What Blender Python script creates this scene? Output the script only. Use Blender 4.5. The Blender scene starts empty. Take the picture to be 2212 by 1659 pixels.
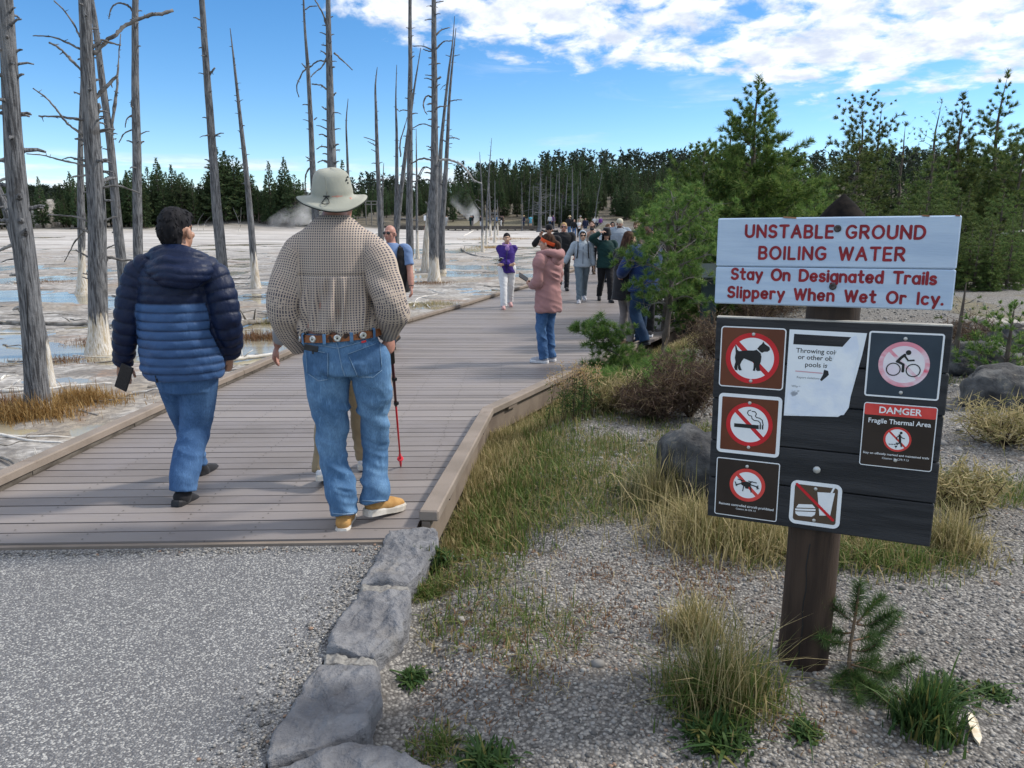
import bpy, math, random
import numpy as np
from mathutils import Vector, Matrix, Quaternion
R = math.radians
SC = bpy.context.scene
COL = SC.collection
rng = np.random.default_rng(7)
random.seed(7)
# ---------------------------------------------------------------- camera, world, sun, exposure
CH = 1.6; PITCH = 11.96; FPX = 1650.0; PW, PH = 2212.0, 1659.0
cam_d = bpy.data.cameras.new('camera'); cam = bpy.data.objects.new('camera', cam_d); COL.objects.link(cam)
cam.location = (0, 0, CH); cam.rotation_euler = (R(90 - PITCH), 0, 0)
cam_d.sensor_width = 36; cam_d.lens = 36 * FPX / PW; cam_d.clip_end = 3000; cam_d.clip_start = .05
SC.camera = cam
SUN_AZ, SUN_EL = 76.0, 42.0          # azimuth clockwise from +Y
SC.view_settings.view_transform = 'Standard'; SC.view_settings.look = 'None'
SC.view_settings.exposure = 0.66; SC.view_settings.gamma = 1
SC.cycles.max_bounces = 6; SC.cycles.transparent_max_bounces = 12; SC.cycles.volume_bounces = 4
sd = bpy.data.lights.new('sun', 'SUN'); sun = bpy.data.objects.new('sun', sd); COL.objects.link(sun)
sd.energy = 2.5; sd.angle = R(6); sd.color = (1, .945, .86)
sv = Vector((math.sin(R(SUN_AZ)) * math.cos(R(SUN_EL)), math.cos(R(SUN_AZ)) * math.cos(R(SUN_EL)), math.sin(R(SUN_EL))))
sun.rotation_euler = sv.to_track_quat('Z', 'Y').to_euler(); sun.location = sv * 60
W = bpy.data.worlds.new('World'); SC.world = W; W.use_nodes = True

class NT:
    """small wrapper to write node trees shortly"""
    def __init__(s, tree):
        s.t = tree; s.n = tree.nodes; s.l = tree.links
    def new(s, typ, **kw):
        n = s.n.new(typ)
        for k, v in kw.items():
            setattr(n, k, v)
        return n
    def put(s, sock, v):
        if isinstance(v, bpy.types.NodeSocket): s.l.new(v, sock)
        elif isinstance(v, (tuple, list)) and hasattr(sock.default_value, '__len__'):
            v = tuple(v); L = len(sock.default_value)
            sock.default_value = v + (1.0,) if (L == 4 and len(v) == 3) else v
        else: sock.default_value = v
    def math(s, op, a, b=0.0, c=None, clamp=False):
        n = s.new('ShaderNodeMath', operation=op); n.use_clamp = clamp
        s.put(n.inputs[0], a); s.put(n.inputs[1], b)
        if c is not None: s.put(n.inputs[2], c)
        return n.outputs[0]
    def mix(s, f, a, b, mode='MIX'):
        n = s.new('ShaderNodeMix', data_type='RGBA', blend_type=mode)
        s.put(n.inputs[0], f); s.put(n.inputs[6], a); s.put(n.inputs[7], b)
        return n.outputs[2]
    def ramp(s, f, a, b, lo=0.0, hi=1.0):
        n = s.new('ShaderNodeMapRange', interpolation_type='SMOOTHSTEP')
        s.put(n.inputs[0], f); s.put(n.inputs[1], a); s.put(n.inputs[2], b); s.put(n.inputs[3], lo); s.put(n.inputs[4], hi)
        return n.outputs[0]
    def noise(s, vec, scale, detail=5, rough=.55, dist=0.0, out='Fac'):
        n = s.new('ShaderNodeTexNoise')
        if vec is not None: s.put(n.inputs['Vector'], vec)
        s.put(n.inputs['Scale'], scale); s.put(n.inputs['Detail'], detail); s.put(n.inputs['Roughness'], rough); s.put(n.inputs['Distortion'], dist)
        return n.outputs[out]
    def vor(s, vec, scale, feature='F1', out='Distance', rand=1.0):
        n = s.new('ShaderNodeTexVoronoi', feature=feature)
        if vec is not None: s.put(n.inputs['Vector'], vec)
        s.put(n.inputs['Scale'], scale); s.put(n.inputs['Randomness'], rand)
        return n.outputs[out]
    def mapping(s, vec, scale=(1, 1, 1), rot=(0, 0, 0), loc=(0, 0, 0)):
        n = s.new('ShaderNodeMapping'); s.put(n.inputs[0], vec); s.put(n.inputs['Scale'], scale); s.put(n.inputs['Rotation'], rot); s.put(n.inputs['Location'], loc)
        return n.outputs[0]
    def sep(s, v):
        n = s.new('ShaderNodeSeparateXYZ'); s.put(n.inputs[0], v); return n.outputs
    def comb(s, x, y, z=0.0):
        n = s.new('ShaderNodeCombineXYZ'); s.put(n.inputs[0], x); s.put(n.inputs[1], y); s.put(n.inputs[2], z); return n.outputs[0]
    def attr(s, name, out='Color'):
        n = s.new('ShaderNodeAttribute'); n.attribute_name = name; return n.outputs[out]
    def bump(s, h, strength=.5, dist=.01, normal=None):
        n = s.new('ShaderNodeBump'); s.put(n.inputs['Strength'], strength); s.put(n.inputs['Distance'], dist); s.put(n.inputs['Height'], h)
        if normal is not None: s.put(n.inputs['Normal'], normal)
        return n.outputs[0]

# sky with procedural clouds (world shader, laid out by direction)
w = NT(W.node_tree); w.n.clear()
sky = w.new('ShaderNodeTexSky', sky_type='NISHITA'); sky.sun_disc = False
sky.sun_elevation = R(SUN_EL); sky.sun_rotation = R(SUN_AZ); sky.altitude = 2200; sky.air_density = 1.0; sky.dust_density = .5; sky.ozone_density = 2.0
tc = w.new('ShaderNodeTexCoord').outputs['Generated']
sx, sy_, sz = w.sep(tc)
el = w.math('DIVIDE', sz, w.math('MAXIMUM', w.math('SQRT', w.math('ADD', w.math('MULTIPLY', sx, sx), w.math('MULTIPLY', sy_, sy_))), .01))
az = w.math('ARCTAN2', sx, sy_)
cv = w.comb(w.math('MULTIPLY', az, 4.2), w.math('MULTIPLY', w.math('DIVIDE', el, w.math('ADD', el, .16)), 8.0), 0)
big = w.noise(cv, 1.6, 7, .6, .3)
pf = w.noise(w.mapping(cv, loc=(3.3, 1.7, 0)), 4.2, 8, .58, .25)
# cloud bank: its ragged lower rim climbs towards the left
rim = w.math('ADD', w.ramp(az, .45, -.16, .125, .20), w.ramp(az, -.16, -.34, 0, .16))
bank = w.ramp(w.math('SUBTRACT', el, rim), -.055, .06, -.62, .17)
den = w.math('ADD', w.math('ADD', w.math('MULTIPLY', pf, 1.25), w.math('MULTIPLY', big, .75)), bank)
cl = w.ramp(den, .90, 1.20)
hor = w.noise(w.comb(w.math('MULTIPLY', az, 3.0), w.math('MULTIPLY', el, 38), 4.0), 1.6, 5, .5, .4)
lowband = w.math('MULTIPLY', w.ramp(hor, .45, .60), w.math('MULTIPLY', w.ramp(el, .0, .03), w.ramp(el, .085, .055)))
wisp = w.noise(w.comb(w.math('MULTIPLY', az, 3.2), w.math('MULTIPLY', el, 19), 9.0), 1.5, 6, .6, .6)
wis = w.math('MULTIPLY', w.ramp(wisp, .54, .78, 0, .38), w.math('MULTIPLY', w.ramp(el, .06, .12), w.ramp(az, -.3, .15)))
cov = w.math('MAXIMUM', w.math('MAXIMUM', cl, w.math('MULTIPLY', lowband, .8)), wis)
hs = w.new('ShaderNodeHueSaturation'); w.put(hs.inputs['Color'], sky.outputs[0]); w.put(hs.inputs['Saturation'], 1.30); w.put(hs.inputs['Value'], 1.1)
tone = w.noise(w.mapping(cv, loc=(8, 3, 1)), 5.0, 6, .6, .2)
ccol = w.mix(w.ramp(tone, .3, .68), (4.3, 4.8, 5.8), (7.3, 7.5, 7.8))
skc = w.mix(cov, hs.outputs[0], ccol)
bg = w.new('ShaderNodeBackground'); w.put(bg.inputs[0], skc); w.put(bg.inputs[1], .105)
wo = w.new('ShaderNodeOutputWorld'); w.l.new(bg.outputs[0], wo.inputs[0])

# ---------------------------------------------------------------- measuring: a photo pixel (in a 2212 x 1659 frame) to a place
_c, _s = math.cos(R(PITCH)), math.sin(R(PITCH))
def ray(px, py):
    u = (px - PW / 2) / FPX; v = (PH / 2 - py) / FPX
    return np.array([u, _c + v * _s, -_s + v * _c])
def atY(px, py, Y):
    r = ray(px, py); return np.array([0, 0, CH]) + r * (Y / r[1])
def hit(px, py, f, tmax=400.):
    r = ray(px, py); t = np.geomspace(.8, tmax, 9000); P = np.array([0, 0, CH]) + t[:, None] * r
    k = np.nonzero(P[:, 2] < f(P[:, 0], P[:, 1]))[0]
    return P[k[0]] if len(k) else P[-1]

# ---------------------------------------------------------------- numpy noise
def _h(i, j, k, seed):
    n = (i * 374761393 + j * 668265263 + k * 2147483647 + seed * 974634777) & 0xffffffff
    n = ((n ^ (n >> 13)) * 1274126177) & 0xffffffff
    n = n ^ (n >> 16)
    return (n & 0xffff) / 32767.5 - 1.0
def vnoise(P, seed=0):
    P = np.asarray(P, float); f = np.floor(P); I = f.astype(np.int64); t = P - f; t = t * t * (3 - 2 * t)
    r = 0
    for a in (0, 1):
        for b in (0, 1):
            for c in (0, 1):
                wgt = (t[:, 0] if a else 1 - t[:, 0]) * (t[:, 1] if b else 1 - t[:, 1]) * (t[:, 2] if c else 1 - t[:, 2])
                r = r + wgt * _h(I[:, 0] + a, I[:, 1] + b, I[:, 2] + c, seed)
    return r
def fbm(P, octaves=4, seed=0, gain=.5):
    P = np.asarray(P, float); r = 0; a = 1.0
    for o in range(octaves):
        r = r + a * vnoise(P * 2 ** o + o * 17.3, seed + o); a *= gain
    return r
def P2(x, y, z=0.0): return np.stack([np.asarray(x, float), np.asarray(y, float), np.zeros_like(np.asarray(x, float)) + z], -1)
def sst(a, b, x):
    t = np.clip((np.asarray(x, float) - a) / (b - a), 0, 1); return t * t * (3 - 2 * t)

# ---------------------------------------------------------------- object helpers
def tag(o, label=None, cat=None, group=None, kind=None):
    if label: o['label'] = label
    if cat: o['category'] = cat
    if group: o['group'] = group
    if kind: o['kind'] = kind
    return o
def empty(name, loc, label=None, cat=None, group=None, rz=0, kind=None):
    o = bpy.data.objects.new(name, None); COL.objects.link(o); o.location = tuple(float(v) for v in loc); o.rotation_euler = (0, 0, rz)
    o.empty_display_size = .1
    return tag(o, label, cat, group, kind)
def link(name, me, mats=None, parent=None, loc=None):
    o = bpy.data.objects.new(name, me); COL.objects.link(o)
    if mats is not None:
        for m in (mats if isinstance(mats, (list, tuple)) else [mats]): me.materials.append(m)
    if parent is not None: o.parent = parent
    if loc is not None: o.location = tuple(float(v) for v in loc)
    return o
def copy_tree(o, parent=None):
    c = o.copy(); COL.objects.link(c)
    if parent is not None: c.parent = parent
    for ch in list(o.children): copy_tree(ch, c)
    return c
def np_mesh(name, V, F, smooth=False, mi=None):
    """V n x 3, F m x k (k = 3 or 4) or list of such arrays"""
    Fs = [f for f in (F if isinstance(F, list) else [F]) if len(f)]
    me = bpy.data.meshes.new(name); V = np.ascontiguousarray(V, dtype=np.float32)
    me.vertices.add(len(V)); me.vertices.foreach_set('co', V.ravel())
    nl = sum(f.size for f in Fs); nf = sum(len(f) for f in Fs)
    me.loops.add(nl); me.polygons.add(nf)
    me.loops.foreach_set('vertex_index', np.concatenate([f.ravel() for f in Fs]).astype(np.int32))
    ls = []; off = 0
    for f in Fs:
        ls.append(off + np.arange(len(f)) * f.shape[1]); off += f.size
    me.polygons.foreach_set('loop_start', np.concatenate(ls).astype(np.int32))
    if smooth: me.polygons.foreach_set('use_smooth', np.ones(nf, bool))
    if mi is not None: me.polygons.foreach_set('material_index', np.asarray(mi, np.int32))
    me.update(calc_edges=True); me.validate()
    return me
def set_attr(me, name, data, typ='FLOAT_COLOR'):
    a = me.attributes.new(name, typ, 'POINT'); d = np.asarray(data, np.float32)
    if typ == 'FLOAT_COLOR':
        if d.shape[1] == 3: d = np.concatenate([d, np.ones((len(d), 1), np.float32)], 1)
        a.data.foreach_set('color', d.ravel())
    elif typ == 'FLOAT_VECTOR': a.data.foreach_set('vector', d.ravel())
    else: a.data.foreach_set('value', d.ravel())

class MB:
    """collects shapes into one mesh"""
    def __init__(s): s.v = []; s.f = []; s.m = []; s.sm = []
    def add(s, V, F, mi=0, smooth=False):
        o = len(s.v); s.v.extend(tuple(map(float, p)) for p in V)
        for f in F: s.f.append(tuple(i + o for i in f)); s.m.append(mi); s.sm.append(smooth)
    def box(s, c, size, rot=None, mi=0, bev=0.0):
        hx, hy, hz = (d / 2 for d in size); V = []
        if bev <= 0:
            V = [Vector((x, y, z)) for x in (-hx, hx) for y in (-hy, hy) for z in (-hz, hz)]
            F = [(0, 1, 3, 2), (4, 6, 7, 5), (0, 4, 5, 1), (2, 3, 7, 6), (0, 2, 6, 4), (1, 5, 7, 3)]
        else:
            b = bev; idx = {}
            for ax, (sx2, sy2, sz2) in enumerate([(0, b, b), (b, 0, b), (b, b, 0)]):
                for i in (-1, 1):
                    for j in (-1, 1):
                        for k in (-1, 1):
                            idx[(ax, i, j, k)] = len(V); V.append(Vector((i * (hx - sx2), j * (hy - sy2), k * (hz - sz2))))
            F = []
            q = [(-1, -1), (1, -1), (1, 1), (-1, 1)]
            for sgn in (-1, 1):
                F.append([idx[(0, sgn, a, c)] for a, c in q][::sgn]); F.append([idx[(1, a, sgn, c)] for a, c in q][::-sgn]); F.append([idx[(2, a, c, sgn)] for a, c in q][::sgn])
            for i in (-1, 1):
                for j in (-1, 1):
                    F.append([idx[(0, i, j, -1)], idx[(0, i, j, 1)], idx[(1, i, j, 1)], idx[(1, i, j, -1)]][::-i * j or 1])
                    F.append([idx[(1, -1, i, j)], idx[(1, 1, i, j)], idx[(2, 1, i, j)], idx[(2, -1, i, j)]][::-i * j or 1])
                    F.append([idx[(0, i, -1, j)], idx[(0, i, 1, j)], idx[(2, i, 1, j)], idx[(2, i, -1, j)]][::i * j or 1])
                    for k in (-1, 1):
                        F.append([idx[(0, i, j, k)], idx[(1, i, j, k)], idx[(2, i, j, k)]][::i * j * k])
        M = rot.to_3x3() if rot is not None else None
        V = [(M @ p if M else p) + Vector(c) for p in V]
        s.add(V, F, mi)
    def tube(s, pts, rad, n=8, mi=0, smooth=True, cap=True, flat=None):
        pts = [Vector(p) for p in pts]; L = len(pts)
        rad = [rad] * L if isinstance(rad, (int, float)) else rad
        V = []; up = None
        for i, p in enumerate(pts):
            t = (pts[min(i + 1, L - 1)] - pts[max(i - 1, 0)]); t = t.normalized() if t.length > 1e-9 else Vector((0, 0, 1))
            if up is None: up = t.orthogonal().normalized()
            up = (up - t * up.dot(t)); up = up.normalized() if up.length > 1e-6 else t.orthogonal().normalized()
            b = t.cross(up)
            for k in range(n):
                a = 2 * math.pi * k / n
                V.append(p + (up * math.cos(a) + b * math.sin(a) * (flat or 1)) * rad[i])
        F = [(i * n + k, i * n + (k + 1) % n, (i + 1) * n + (k + 1) % n, (i + 1) * n + k) for i in range(L - 1) for k in range(n)]
        s.add(V, F, mi, smooth)
        if cap:
            o = len(s.v) - len(V)
            s.f.append(tuple(o + k for k in range(n))[::-1]); s.m.append(mi); s.sm.append(False)
            s.f.append(tuple(o + (L - 1) * n + k for k in range(n))); s.m.append(mi); s.sm.append(False)
    def prism(s, poly, z0, z1, mi=0, fr=None):
        """outline in (x, z) of a frame, thickness along -y of it: y from z0 to z1"""
        n = len(poly); V = [Vector((x, z0, z)) for x, z in poly] + [Vector((x, z1, z)) for x, z in poly]
        area = sum(poly[i][0] * poly[(i + 1) % n][1] - poly[(i + 1) % n][0] * poly[i][1] for i in range(n))
        f0 = tuple(range(n)); f1 = tuple(range(n, 2 * n))
        F = [f0, f1[::-1]] + [(i, i + n, (i + 1) % n + n, (i + 1) % n) for i in range(n)]
        if area < 0: F = [f[::-1] for f in F]
        if z0 > z1: F = [f[::-1] for f in F]
        if fr is not None: V = [fr @ p for p in V]
        s.add(V, F, mi)
    def ell(s, c, r, rot=None, nu=12, nv=8, mi=0):
        V = [Vector((0, 0, 1))] ; F = []
        for j in range(1, nv):
            th = math.pi * j / nv
            for i in range(nu):
                a = 2 * math.pi * i / nu; V.append(Vector((math.sin(th) * math.cos(a), math.sin(th) * math.sin(a), math.cos(th))))
        V.append(Vector((0, 0, -1))); e = len(V) - 1
        F += [(0, 1 + i, 1 + (i + 1) % nu) for i in range(nu)]
        for j in range(nv - 2):
            a = 1 + j * nu; b = a + nu
            F += [(a + i, b + i, b + (i + 1) % nu, a + (i + 1) % nu) for i in range(nu)]
        a = 1 + (nv - 2) * nu; F += [(a + i, e, a + (i + 1) % nu) for i in range(nu)]
        M = rot.to_3x3() if rot is not None else Matrix.Identity(3)
        r = (r, r, r) if isinstance(r, (int, float)) else r
        V = [M @ Vector((p.x * r[0], p.y * r[1], p.z * r[2])) + Vector(c) for p in V]
        s.add(V, F, mi, True)
    def lathe(s, prof, c=(0, 0, 0), n=32, mi=0, rot=None, sx=1.0, sy=1.0, smooth=True, warp=None):
        V = []; L = len(prof)
        for r, z in prof:
            for k in range(n):
                a = 2 * math.pi * k / n; p = Vector((r * math.cos(a) * sx, r * math.sin(a) * sy, z))
                if warp: p = warp(p, a)
                V.append(p)
        F = [(i * n + k, i * n + (k + 1) % n, (i + 1) * n + (k + 1) % n, (i + 1) * n + k) for i in range(L - 1) for k in range(n)]
        M = rot.to_3x3() if rot is not None else Matrix.Identity(3)
        s.add([M @ p + Vector(c) for p in V], F, mi, smooth)
    def mesh(s, name):
        me = bpy.data.meshes.new(name); me.from_pydata(s.v, [], s.f)
        me.polygons.foreach_set('material_index', s.m); me.polygons.foreach_set('use_smooth', s.sm); me.update()
        return me
    def build(s, name, mats, parent=None, loc=None):
        return link(name, s.mesh(name), mats, parent, loc)

# ---------------------------------------------------------------- materials
def newmat(name):
    m = bpy.data.materials.new(name); m.use_nodes = True
    t = NT(m.node_tree); return m, t, t.n['Principled BSDF']
def pm(name, c1, c2=None, scale=8, rough=.75, bump=0.0, bscale=60, detail=5, spec=.35, stretch=(1, 1, 1), lo=.35, hi=.65, metal=0.0, bdist=.004, sheen=0.0, c3=None, c3scale=40, c3lo=.6, c3hi=.7):
    m, t, b = newmat(name); v = t.new('ShaderNodeTexCoord').outputs['Object']
    if stretch != (1, 1, 1): v = t.mapping(v, stretch)
    c = c1
    if c2 is not None: c = t.mix(t.ramp(t.noise(v, scale, detail), lo, hi), c1, c2)
    if c3 is not None: c = t.mix(t.ramp(t.noise(v, c3scale, 4), c3lo, c3hi), c, c3)
    t.put(b.inputs['Base Color'], c); b.inputs['Roughness'].default_value = rough; b.inputs['Metallic'].default_value = metal
    b.inputs['Specular IOR Level'].default_value = spec
    if sheen: b.inputs['Sheen Weight'].default_value = sheen; b.inputs['Sheen Roughness'].default_value = .4
    if bump: t.put(b.inputs['Normal'], t.bump(t.noise(v, bscale, 6, .6), bump, bdist))
    return m
def smooth_path(P, n):
    P = np.asarray(P, float); d = np.r_[0, np.cumsum(np.linalg.norm(np.diff(P, axis=0), axis=1))]
    if len(P) < 3: 
        tt = np.linspace(0, d[-1], n); return np.stack([np.interp(tt, d, P[:, k]) for k in range(P.shape[1])], -1)
    # catmull-rom through the points
    tt = np.linspace(0, d[-1], n); out = []
    m_ = np.gradient(P, d, axis=0)
    for q in tt:
        i = min(np.searchsorted(d, q, 'right') - 1, len(P) - 2); h = d[i + 1] - d[i]; s = (q - d[i]) / h
        out.append((2 * s ** 3 - 3 * s ** 2 + 1) * P[i] + (s ** 3 - 2 * s ** 2 + s) * h * m_[i] + (-2 * s ** 3 + 3 * s ** 2) * P[i + 1] + (s ** 3 - s ** 2) * h * m_[i + 1])
    return np.array(out)
# ---------------------------------------------------------------- shape of the land
LY = np.array([3.3, 4.39, 6.66, 10.35, 13.91, 16.64, 19.68, 21.97, 25.77, 27.75, 31.93, 35.0, 50.3, 62, 78.6, 92, 112])
LX = np.array([-3.1, -3.1, -3.1, -2.96, -1.81, -1.04, -.17, .66, 1.64, 2.27, 3.67, 3.8, 4.15, 4.2, 4.8, 5.5, 5.5])
RY = np.array([3.3, 3.9, 6.47, 8.67, 13.7, 18.0, 24, 30, 36, 50, 62, 78.6, 92, 112])
RX = np.array([-.52, -.50, -.27, .66, 3.12, 4.62, 5.6, 6.4, 7.2, 7.8, 8.0, 8.9, 9.4, 9.4])
def xL(y): return np.interp(y, LY, LX)
def xR(y): return np.interp(y, RY, RX)
def zdeck(y): return np.interp(y, [3.5, 10, 17, 25, 35, 67, 112], [.03, -.17, -.22, -.17, -.02, .42, 1.05])
def zwater(x, y): return np.interp(np.hypot(x, y), [0, 15, 105, 400], [-.56, -.56, .6, .6])
def gz(x, y, detail=True):
    x = np.asarray(x, float); y = np.asarray(y, float); sh = x.shape; x = x.ravel(); y = y.ravel()
    zw = zwater(x, y)
    far = np.hypot(x, y)
    b = zw.copy()
    if detail:
        b = b + .005 + .050 * fbm(P2(x * .42, y * .62), 3, 3) + .020 * fbm(P2(x * 2.1, y * 3.0), 3, 5)
        b = b + .03 * sst(22, 60, far) * (1 + .5 * vnoise(P2(x * .05, y * .09), 9)) 
        b = b + .10 * np.exp(-np.maximum(xL(y) - x, 0) / .35) * (y > 3) * sst(3.2, 6, y)
    # banks and hills behind the basin
    sh_far = 103 + 5 * vnoise(P2(x * .03, y * 0), 21)
    rise = np.maximum(far - sh_far, 0)
    hill = np.where(x < -14, np.minimum(rise * .03, 8), np.minimum(rise * .066, 12))
    hill = hill + sst(0, 12, rise) * (.9 * vnoise(P2(x * .08, y * .08), 4) + .5)
    b = b + hill
    # right-hand land
    l = np.interp(y, [-5, 3, 10, 20, 40, 100, 300], [.0, .0, -.12, -.1, .25, 1.6, 18])
    l = l + sst(2.0, 9, x) * .22 * sst(2, 8, y)
    if detail: l = l + .02 * fbm(P2(x * 1.3, y * 1.3), 3, 8)
    # underneath the deck it stays low, next to the stones too
    und = np.minimum(zdeck(y) - .30, l)
    l = np.where(y > 3.55, und + (l - und) * sst(0.02, .9, x - xR(y)), l)
    l = l - .07 * np.exp(-((x + .38) / .18) ** 2) * sst(3.7, 3.3, y)
    l = np.where((y < 3.6) & (x < -.55), np.minimum(l, -.03), l)
    mid = np.where(y < 3.6, -3.35, xL(y) + .55)
    s_ = sst(0, np.where(y < 34, .5, 2.5), x - mid)
    z = b + (l - b) * s_
    return z.reshape(sh)
def gz1(x, y): return float(gz(np.array([x]), np.array([y]))[0])
def onland(px, py): return hit(px, py, lambda x, y: gz(x, y))
def ondeck(px, py): return hit(px, py, lambda x, y: zdeck(y))

# ---------------------------------------------------------------- ground sheet
na, nr = 300, 330
aa = np.radians(np.linspace(-118, 118, na)); rr = np.geomspace(.35, 520, nr)
Xg = (rr[:, None] * np.sin(aa)[None]).ravel(); Yg = (rr[:, None] * np.cos(aa)[None]).ravel() + .2
Zg = gz(Xg, Yg)
I, J = np.meshgrid(np.arange(nr - 1), np.arange(na - 1), indexing='ij'); q = (I * na + J).ravel()
gme = np_mesh('ground', np.stack([Xg, Yg, Zg], -1), np.stack([q, q + 1, q + na + 1, q + na], -1), True)
mid = np.where(Yg < 3.6, -3.35, xL(Yg) + .55)
basin = 1 - sst(-.1, .5, Xg - mid)
farr = np.hypot(Xg, Yg)
basin = basin * (1 - sst(101, 108, farr + 5 * vnoise(P2(Xg * .05, Yg * .05), 31)))
def veg_density(x, y):
    """0 bare gravel .. 1 grass, on the right-hand land"""
    d = x - xR(y)
    v = .40 + .62 * fbm(P2(x * 1.15, y * 1.15), 4, 41)
    v = v + .75 * np.exp(-np.maximum(d, 0) / .35) * (y > 3.2) + .5 * sst(6.3, 7.6, y) * sst(4.5, 2.2, x) - .35 * sst(3.4, 2.4, y) - .25 * sst(1.3, 2.2, x) * sst(9, 7, y)
    v = v + .6 * np.exp(-(((x - 1.5) / .8) ** 2 + ((y - 3.6) / .5) ** 2))
    return np.clip(v, 0, 1)
veg = veg_density(Xg, Yg); forest = np.maximum(sst(17, 24, Yg) * (1 - basin) * sst(6, 10, Xg - xR(Yg) + 6), np.where(Xg < -13, sst(101, 106, farr), np.where(Xg > 5, sst(99, 107, farr), sst(118, 127, farr))))
set_attr(gme, 'zone', np.stack([basin, veg, forest], -1))
m, t, b = newmat('ground_soil')
pos = t.new('ShaderNodeNewGeometry').outputs['Position']
zr, zg, zb = t.sep(t.attr('zone', 'Vector'))
# basin: white and grey mineral crust, tan mats, rusty patches
n1 = t.noise(pos, .35, 6, .6, .5); n2 = t.noise(t.mapping(pos, (1, 1.6, 1)), 1.3, 7, .62, .6); n3 = t.noise(pos, 9, 6, .65)
crust = t.mix(t.ramp(n2, .34, .62), (.19, .17, .15), (.52, .50, .475))
crust = t.mix(t.ramp(n1, .44, .66), crust, (.33, .28, .22))
crust = t.mix(t.math('MULTIPLY', t.ramp(t.noise(pos, .8, 5, .6, .8), .57, .66), .6), crust, (.26, .15, .085))
crust = t.mix(t.ramp(n3, .36, .62, 0, .65), crust, (.12, .108, .10))
px_, py_, pz_ = t.sep(pos)
crust = t.mix(t.ramp(py_, 30, 62, 0, .75), crust, t.mix(t.ramp(t.noise(t.mapping(pos, (.05, .35, 1)), 1.5, 6, .6, .3), .32, .66), (.30, .275, .255), (.60, .57, .54)))
wet = t.ramp(n2, .30, .52)
# gravel: crushed stone with pale chips
vc = t.vor(pos, 75, out='Color'); vd = t.vor(pos, 75)
r0 = t.sep(vc)[0]
grav = t.mix(t.ramp(r0, 0, 1), (.10, .094, .088), (.28, .265, .247))
grav = t.mix(t.ramp(t.sep(vc)[1], .82, .86), grav, (.36, .34, .31))
grav = t.mix(t.ramp(vd, .35, .75, 0, .55), grav, (.045, .042, .04))
grav = t.mix(t.ramp(t.noise(pos, 1.1, 5, .6), .45, .7, 0, .45), grav, (.14, .115, .09))
grass = t.mix(t.ramp(t.noise(pos, 7, 6, .65), .35, .65), (.085, .08, .04), (.20, .165, .09))
land = t.mix(t.math('MULTIPLY', t.ramp(t.math('ADD', zg, t.math('MULTIPLY', t.math('SUBTRACT', n3, .5), .9)), .45, .75), .75), grav, grass)
fl = t.mix(t.ramp(t.noise(pos, .5, 6, .6), .4, .6), (.05, .043, .03), (.12, .10, .07))
land = t.mix(zb, land, fl)
t.put(b.inputs['Base Color'], t.mix(zr, land, crust))
t.put(b.inputs['Roughness'], t.math('ADD', t.math('MULTIPLY', zr, t.math('SUBTRACT', t.math('MULTIPLY', wet, .3), .33)), .9))
b.inputs['Specular IOR Level'].default_value = .35
hgt = t.mix(zr, t.math('MULTIPLY', t.math('SUBTRACT', 1.0, vd), 1.0), t.math('ADD', n3, t.noise(pos, 40, 4)))
t.put(b.inputs['Normal'], t.bump(hgt, .8, .012))
M_GROUND = m
tag(link('ground', gme, m), kind='structure')

# shallow run-off water, a sheet that the ground breaks through
na2, nr2 = 120, 150
aa = np.radians(np.linspace(-100, 30, na2)); rr = np.geomspace(2.5, 101, nr2)
X = (rr[:, None] * np.sin(aa)[None]).ravel(); Y = (rr[:, None] * np.cos(aa)[None]).ravel()
I, J = np.meshgrid(np.arange(nr2 - 1), np.arange(na2 - 1), indexing='ij'); q = (I * na2 + J).ravel()
keep = (X < xL(np.maximum(Y, 3.3)) + .4); F = np.stack([q, q + 1, q + na2 + 1, q + na2], -1); F = F[keep[F].all(1)]
wme = np_mesh('water', np.stack([X, Y, zwater(X, Y)], -1), F, True)
m, t, b = newmat('shallow_water'); pos = t.new('ShaderNodeNewGeometry').outputs['Position']
nn = t.noise(pos, .9, 5, .6, .6)
t.put(b.inputs['Base Color'], t.mix(t.ramp(nn, .4, .62), (.27, .235, .17), (.36, .32, .22)))
b.inputs['Roughness'].default_value = .12; b.inputs['IOR'].default_value = 1.33; b.inputs['Specular IOR Level'].default_value = .62
t.put(b.inputs['Normal'], t.bump(t.noise(t.mapping(pos, (1, 2.2, 1)), 9, 3, .5), .09, .02))
tag(link('water', wme, m), kind='structure')

# ---------------------------------------------------------------- asphalt apron with stone chips
m, t, b = newmat('chip_seal_asphalt'); pos = t.new('ShaderNodeNewGeometry').outputs['Position']
pw = t.mix(.5, pos, t.noise(pos, 30, 2, out='Color')); pv = t.mapping(pos, (1, 1.25, 1))
c1 = t.vor(pv, 115, out='Color'); d1 = t.vor(pv, 115); c2 = t.vor(pv, 150, out='Color')
a, a2, a3 = t.sep(c1)
col = t.mix(t.ramp(a, 0, 1), (.11, .108, .112), (.21, .208, .212))
col = t.mix(t.ramp(a2, .80, .86), col, t.mix(a3, (.30, .295, .285), (.46, .45, .43)))
col = t.mix(t.ramp(t.sep(c2)[0], .86, .9), col, (.5, .49, .46))
col = t.mix(t.ramp(d1, .42, .72, 0, .5), col, (.08, .078, .08))
col = t.mix(t.ramp(t.noise(pos, 1.6, 5, .6), .4, .68, 0, .35), col, (.12, .117, .12))
t.put(b.inputs['Base Color'], col); b.inputs['Roughness'].default_value = .82
t.put(b.inputs['Normal'], t.bump(t.math('MULTIPLY', t.math('SUBTRACT', .75, d1), t.math('ADD', .4, a)), .75, .008))
M_ASPH = m
mb = MB()
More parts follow.
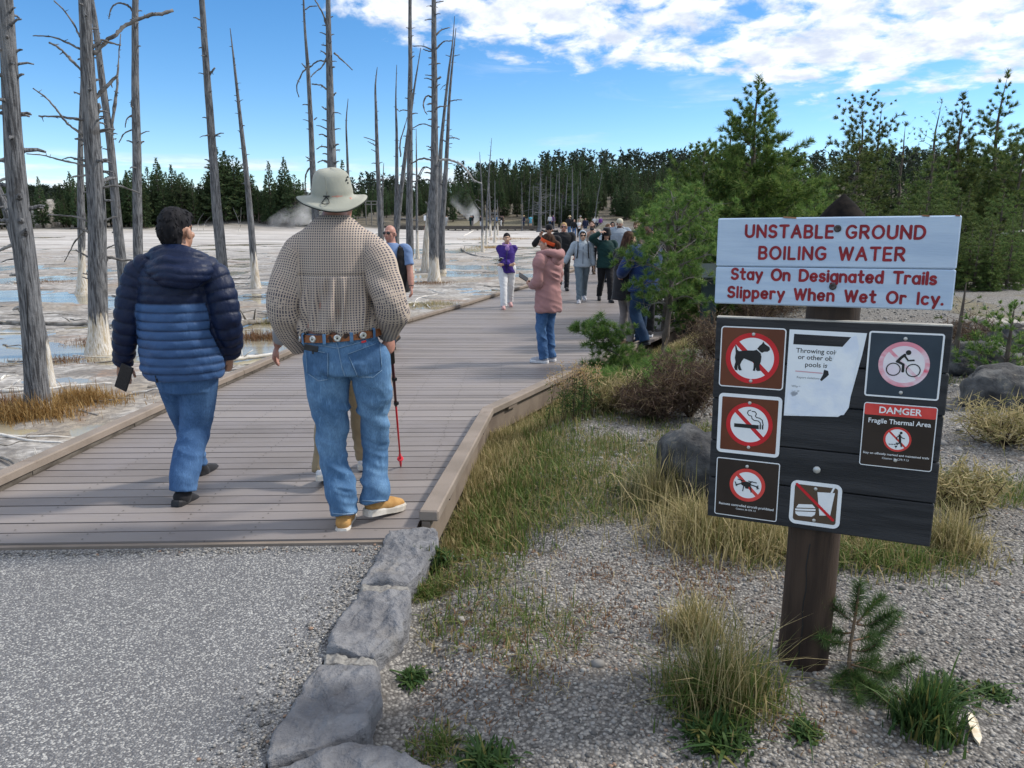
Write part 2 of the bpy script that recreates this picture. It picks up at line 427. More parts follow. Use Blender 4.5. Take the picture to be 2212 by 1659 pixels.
edge = [(-.56, 3.74), (-.60, 3.45), (-.66, 3.15), (-.68, 2.8), (-.71, 2.5), (-.735, 2.2), (-.74, 2.0), (-.68, 1.9), (-.45, 1.7), (-.2, 1.4), (-.1, .6), (0, -3)]
poly = [(-3.4, 3.52)] + edge + [(-6, -3), (-6, 1.5)]
mb.add([(x, y, .004) for x, y in poly] + [(x, y, -.12) for x, y in poly], [tuple(range(len(poly)))[::-1]] + [(i, (i + 1) % len(poly), (i + 1) % len(poly) + len(poly), i + len(poly)) for i in range(len(poly))])
tag(mb.build('asphalt', m), kind='structure')

# ---------------------------------------------------------------- boardwalk
m, t, b = newmat('composite_plank'); pos = t.new('ShaderNodeNewGeometry').outputs['Position']
isl = t.new('ShaderNodeNewGeometry').outputs['Random Per Island']
st = t.noise(t.mapping(pos, (1.2, 30, 30)), 3, 5, .6); bl = t.noise(pos, 1.6, 5, .6, .3)
col = t.mix(isl, (.145, .124, .112), (.255, .223, .203))
col = t.mix(t.ramp(bl, .36, .66, 0, .6), col, (.225, .20, .198))
col = t.mix(t.ramp(st, .3, .8, 0, .3), col, (.16, .13, .115))
col = t.mix(t.ramp(t.noise(pos, 30, 3), .70, .76, 0, .6), col, (.10, .08, .07))
t.put(b.inputs['Base Color'], col); b.inputs['Roughness'].default_value = .55; b.inputs['Specular IOR Level'].default_value = .45
t.put(b.inputs['Normal'], t.bump(st, .15, .003))
M_PLANK = m
M_KERB = pm('composite_kerb', (.19, .155, .125), (.25, .205, .17), 2.5, .7, .25, 90, c3=(.17, .13, .10), c3scale=6, c3lo=.58, c3hi=.8)
M_DARKWOOD = pm('weathered_timber', (.075, .062, .05), (.14, .12, .10), 6, .85, .4, 60, stretch=(1, 1, 6))
bw = empty('boardwalk', (0, 4, 0), kind='structure'); bw['label'] = 'brown plank boardwalk curving away over the basin'
mb = MB(); y = 3.60; k = 0
PLK = .142; GAP = .0125
def skew(y): return np.interp(y, [3.5, 7, 11, 18, 30], [.075, .03, -.06, -.10, -.05])
while y < 112:
    pl = PLK if y < 30 else .42
    yc = y + pl / 2; ym = yc
    xa, xb = float(xL(ym)), float(xR(ym)); 
    if y > 88: xa, xb = 3.6, 9.3
    s0 = float(skew(yc)); jz = random.uniform(-.0015, .0015)
    def P(x, yy, zz): 
        yq = yy + s0 * (x - (xa + xb) / 2) * .5
        return (x, yq, float(zdeck(yq)) + zz + jz)
    ya, yb = y + GAP / 2, y + pl - GAP / 2
    # ends follow the edges of the walk
    xs = [float(xL(ya)) + (0 if y < 88 else 0), float(xL(yb)), float(xR(yb)), float(xR(ya))] if y < 88 else [xa, xa, xb, xb]
    V = [P(xs[0], ya, 0), P(xs[3], ya, 0), P(xs[2], yb, 0), P(xs[1], yb, 0)]
    V += [(p[0], p[1], p[2] - .035) for p in V]
    mb.add(V, [(0, 1, 2, 3), (0, 4, 5, 1), (1, 5, 6, 2), (2, 6, 7, 3), (3, 7, 4, 0)])
    y += pl
# far arm that swings left over the basin
n = 46
for i in range(n):
    for tt in (i / n,):
        c = np.array([4.2 - 22 * tt, 99.5 + 9.5 * tt - 4 * math.sin(tt * 3.1)]); 
        x0 = 4.2 - 22 * (i + .02) / n; x1 = 4.2 - 22 * (i + .98) / n
        f = lambda x: 99.5 + 9.5 * ((4.2 - x) / 22) - 4 * math.sin((4.2 - x) / 22 * 3.1)
        z = 1.0
        V = [(x0, f(x0) - 1.4, z), (x0, f(x0) + 1.4, z), (x1, f(x1) + 1.4, z), (x1, f(x1) - 1.4, z)]; V += [(p[0], p[1], z - .06) for p in V]
        mb.add(V, [(0, 1, 2, 3), (0, 4, 5, 1), (1, 5, 6, 2), (2, 6, 7, 3), (3, 7, 4, 0)])
mb.build('deck', M_PLANK, bw, (0, -4, 0))
mb = MB()
for k in range(44):
    yq = 3.60 + PLK * (k + .5)
    for x in np.arange(-3.0, .2, .41):
        if xL(yq) + .1 < x < xR(yq) - .1:
            for o2 in (-.035, .035):
                a = x + random.gauss(0, .008); yy = yq + o2 + skew(yq) * (a - (xL(yq) + xR(yq)) / 2) * .5; z = float(zdeck(yy)) + .0035; mb.add([(a + .0055 * math.cos(q), yy + .0055 * math.sin(q), z) for q in np.arange(0, 6.2, 1.05)], [tuple(range(6))])
tag(mb.build('screw_heads', M_DARKWOOD, bw, (0, -4, 0)), kind='stuff')
FA = lambda x: 99.5 + 9.5 * ((4.2 - x) / 22) - 4 * math.sin((4.2 - x) / 22 * 3.1)
mb = MB()
for i in range(23):
    x0, x1 = 4.2 - i * .95, 4.2 - (i + 1) * .95
    for off in (-1.45, 1.45):
        a = Vector((x0, FA(x0) + off, 1.07)); c = Vector((x1, FA(x1) + off, 1.07)); d = (c - a)
        mb.box((a + c) / 2, (d.length, .14, .16), Matrix.Rotation(math.atan2(d.y, d.x), 4, 'Z'))
        mb.box((a + c) / 2 + Vector((0, 0, -.25)), (d.length, .08, .22), Matrix.Rotation(math.atan2(d.y, d.x), 4, 'Z'))
    mb.box((x0, FA(x0) - 1.3, .55), (.2, .3, .75))
mb.build('trestle', M_DARKWOOD, bw, (0, -4, 0))
def kerb_run(pts, off, w=.105, h=.06, z0=.025, seg=2.4, fascia=None, mbk=None, mbf=None):
    """beams butted end to end along the edge, standing on blocks"""
    P = [np.array(p, float) for p in pts]; out = [P[0]]
    for a, c in zip(P[:-1], P[1:]):
        L = np.linalg.norm(c - a); k = max(1, int(round(L / seg)))
        for i in range(1, k + 1): out.append(a + (c - a) * i / k)
    for a, c in zip(out[:-1], out[1:]):
        d = c - a; L = np.hypot(*d); nrm = np.array([-d[1], d[0]]) / L * off
        A = np.array([*(a + nrm), float(zdeck(a[1])) + z0 + h / 2]); B = np.array([*(c + nrm), float(zdeck(c[1])) + z0 + h / 2])
        dv = Vector(B - A); mid = (Vector(A) + Vector(B)) / 2
        rot = dv.to_track_quat('X', 'Z').to_matrix().to_4x4()
        mbk.box(mid, (dv.length - .006, w, h), rot, 0, .008)
        if mbf is not None:
            for f in (.2, .8): mbf.box(Vector(A) + dv * f + Vector((0, 0, -h / 2 - z0 / 2)), (.2, w * .8, z0 + .004), rot)
            o2 = Vector((nrm[0], nrm[1], 0)).normalized() * .075 * (1 if off != 0 else 1)
            mbf.box(mid + Vector((nrm[0], nrm[1], 0)) * (-.25) + Vector((0, 0, -h / 2 - .10 - .002)), (dv.length, .045, .20), rot)
kb, kf = MB(), MB()
kerb_run([(xL(v), v) for v in (3.45, 4.39, 6.66)], .06, mbk=kb, mbf=kf)
kerb_run([(xL(v), v) for v in (6.66, 10.35, 13.91, 16.64, 19.68, 21.97, 25.77, 27.75, 31.93, 35)], .06, mbk=kb, mbf=kf)
kerb_run([(xL(v), v) for v in (35, 50.3, 62, 78.6, 92)], .06, mbk=kb, mbf=kf, seg=5)
kb.build('kerb', M_KERB, bw, (0, -4, 0)); kf.build('fascia', M_DARKWOOD, bw, (0, -4, 0))
kb, kf = MB(), MB()
kerb_run([(xR(v), v) for v in (3.82, 6.47)], -.06, mbk=kb, mbf=kf)
kerb_run([(xR(v), v) for v in (6.47, 8.67, 11.2)], -.06, mbk=kb, mbf=kf)
kerb_run([(xR(v), v) for v in (12.4, 13.7, 18, 24, 30, 36)], -.06, mbk=kb, mbf=kf)
kerb_run([(xR(v), v) for v in (36, 50, 62, 78.6, 92)], -.06, mbk=kb, mbf=kf, seg=5)
kb.build('kerb', M_KERB, bw, (0, -4, 0)); kf.build('fascia', pm('fascia_board', (.13, .10, .08), (.20, .16, .125), 3, .75, .3, 60), bw, (0, -4, 0))
mb = MB(); mb.box((-1.85, 3.583, -.012), (2.75, .028, .06), Matrix.Rotation(.0375, 4, 'Z')); mb.build('end_board', M_KERB, bw, (0, -4, 0))

# ---------------------------------------------------------------- kerb stones
m, t, b = newmat('grey_kerb_stone'); v = t.new('ShaderNodeNewGeometry').outputs['Position']
n1 = t.noise(t.mapping(v, (1, 1, 2), (0, 0, .6)), 7, 8, .65, .6); n2 = t.noise(v, 60, 5, .6)
col = t.mix(t.ramp(n1, .3, .7), (.12, .12, .13), (.225, .225, .235)); col = t.mix(t.ramp(n2, .6, .75, 0, .6), col, (.28, .28, .285)); col = t.mix(t.ramp(t.noise(v, 3, 4), .6, .7, 0, .4), col, (.22, .19, .15))
t.put(b.inputs['Base Color'], col); b.inputs['Roughness'].default_value = .78
t.put(b.inputs['Normal'], t.bump(t.math('ADD', t.math('MULTIPLY', n1, 1.0), t.math('ADD', t.math('MULTIPLY', n2, .4), t.math('MULTIPLY', t.vor(t.mapping(v, (1, .5, 1), (0, 0, .5)), 22), .5))), 1.0, .03))
M_STONE = m
M_MORTAR = pm('mortar', (.17, .16, .15), (.27, .26, .24), 60, .9, .5, 120)
def stone_block(poly, zt, zb, seed, ridge=.010):
    """a split slab: dense top grid clipped to the outline, rough edges"""
    import bmesh
    bm = bmesh.new(); c = np.mean(poly, 0)
    rings = []; N = 120
    # resample the outline
    P = np.array(poly + [poly[0]], float); L = np.r_[0, np.cumsum(np.hypot(*np.diff(P, axis=0).T))]
    tt = np.linspace(0, L[-1], N, endpoint=False); O = np.stack([np.interp(tt, L, P[:, 0]), np.interp(tt, L, P[:, 1])], -1)
    O = O + .010 * np.stack([fbm(P2(O[:, 0] * 18, O[:, 1] * 18, seed), 3, seed), fbm(P2(O[:, 0] * 18, O[:, 1] * 18, seed + 9), 3, seed + 5)], -1)
    V = []; K = 26
    for k in range(K):
        f = k / K; Q = O + (c - O) * f
        z = zt + ridge * fbm(P2(Q[:, 0] * 9, Q[:, 1] * 5, seed), 4, seed) + .0045 * fbm(P2(Q[:, 0] * 34, Q[:, 1] * 26, seed), 3, seed + 2) - .007 * np.exp(-(vnoise(P2(Q[:, 0] * 13 - Q[:, 1] * 6, Q[:, 1] * 9, seed), seed + 4) / .10) ** 2) + .007 * np.round(3 * vnoise(P2(Q[:, 0] * 16 + Q[:, 1] * 9, Q[:, 1] * 7, seed), seed)) / 3 - (.006 if k == 0 else 0) - .0045 * (k == 1)
        V.append(np.column_stack([Q, z]))
    lo = []
    for f in (.25, .55, 1.0):
        Q = O + (O - c) * (.012 * f) + .008 * fbm(P2(O[:, 0] * 20, O[:, 1] * 20, f * 5 + seed), 3, seed + 7)[:, None] * (O - c) / np.linalg.norm(O - c, axis=1)[:, None]
        lo.append(np.column_stack([Q, np.full(N, zt + (zb - zt) * f)]))
    rows = lo[::-1] + V
    VV = np.concatenate(rows + [np.array([[c[0], c[1], zt]])]); nR = len(rows); F = []
    F4 = [(i * N + k, i * N + (k + 1) % N, (i + 1) * N + (k + 1) % N, (i + 1) * N + k) for i in range(nR - 1) for k in range(N)]
    F3 = [((nR - 1) * N + k, (nR - 1) * N + (k + 1) % N, nR * N) for k in range(N)]
    # outline orientation
    ar = np.sum(O[:, 0] * np.roll(O[:, 1], -1) - np.roll(O[:, 0], -1) * O[:, 1])
    F4, F3 = np.array(F4), np.array(F3)
    if ar < 0: F4, F3 = F4[:, ::-1], F3[:, ::-1]
    return VV, [F4, F3]
SP = [([(-.645, 3.745), (-.52, 3.765), (-.40, 3.76), (-.375, 3.58), (-.40, 3.37), (-.455, 3.14), (-.67, 3.14), (-.655, 3.34)], .038, 'grey kerb stone touching the boardwalk end, topmost of the curved row'),
      ([(-.665, 3.05), (-.44, 3.07), (-.425, 2.98), (-.435, 2.75), (-.50, 2.56), (-.70, 2.60), (-.70, 2.82)], .038, 'deeply pitted grey kerb stone between two pale mortar joints'),
      ([(-.69, 2.51), (-.48, 2.50), (-.455, 2.34), (-.46, 2.15), (-.54, 2.09), (-.73, 2.0), (-.745, 2.04), (-.73, 2.32)], .036, 'long wedge shaped grey kerb stone tapering to a point on the asphalt'),
      ([(-.71, 1.965), (-.52, 2.075), (-.38, 2.06), (-.24, 1.98), (-.16, 1.85), (-.18, 1.72), (-.45, 1.74), (-.62, 1.85)], .032, 'flat dark kerb slab turned sideways, nearest to the viewer')]
for i, (poly, zt, lab) in enumerate(SP):
    VV, FF = stone_block(poly, zt, -.16, 11 + i * 7)
    c = np.array([*np.mean(poly, 0), 0])
    o = link('kerb_stone', np_mesh('kerb_stone', VV - c, FF, True), M_STONE, loc=c); tag(o, lab, 'stone', 'kerb stones along the asphalt')
for poly, lab in (([(-.668, 3.135), (-.458, 3.13), (-.442, 3.075), (-.66, 3.06)], 'upper pale mortar joint between two grey kerb stones'), ([(-.70, 2.59), (-.50, 2.555), (-.482, 2.51), (-.69, 2.52)], 'lower pale mortar joint between two grey kerb stones')):
    VV, FF = stone_block(poly, .026, -.15, 77, .006); c = np.array([*np.mean(poly, 0), 0])
    tag(link('mortar_joint', np_mesh('mortar_joint', VV - c, FF, True), M_MORTAR, loc=c), lab, 'mortar', 'mortar joints')
# ---------------------------------------------------------------- the sign by the path
SIGN_C = Vector((1.044, 2.5, .914))
FR = Matrix.Translation(SIGN_C) @ Matrix.Rotation(R(-24.19), 4, 'Z') @ Matrix.Rotation(R(-.38), 4, 'X') @ Matrix.Rotation(R(-.6), 4, 'Y')
sg = empty('warning_sign', (1.094, 2.60, -.03), 'white and black warning sign with pictograms on a round brown post', 'sign')
SI = Matrix.Translation((-1.094, -2.60, .03)) @ FR
M_BOARD = pm('black_stained_plank', (.012, .013, .016), (.028, .029, .033), 3, .62, .55, 26, stretch=(1, 1, 14), c3=(.17, .16, .145), c3scale=5, c3lo=.735, c3hi=.78, spec=.4)
M_WBOARD = pm('white_painted_plank', (.40, .51, .66), (.48, .59, .73), 3, .6, .25, 30, stretch=(1, 1, 12), c3=(.46, .45, .43), c3scale=7, c3lo=.70, c3hi=.80)
M_LET = pm('routed_red_paint', (.20, .011, .019), (.29, .02, .028), 30, .6)
M_POST = pm('brown_stained_log', (.028, .017, .012), (.058, .036, .024), 3, .72, .5, 18, stretch=(7, 7, .7), c3=(.11, .08, .06), c3scale=5, c3lo=.66, c3hi=.8)
M_BOLT = pm('dark_bolt', (.05, .045, .045), (.10, .085, .08), 40, .45, metal=.7)
M_RIVET = pm('steel_rivet', (.45, .45, .44), (.6, .6, .58), 60, .4, metal=.6)
M_WHITE = pm('white_sheeting', (.74, .77, .80), (.80, .82, .84), 14, .4)
M_BROWN = pm('brown_sheeting', (.105, .028, .012), (.13, .037, .016), 8, .4, c3=(.3, .2, .15), c3scale=30, c3lo=.76, c3hi=.8)
M_DBROWN = pm('dark_brown_sheeting', (.022, .014, .011), (.03, .02, .016), 8, .4)
M_OLIVE = pm('faded_brown_sheeting', (.075, .05, .032), (.09, .06, .04), 8, .45)
M_NAVY = pm('faded_blue_sheeting', (.022, .036, .055), (.032, .05, .072), 6, .4, c3=(.2, .22, .25), c3scale=40, c3lo=.76, c3hi=.8)
M_RED = pm('red_sheeting', (.50, .012, .02), (.58, .02, .028), 10, .4)
M_RED2 = pm('light_red_sheeting', (.58, .045, .04), (.66, .07, .06), 10, .4)
M_PINK = pm('sun_bleached_red', (.74, .27, .34), (.78, .62, .68), 9, .45, stretch=(1, 1, 2), lo=.42, hi=.6, c3=(.75, .12, .19), c3scale=7, c3lo=.62, c3hi=.7)
M_BLK = pm('black_print', (.012, .012, .013), (.018, .018, .02), 10, .5)
M_PAPER = pm('laminated_paper', (.70, .76, .84), (.78, .83, .88), 5, .18, .1, 12, spec=.6)
M_TORN = pm('torn_paper_backing', (.66, .73, .85), (.82, .86, .90), 9, .35, .6, 18, c3=(.30, .33, .38), c3scale=11, c3lo=.72, c3hi=.76)
M_GREY = pm('grey_print', (.2, .21, .23), (.26, .27, .29), 10, .5)

mb = MB(); pts = [(-.002, 0, -.35)] + [(.004 * math.sin(z * 5), .003 * math.cos(z * 4), z) for z in np.linspace(-.05, 1.63, 16)]
mb.tube(pts, [.091 - .006 * i / 16 for i in range(17)], 28)
o = mb.build('post', M_POST, sg)
mb = MB(); mb.lathe([(.0845, 1.625), (.083, 1.634), (.045, 1.682), (.004, 1.721), (.0005, 1.722)], (.004, 0, -.0), 28); mb.build('pointed_cap', pm('charred_end_grain', (.007, .006, .006), (.018, .014, .012), 30, .95, .5, 40, spec=.1), o)
# drying crack along the post
mb = MB(); 
for k in range(12):
    z0, z1 = -.02 + k * .045, -.02 + (k + 1) * .045
    x0, x1 = -.045 + .003 * math.sin(k * 1.7), -.045 + .003 * math.sin((k + 1) * 1.7)
    yy = lambda x: -math.sqrt(.0905 ** 2 - x * x) - .0006
    mb.add([(x0 - .002, yy(x0 - .002), z0), (x0 + .0015, yy(x0 + .0015), z0), (x1 + .0015, yy(x1 + .0015), z1), (x1 - .002, yy(x1 - .002), z1)], [(0, 1, 2, 3)])
mb.build('crack', M_BLK, o)

def onb(mb, name, mats, parent):      # shapes laid out in the board frame
    mb.v = [tuple(SI @ Vector(p)) for p in mb.v]
    return mb.build(name, mats, parent)
def rrect(x0, z0, x1, z1, r, n=6):
    P = []
    for cx, cz, a0 in ((x1 - r, z1 - r, 0), (x0 + r, z1 - r, 90), (x0 + r, z0 + r, 180), (x1 - r, z0 + r, 270)):
        for k in range(n + 1): a = R(a0 + 90 * k / n); P.append((cx + r * math.cos(a), cz + r * math.sin(a)))
    return P
def circ(cx, cz, r, n=48, rz=None): return [(cx + r * math.cos(2 * math.pi * k / n), cz + (rz or r) * math.sin(2 * math.pi * k / n)) for k in range(n)]
def ringm(mb, cx, cz, r0, r1, y0, y1, n=56, mi=0):
    V = []; 
    for r, y in ((r0, y1), (r1, y1), (r1, y0), (r0, y0)):
        V += [(cx + r * math.cos(2 * math.pi * k / n), y, cz + r * math.sin(2 * math.pi * k / n)) for k in range(n)]
    mb.add(V, [(j * n + k, j * n + (k + 1) % n, ((j + 1) % 4) * n + (k + 1) % n, ((j + 1) % 4) * n + k) for j in range(4) for k in range(n)], mi)
def slash(mb, cx, cz, r, wd, y0, y1, flip=1):
    a = R(135); d = Vector((math.cos(a), math.sin(a))); n = Vector((-d.y, d.x)) * wd / 2; e = d * r
    mb.prism([(cx + p.x, cz + p.y) for p in (e + n, -e + n, -e - n, e - n)], y0, y1)
STK = [0]
def stroke(mb, pts, wd, y, closed=False, mi=0):
    """a painted line of even width with round ends, in the board plane"""
    STK[0] = (STK[0] + 1) % 9; y = y - STK[0] * .00012
    P = [np.array(p, float) for p in pts]; n = len(P); r = wd / 2; L, Rr = [], []
    for i in range(n):
        a = P[(i - 1) % n] if (closed or i > 0) else P[i]; c = P[(i + 1) % n] if (closed or i < n - 1) else P[i]
        d = c - a; d = d / max(np.linalg.norm(d), 1e-9); nn = np.array([-d[1], d[0]])
        L.append(P[i] + nn * r); Rr.append(P[i] - nn * r)
    V = [(p[0], y, p[1]) for p in L + Rr]; m_ = n if closed else n - 1
    mb.add(V, [(i, n + i, n + (i + 1) % n, (i + 1) % n) for i in range(m_)], mi)
    if not closed:
        for e, q in ((0, 1), (n - 1, n - 2)):
            d = P[e] - P[q]; a0 = math.atan2(d[1], d[0]); V = [(P[e][0], y, P[e][1])] + [(P[e][0] + r * math.cos(a0 + R(t)), y, P[e][1] + r * math.sin(a0 + R(t))) for t in range(-90, 91, 30)]
            mb.add(V, [(0, k, k + 1) for k in range(1, 7)], mi)
def arc(cx, cy, rx, ry, a0, a1, n=12): return [(cx + rx * math.cos(R(a0 + (a1 - a0) * k / n)), cy + ry * math.sin(R(a0 + (a1 - a0) * k / n))) for k in range(n + 1)]
X = .68   # height of small letters
GL = {
 'U': (.66, [[(0, 1)] + arc(.33, .33, .33, .33, 180, 360) + [(.66, 1)]]),
 'N': (.68, [[(0, 0), (0, 1)], [(0, 1), (.68, 0)], [(.68, 0), (.68, 1)]]),
 'S': (.56, [arc(.29, .74, .27, .26, 30, 260, 12) + arc(.27, .25, .29, .25, 80, -150, 12)]),
 'T': (.66, [[(0, 1), (.66, 1)], [(.33, 1), (.33, 0)]]),
 'A': (.72, [[(0, 0), (.36, 1)], [(.36, 1), (.72, 0)], [(.14, .33), (.58, .33)]]),
 'B': (.58, [[(0, 0), (0, 1)], [(0, 1)] + arc(.3, .76, .24, .24, 90, -90) + [(0, .52)], [(0, .52)] + arc(.32, .26, .26, .26, 90, -90) + [(0, 0)]]),
 'L': (.48, [[(0, 1), (0, 0)], [(0, 0), (.48, 0)]]),
 'E': (.52, [[(0, 0), (0, 1)], [(0, 1), (.5, 1)], [(0, .52), (.45, .52)], [(0, 0), (.52, 0)]]),
 'G': (.74, [arc(.40, .5, .40, .5, 48, 318, 20) + [(.72, .42)], [(.72, .44), (.46, .44)]]),
 'R': (.62, [[(0, 0), (0, 1)], [(0, 1)] + arc(.32, .74, .26, .26, 90, -90) + [(0, .48)], [(.28, .48), (.62, 0)]]),
 'O': (.82, [arc(.41, .5, .41, .5, 0, 345, 26)]),
 'D': (.70, [[(0, 0), (0, 1)], [(0, 1)] + arc(.26, .5, .44, .5, 90, -90, 16) + [(0, 0)]]),
 'I': (.02, [[(.01, 0), (.01, 1)]]),
 'W': (1.0, [[(0, 1), (.25, 0)], [(.25, 0), (.5, .95)], [(.5, .95), (.75, 0)], [(.75, 0), (1.0, 1)]]),
 't': (.40, [[(.18, 1.0), (.18, .18)] + arc(.34, .16, .16, .16, 190, 290, 5), [(0, X), (.40, X)]]),
 'a': (.52, [arc(.26, X / 2, .26, X / 2, 20, 340, 20), [(.52, X), (.52, 0)]]),
 'y': (.52, [[(0, X), (.27, .06)], [(.54, X), (.17, -.32)]]),
 'n': (.50, [[(0, 0), (0, X)], [(0, X * .6)] + arc(.25, X - .25, .25, .25, 170, 0) + [(.5, 0)]]),
 'e': (.54, [[(.02, X / 2), (.52, X / 2)] + arc(.27, X / 2, .27, X / 2, 5, 315, 18)]),
 's': (.42, [arc(.21, X * .75, .19, X * .25, 30, 260, 9) + arc(.21, X * .25, .21, X * .25, 80, -150, 9)]),
 'i': (.02, [[(.01, 0), (.01, X)], [(.01, .95), (.01, .97)]]),
 'g': (.52, [arc(.26, X / 2, .26, X / 2, 20, 340, 20), [(.52, X), (.52, -.12)] + arc(.26, -.12, .26, .22, 0, -150, 8)]),
 'd': (.52, [arc(.26, X / 2, .26, X / 2, 20, 340, 20), [(.52, 1.02), (.52, 0)]]),
 'r': (.36, [[(0, 0), (0, X)], [(0, X * .6)] + arc(.22, X - .22, .22, .22, 165, 50, 6)]),
 'l': (.02, [[(.01, 0), (.01, 1.02)]]),
 'p': (.52, [arc(.26, X / 2, .26, X / 2, 160, -160, 20), [(0, X), (0, -.32)]]),
 'h': (.50, [[(0, 0), (0, 1.02)], [(0, X * .6)] + arc(.25, X - .25, .25, .25, 170, 0) + [(.5, 0)]]),
 'c': (.48, [arc(.27, X / 2, .27, X / 2, 48, 312, 16)]),
 '.': (.02, [[(.01, .03), (.01, .05)]]), ' ': (.42, [])}
def lettering(mb, text, x0, z0, x1, z1, h, wd, y):
    """single-stroke letters spread from x0 to x1 on a slightly sloping baseline"""
    base = sum(GL[c][0] for c in text) * h; gap = ((x1 - x0) - base) / (len(text) - 1); x = x0
    for c in text:
        gw, st = GL[c]
        for s in st:
            f = lambda p: (x + p[0] * h, z0 + (z1 - z0) * (x - x0) / (x1 - x0) + p[1] * h)
            stroke(mb, [f(p) for p in s], wd * random.uniform(.94, 1.06), y)
        x += gw * h + gap
def ftext(text, cx, cz, size, y, mat, parent, name='lettering', bold=0.0, align='CENTER', width=None, clip=None):
    cu = bpy.data.curves.new('t', 'FONT'); cu.body = text; cu.size = size; cu.align_x = align; cu.offset = bold; cu.extrude = .0002; cu.resolution_u = 3
    ob = bpy.data.objects.new('t', cu); COL.objects.link(ob); bpy.context.view_layer.update()
    me = bpy.data.meshes.new_from_object(ob.evaluated_get(bpy.context.evaluated_depsgraph_get())); bpy.data.objects.remove(ob)
    co = np.array([v.co for v in me.vertices]); 
    if width: 
        w0 = co[:, 0].max() - co[:, 0].min(); co[:, 0] *= width / w0
    if clip is not None: co[:, 0] = np.minimum(co[:, 0], clip(co[:, 1] + cz) - cx)
    V = np.array([SI @ Vector((cx + p[0], y - p[2], cz + p[1])) for p in co]); me.vertices.foreach_set('co', V.astype(np.float32).ravel()); me.materials.clear(); me.update()
    return link(name, me, mat, parent)

# white board: two planks with a hairline between
mb = MB(); mb.box((-.009, .02, .477), (.722, .042, .126), None, 0, .004); mb.box((-.009, .02, .6225), (.722, .042, .161), None, 0, .004)
wb = onb(mb, 'white_board', M_WBOARD, sg)
mb = MB()
lettering(mb, 'UNSTABLE GROUND', -.276, .641, .256, .634, .037, .0085, -.0016)
lettering(mb, 'BOILING WATER', -.229, .569, .205, .567, .038, .0085, -.0016)
onb(mb, 'lettering', M_LET, wb)
mb = MB()
lettering(mb, 'Stay On Designated Trails', -.315, .500, .299, .495, .034, .0085, -.0016)
lettering(mb, 'Slippery When Wet Or Icy.', -.324, .438, .323, .432, .034, .0085, -.0016)
onb(mb, 'lettering', M_LET, wb)
for x, z in ((.007, .666), (.006, .481)):
    mb = MB(); mb.lathe([(.0115, 0), (.0112, .004), (.008, .007), (.007, .0072), (.004, .0045), (0, .0045)], (x, -.001, z), 20, 0, Matrix.Rotation(R(90), 4, 'X')); onb(mb, 'bolt', M_BOLT, wb)
mb = MB()
M_BAREW = pm('bare_wood', (.25, .11, .06), (.34, .18, .1), 20, .9)
for x, z, wd, h in ((-.14, .7025, .04, .005), (.255, .703, .02, .004), (.34, .702, .012, .003)): mb = MB(); mb.box((x, .010, z), (wd, .025, h), Matrix.Rotation(.1, 4, 'Y')); onb(mb, 'bare_wood_patch', M_BAREW, wb)

# black board of five planks
mb = MB(); e = np.linspace(-.366, .366, 6) + np.array([0, .004, -.003, .005, -.004, 0])
for k in range(5): mb.box((.001 * (k % 2), .022 + .0012 * (k % 3), (e[k] + e[k + 1]) / 2), (.722 + .003 * (k % 2), .044, e[k + 1] - e[k] - .0035), None, 0, .003)
bb = onb(mb, 'notice_board', M_BOARD, sg)
mb = MB(); mb.box((.0, .022, .3665), (.72, .036, .004)); onb(mb, 'bare_top_edge', pm('bare_grey_wood', (.35, .34, .31), (.48, .46, .42), 10, .9, stretch=(1, 1, 1)), bb)
mb = MB(); mb.lathe([(.0125, 0), (.0125, .004), (.009, .0065), (0, .0075)], (-.001, -.001, -.143), 20, 0, Matrix.Rotation(R(90), 4, 'X')); onb(mb, 'bolt', M_RIVET, bb)
def rivet(x, z, parent, y=-.004):
    mb = MB(); mb.lathe([(.006, 0), (.0058, .002), (.0035, .003), (0, .0032)], (x, y, z), 16, 0, Matrix.Rotation(R(90), 4, 'X')); onb(mb, 'rivet', M_RIVET, parent)
def panel(name, x0, z0, x1, z1, r, bw_, inner, border=M_WHITE):
    mb = MB(); mb.prism(rrect(x0, z0, x1, z1, r), -.0005, -.003); p = onb(mb, name, border, sg)
    mb = MB(); mb.prism(rrect(x0 + bw_, z0 + bw_, x1 - bw_, z1 - bw_, max(r - bw_, .003)), -.0031, -.0036); onb(mb, 'face', inner, p)
    return p
def prohibition(p, cx, cz, r, wd, red=M_RED, sl=True):
    mb = MB(); mb.prism(circ(cx, cz, r - wd * .5), -.0037, -.0040); onb(mb, 'disc', M_WHITE, p)
    mb = MB(); ringm(mb, cx, cz, r - wd, r, -.0037, -.0044); 
    if sl: slash(mb, cx, cz, r - wd * .6, wd * .92, -.0041, -.00425)
    onb(mb, 'red_ring', red, p)
TA = lambda x, y, ox=375, oy=325, cx=-.2335, cz=.229, k=.000488: (cx + (x - ox + (y - oy) * .045) * k, cz - (y - oy - (x - ox) * .03) * k * 1.03)
Y0 = -.0046
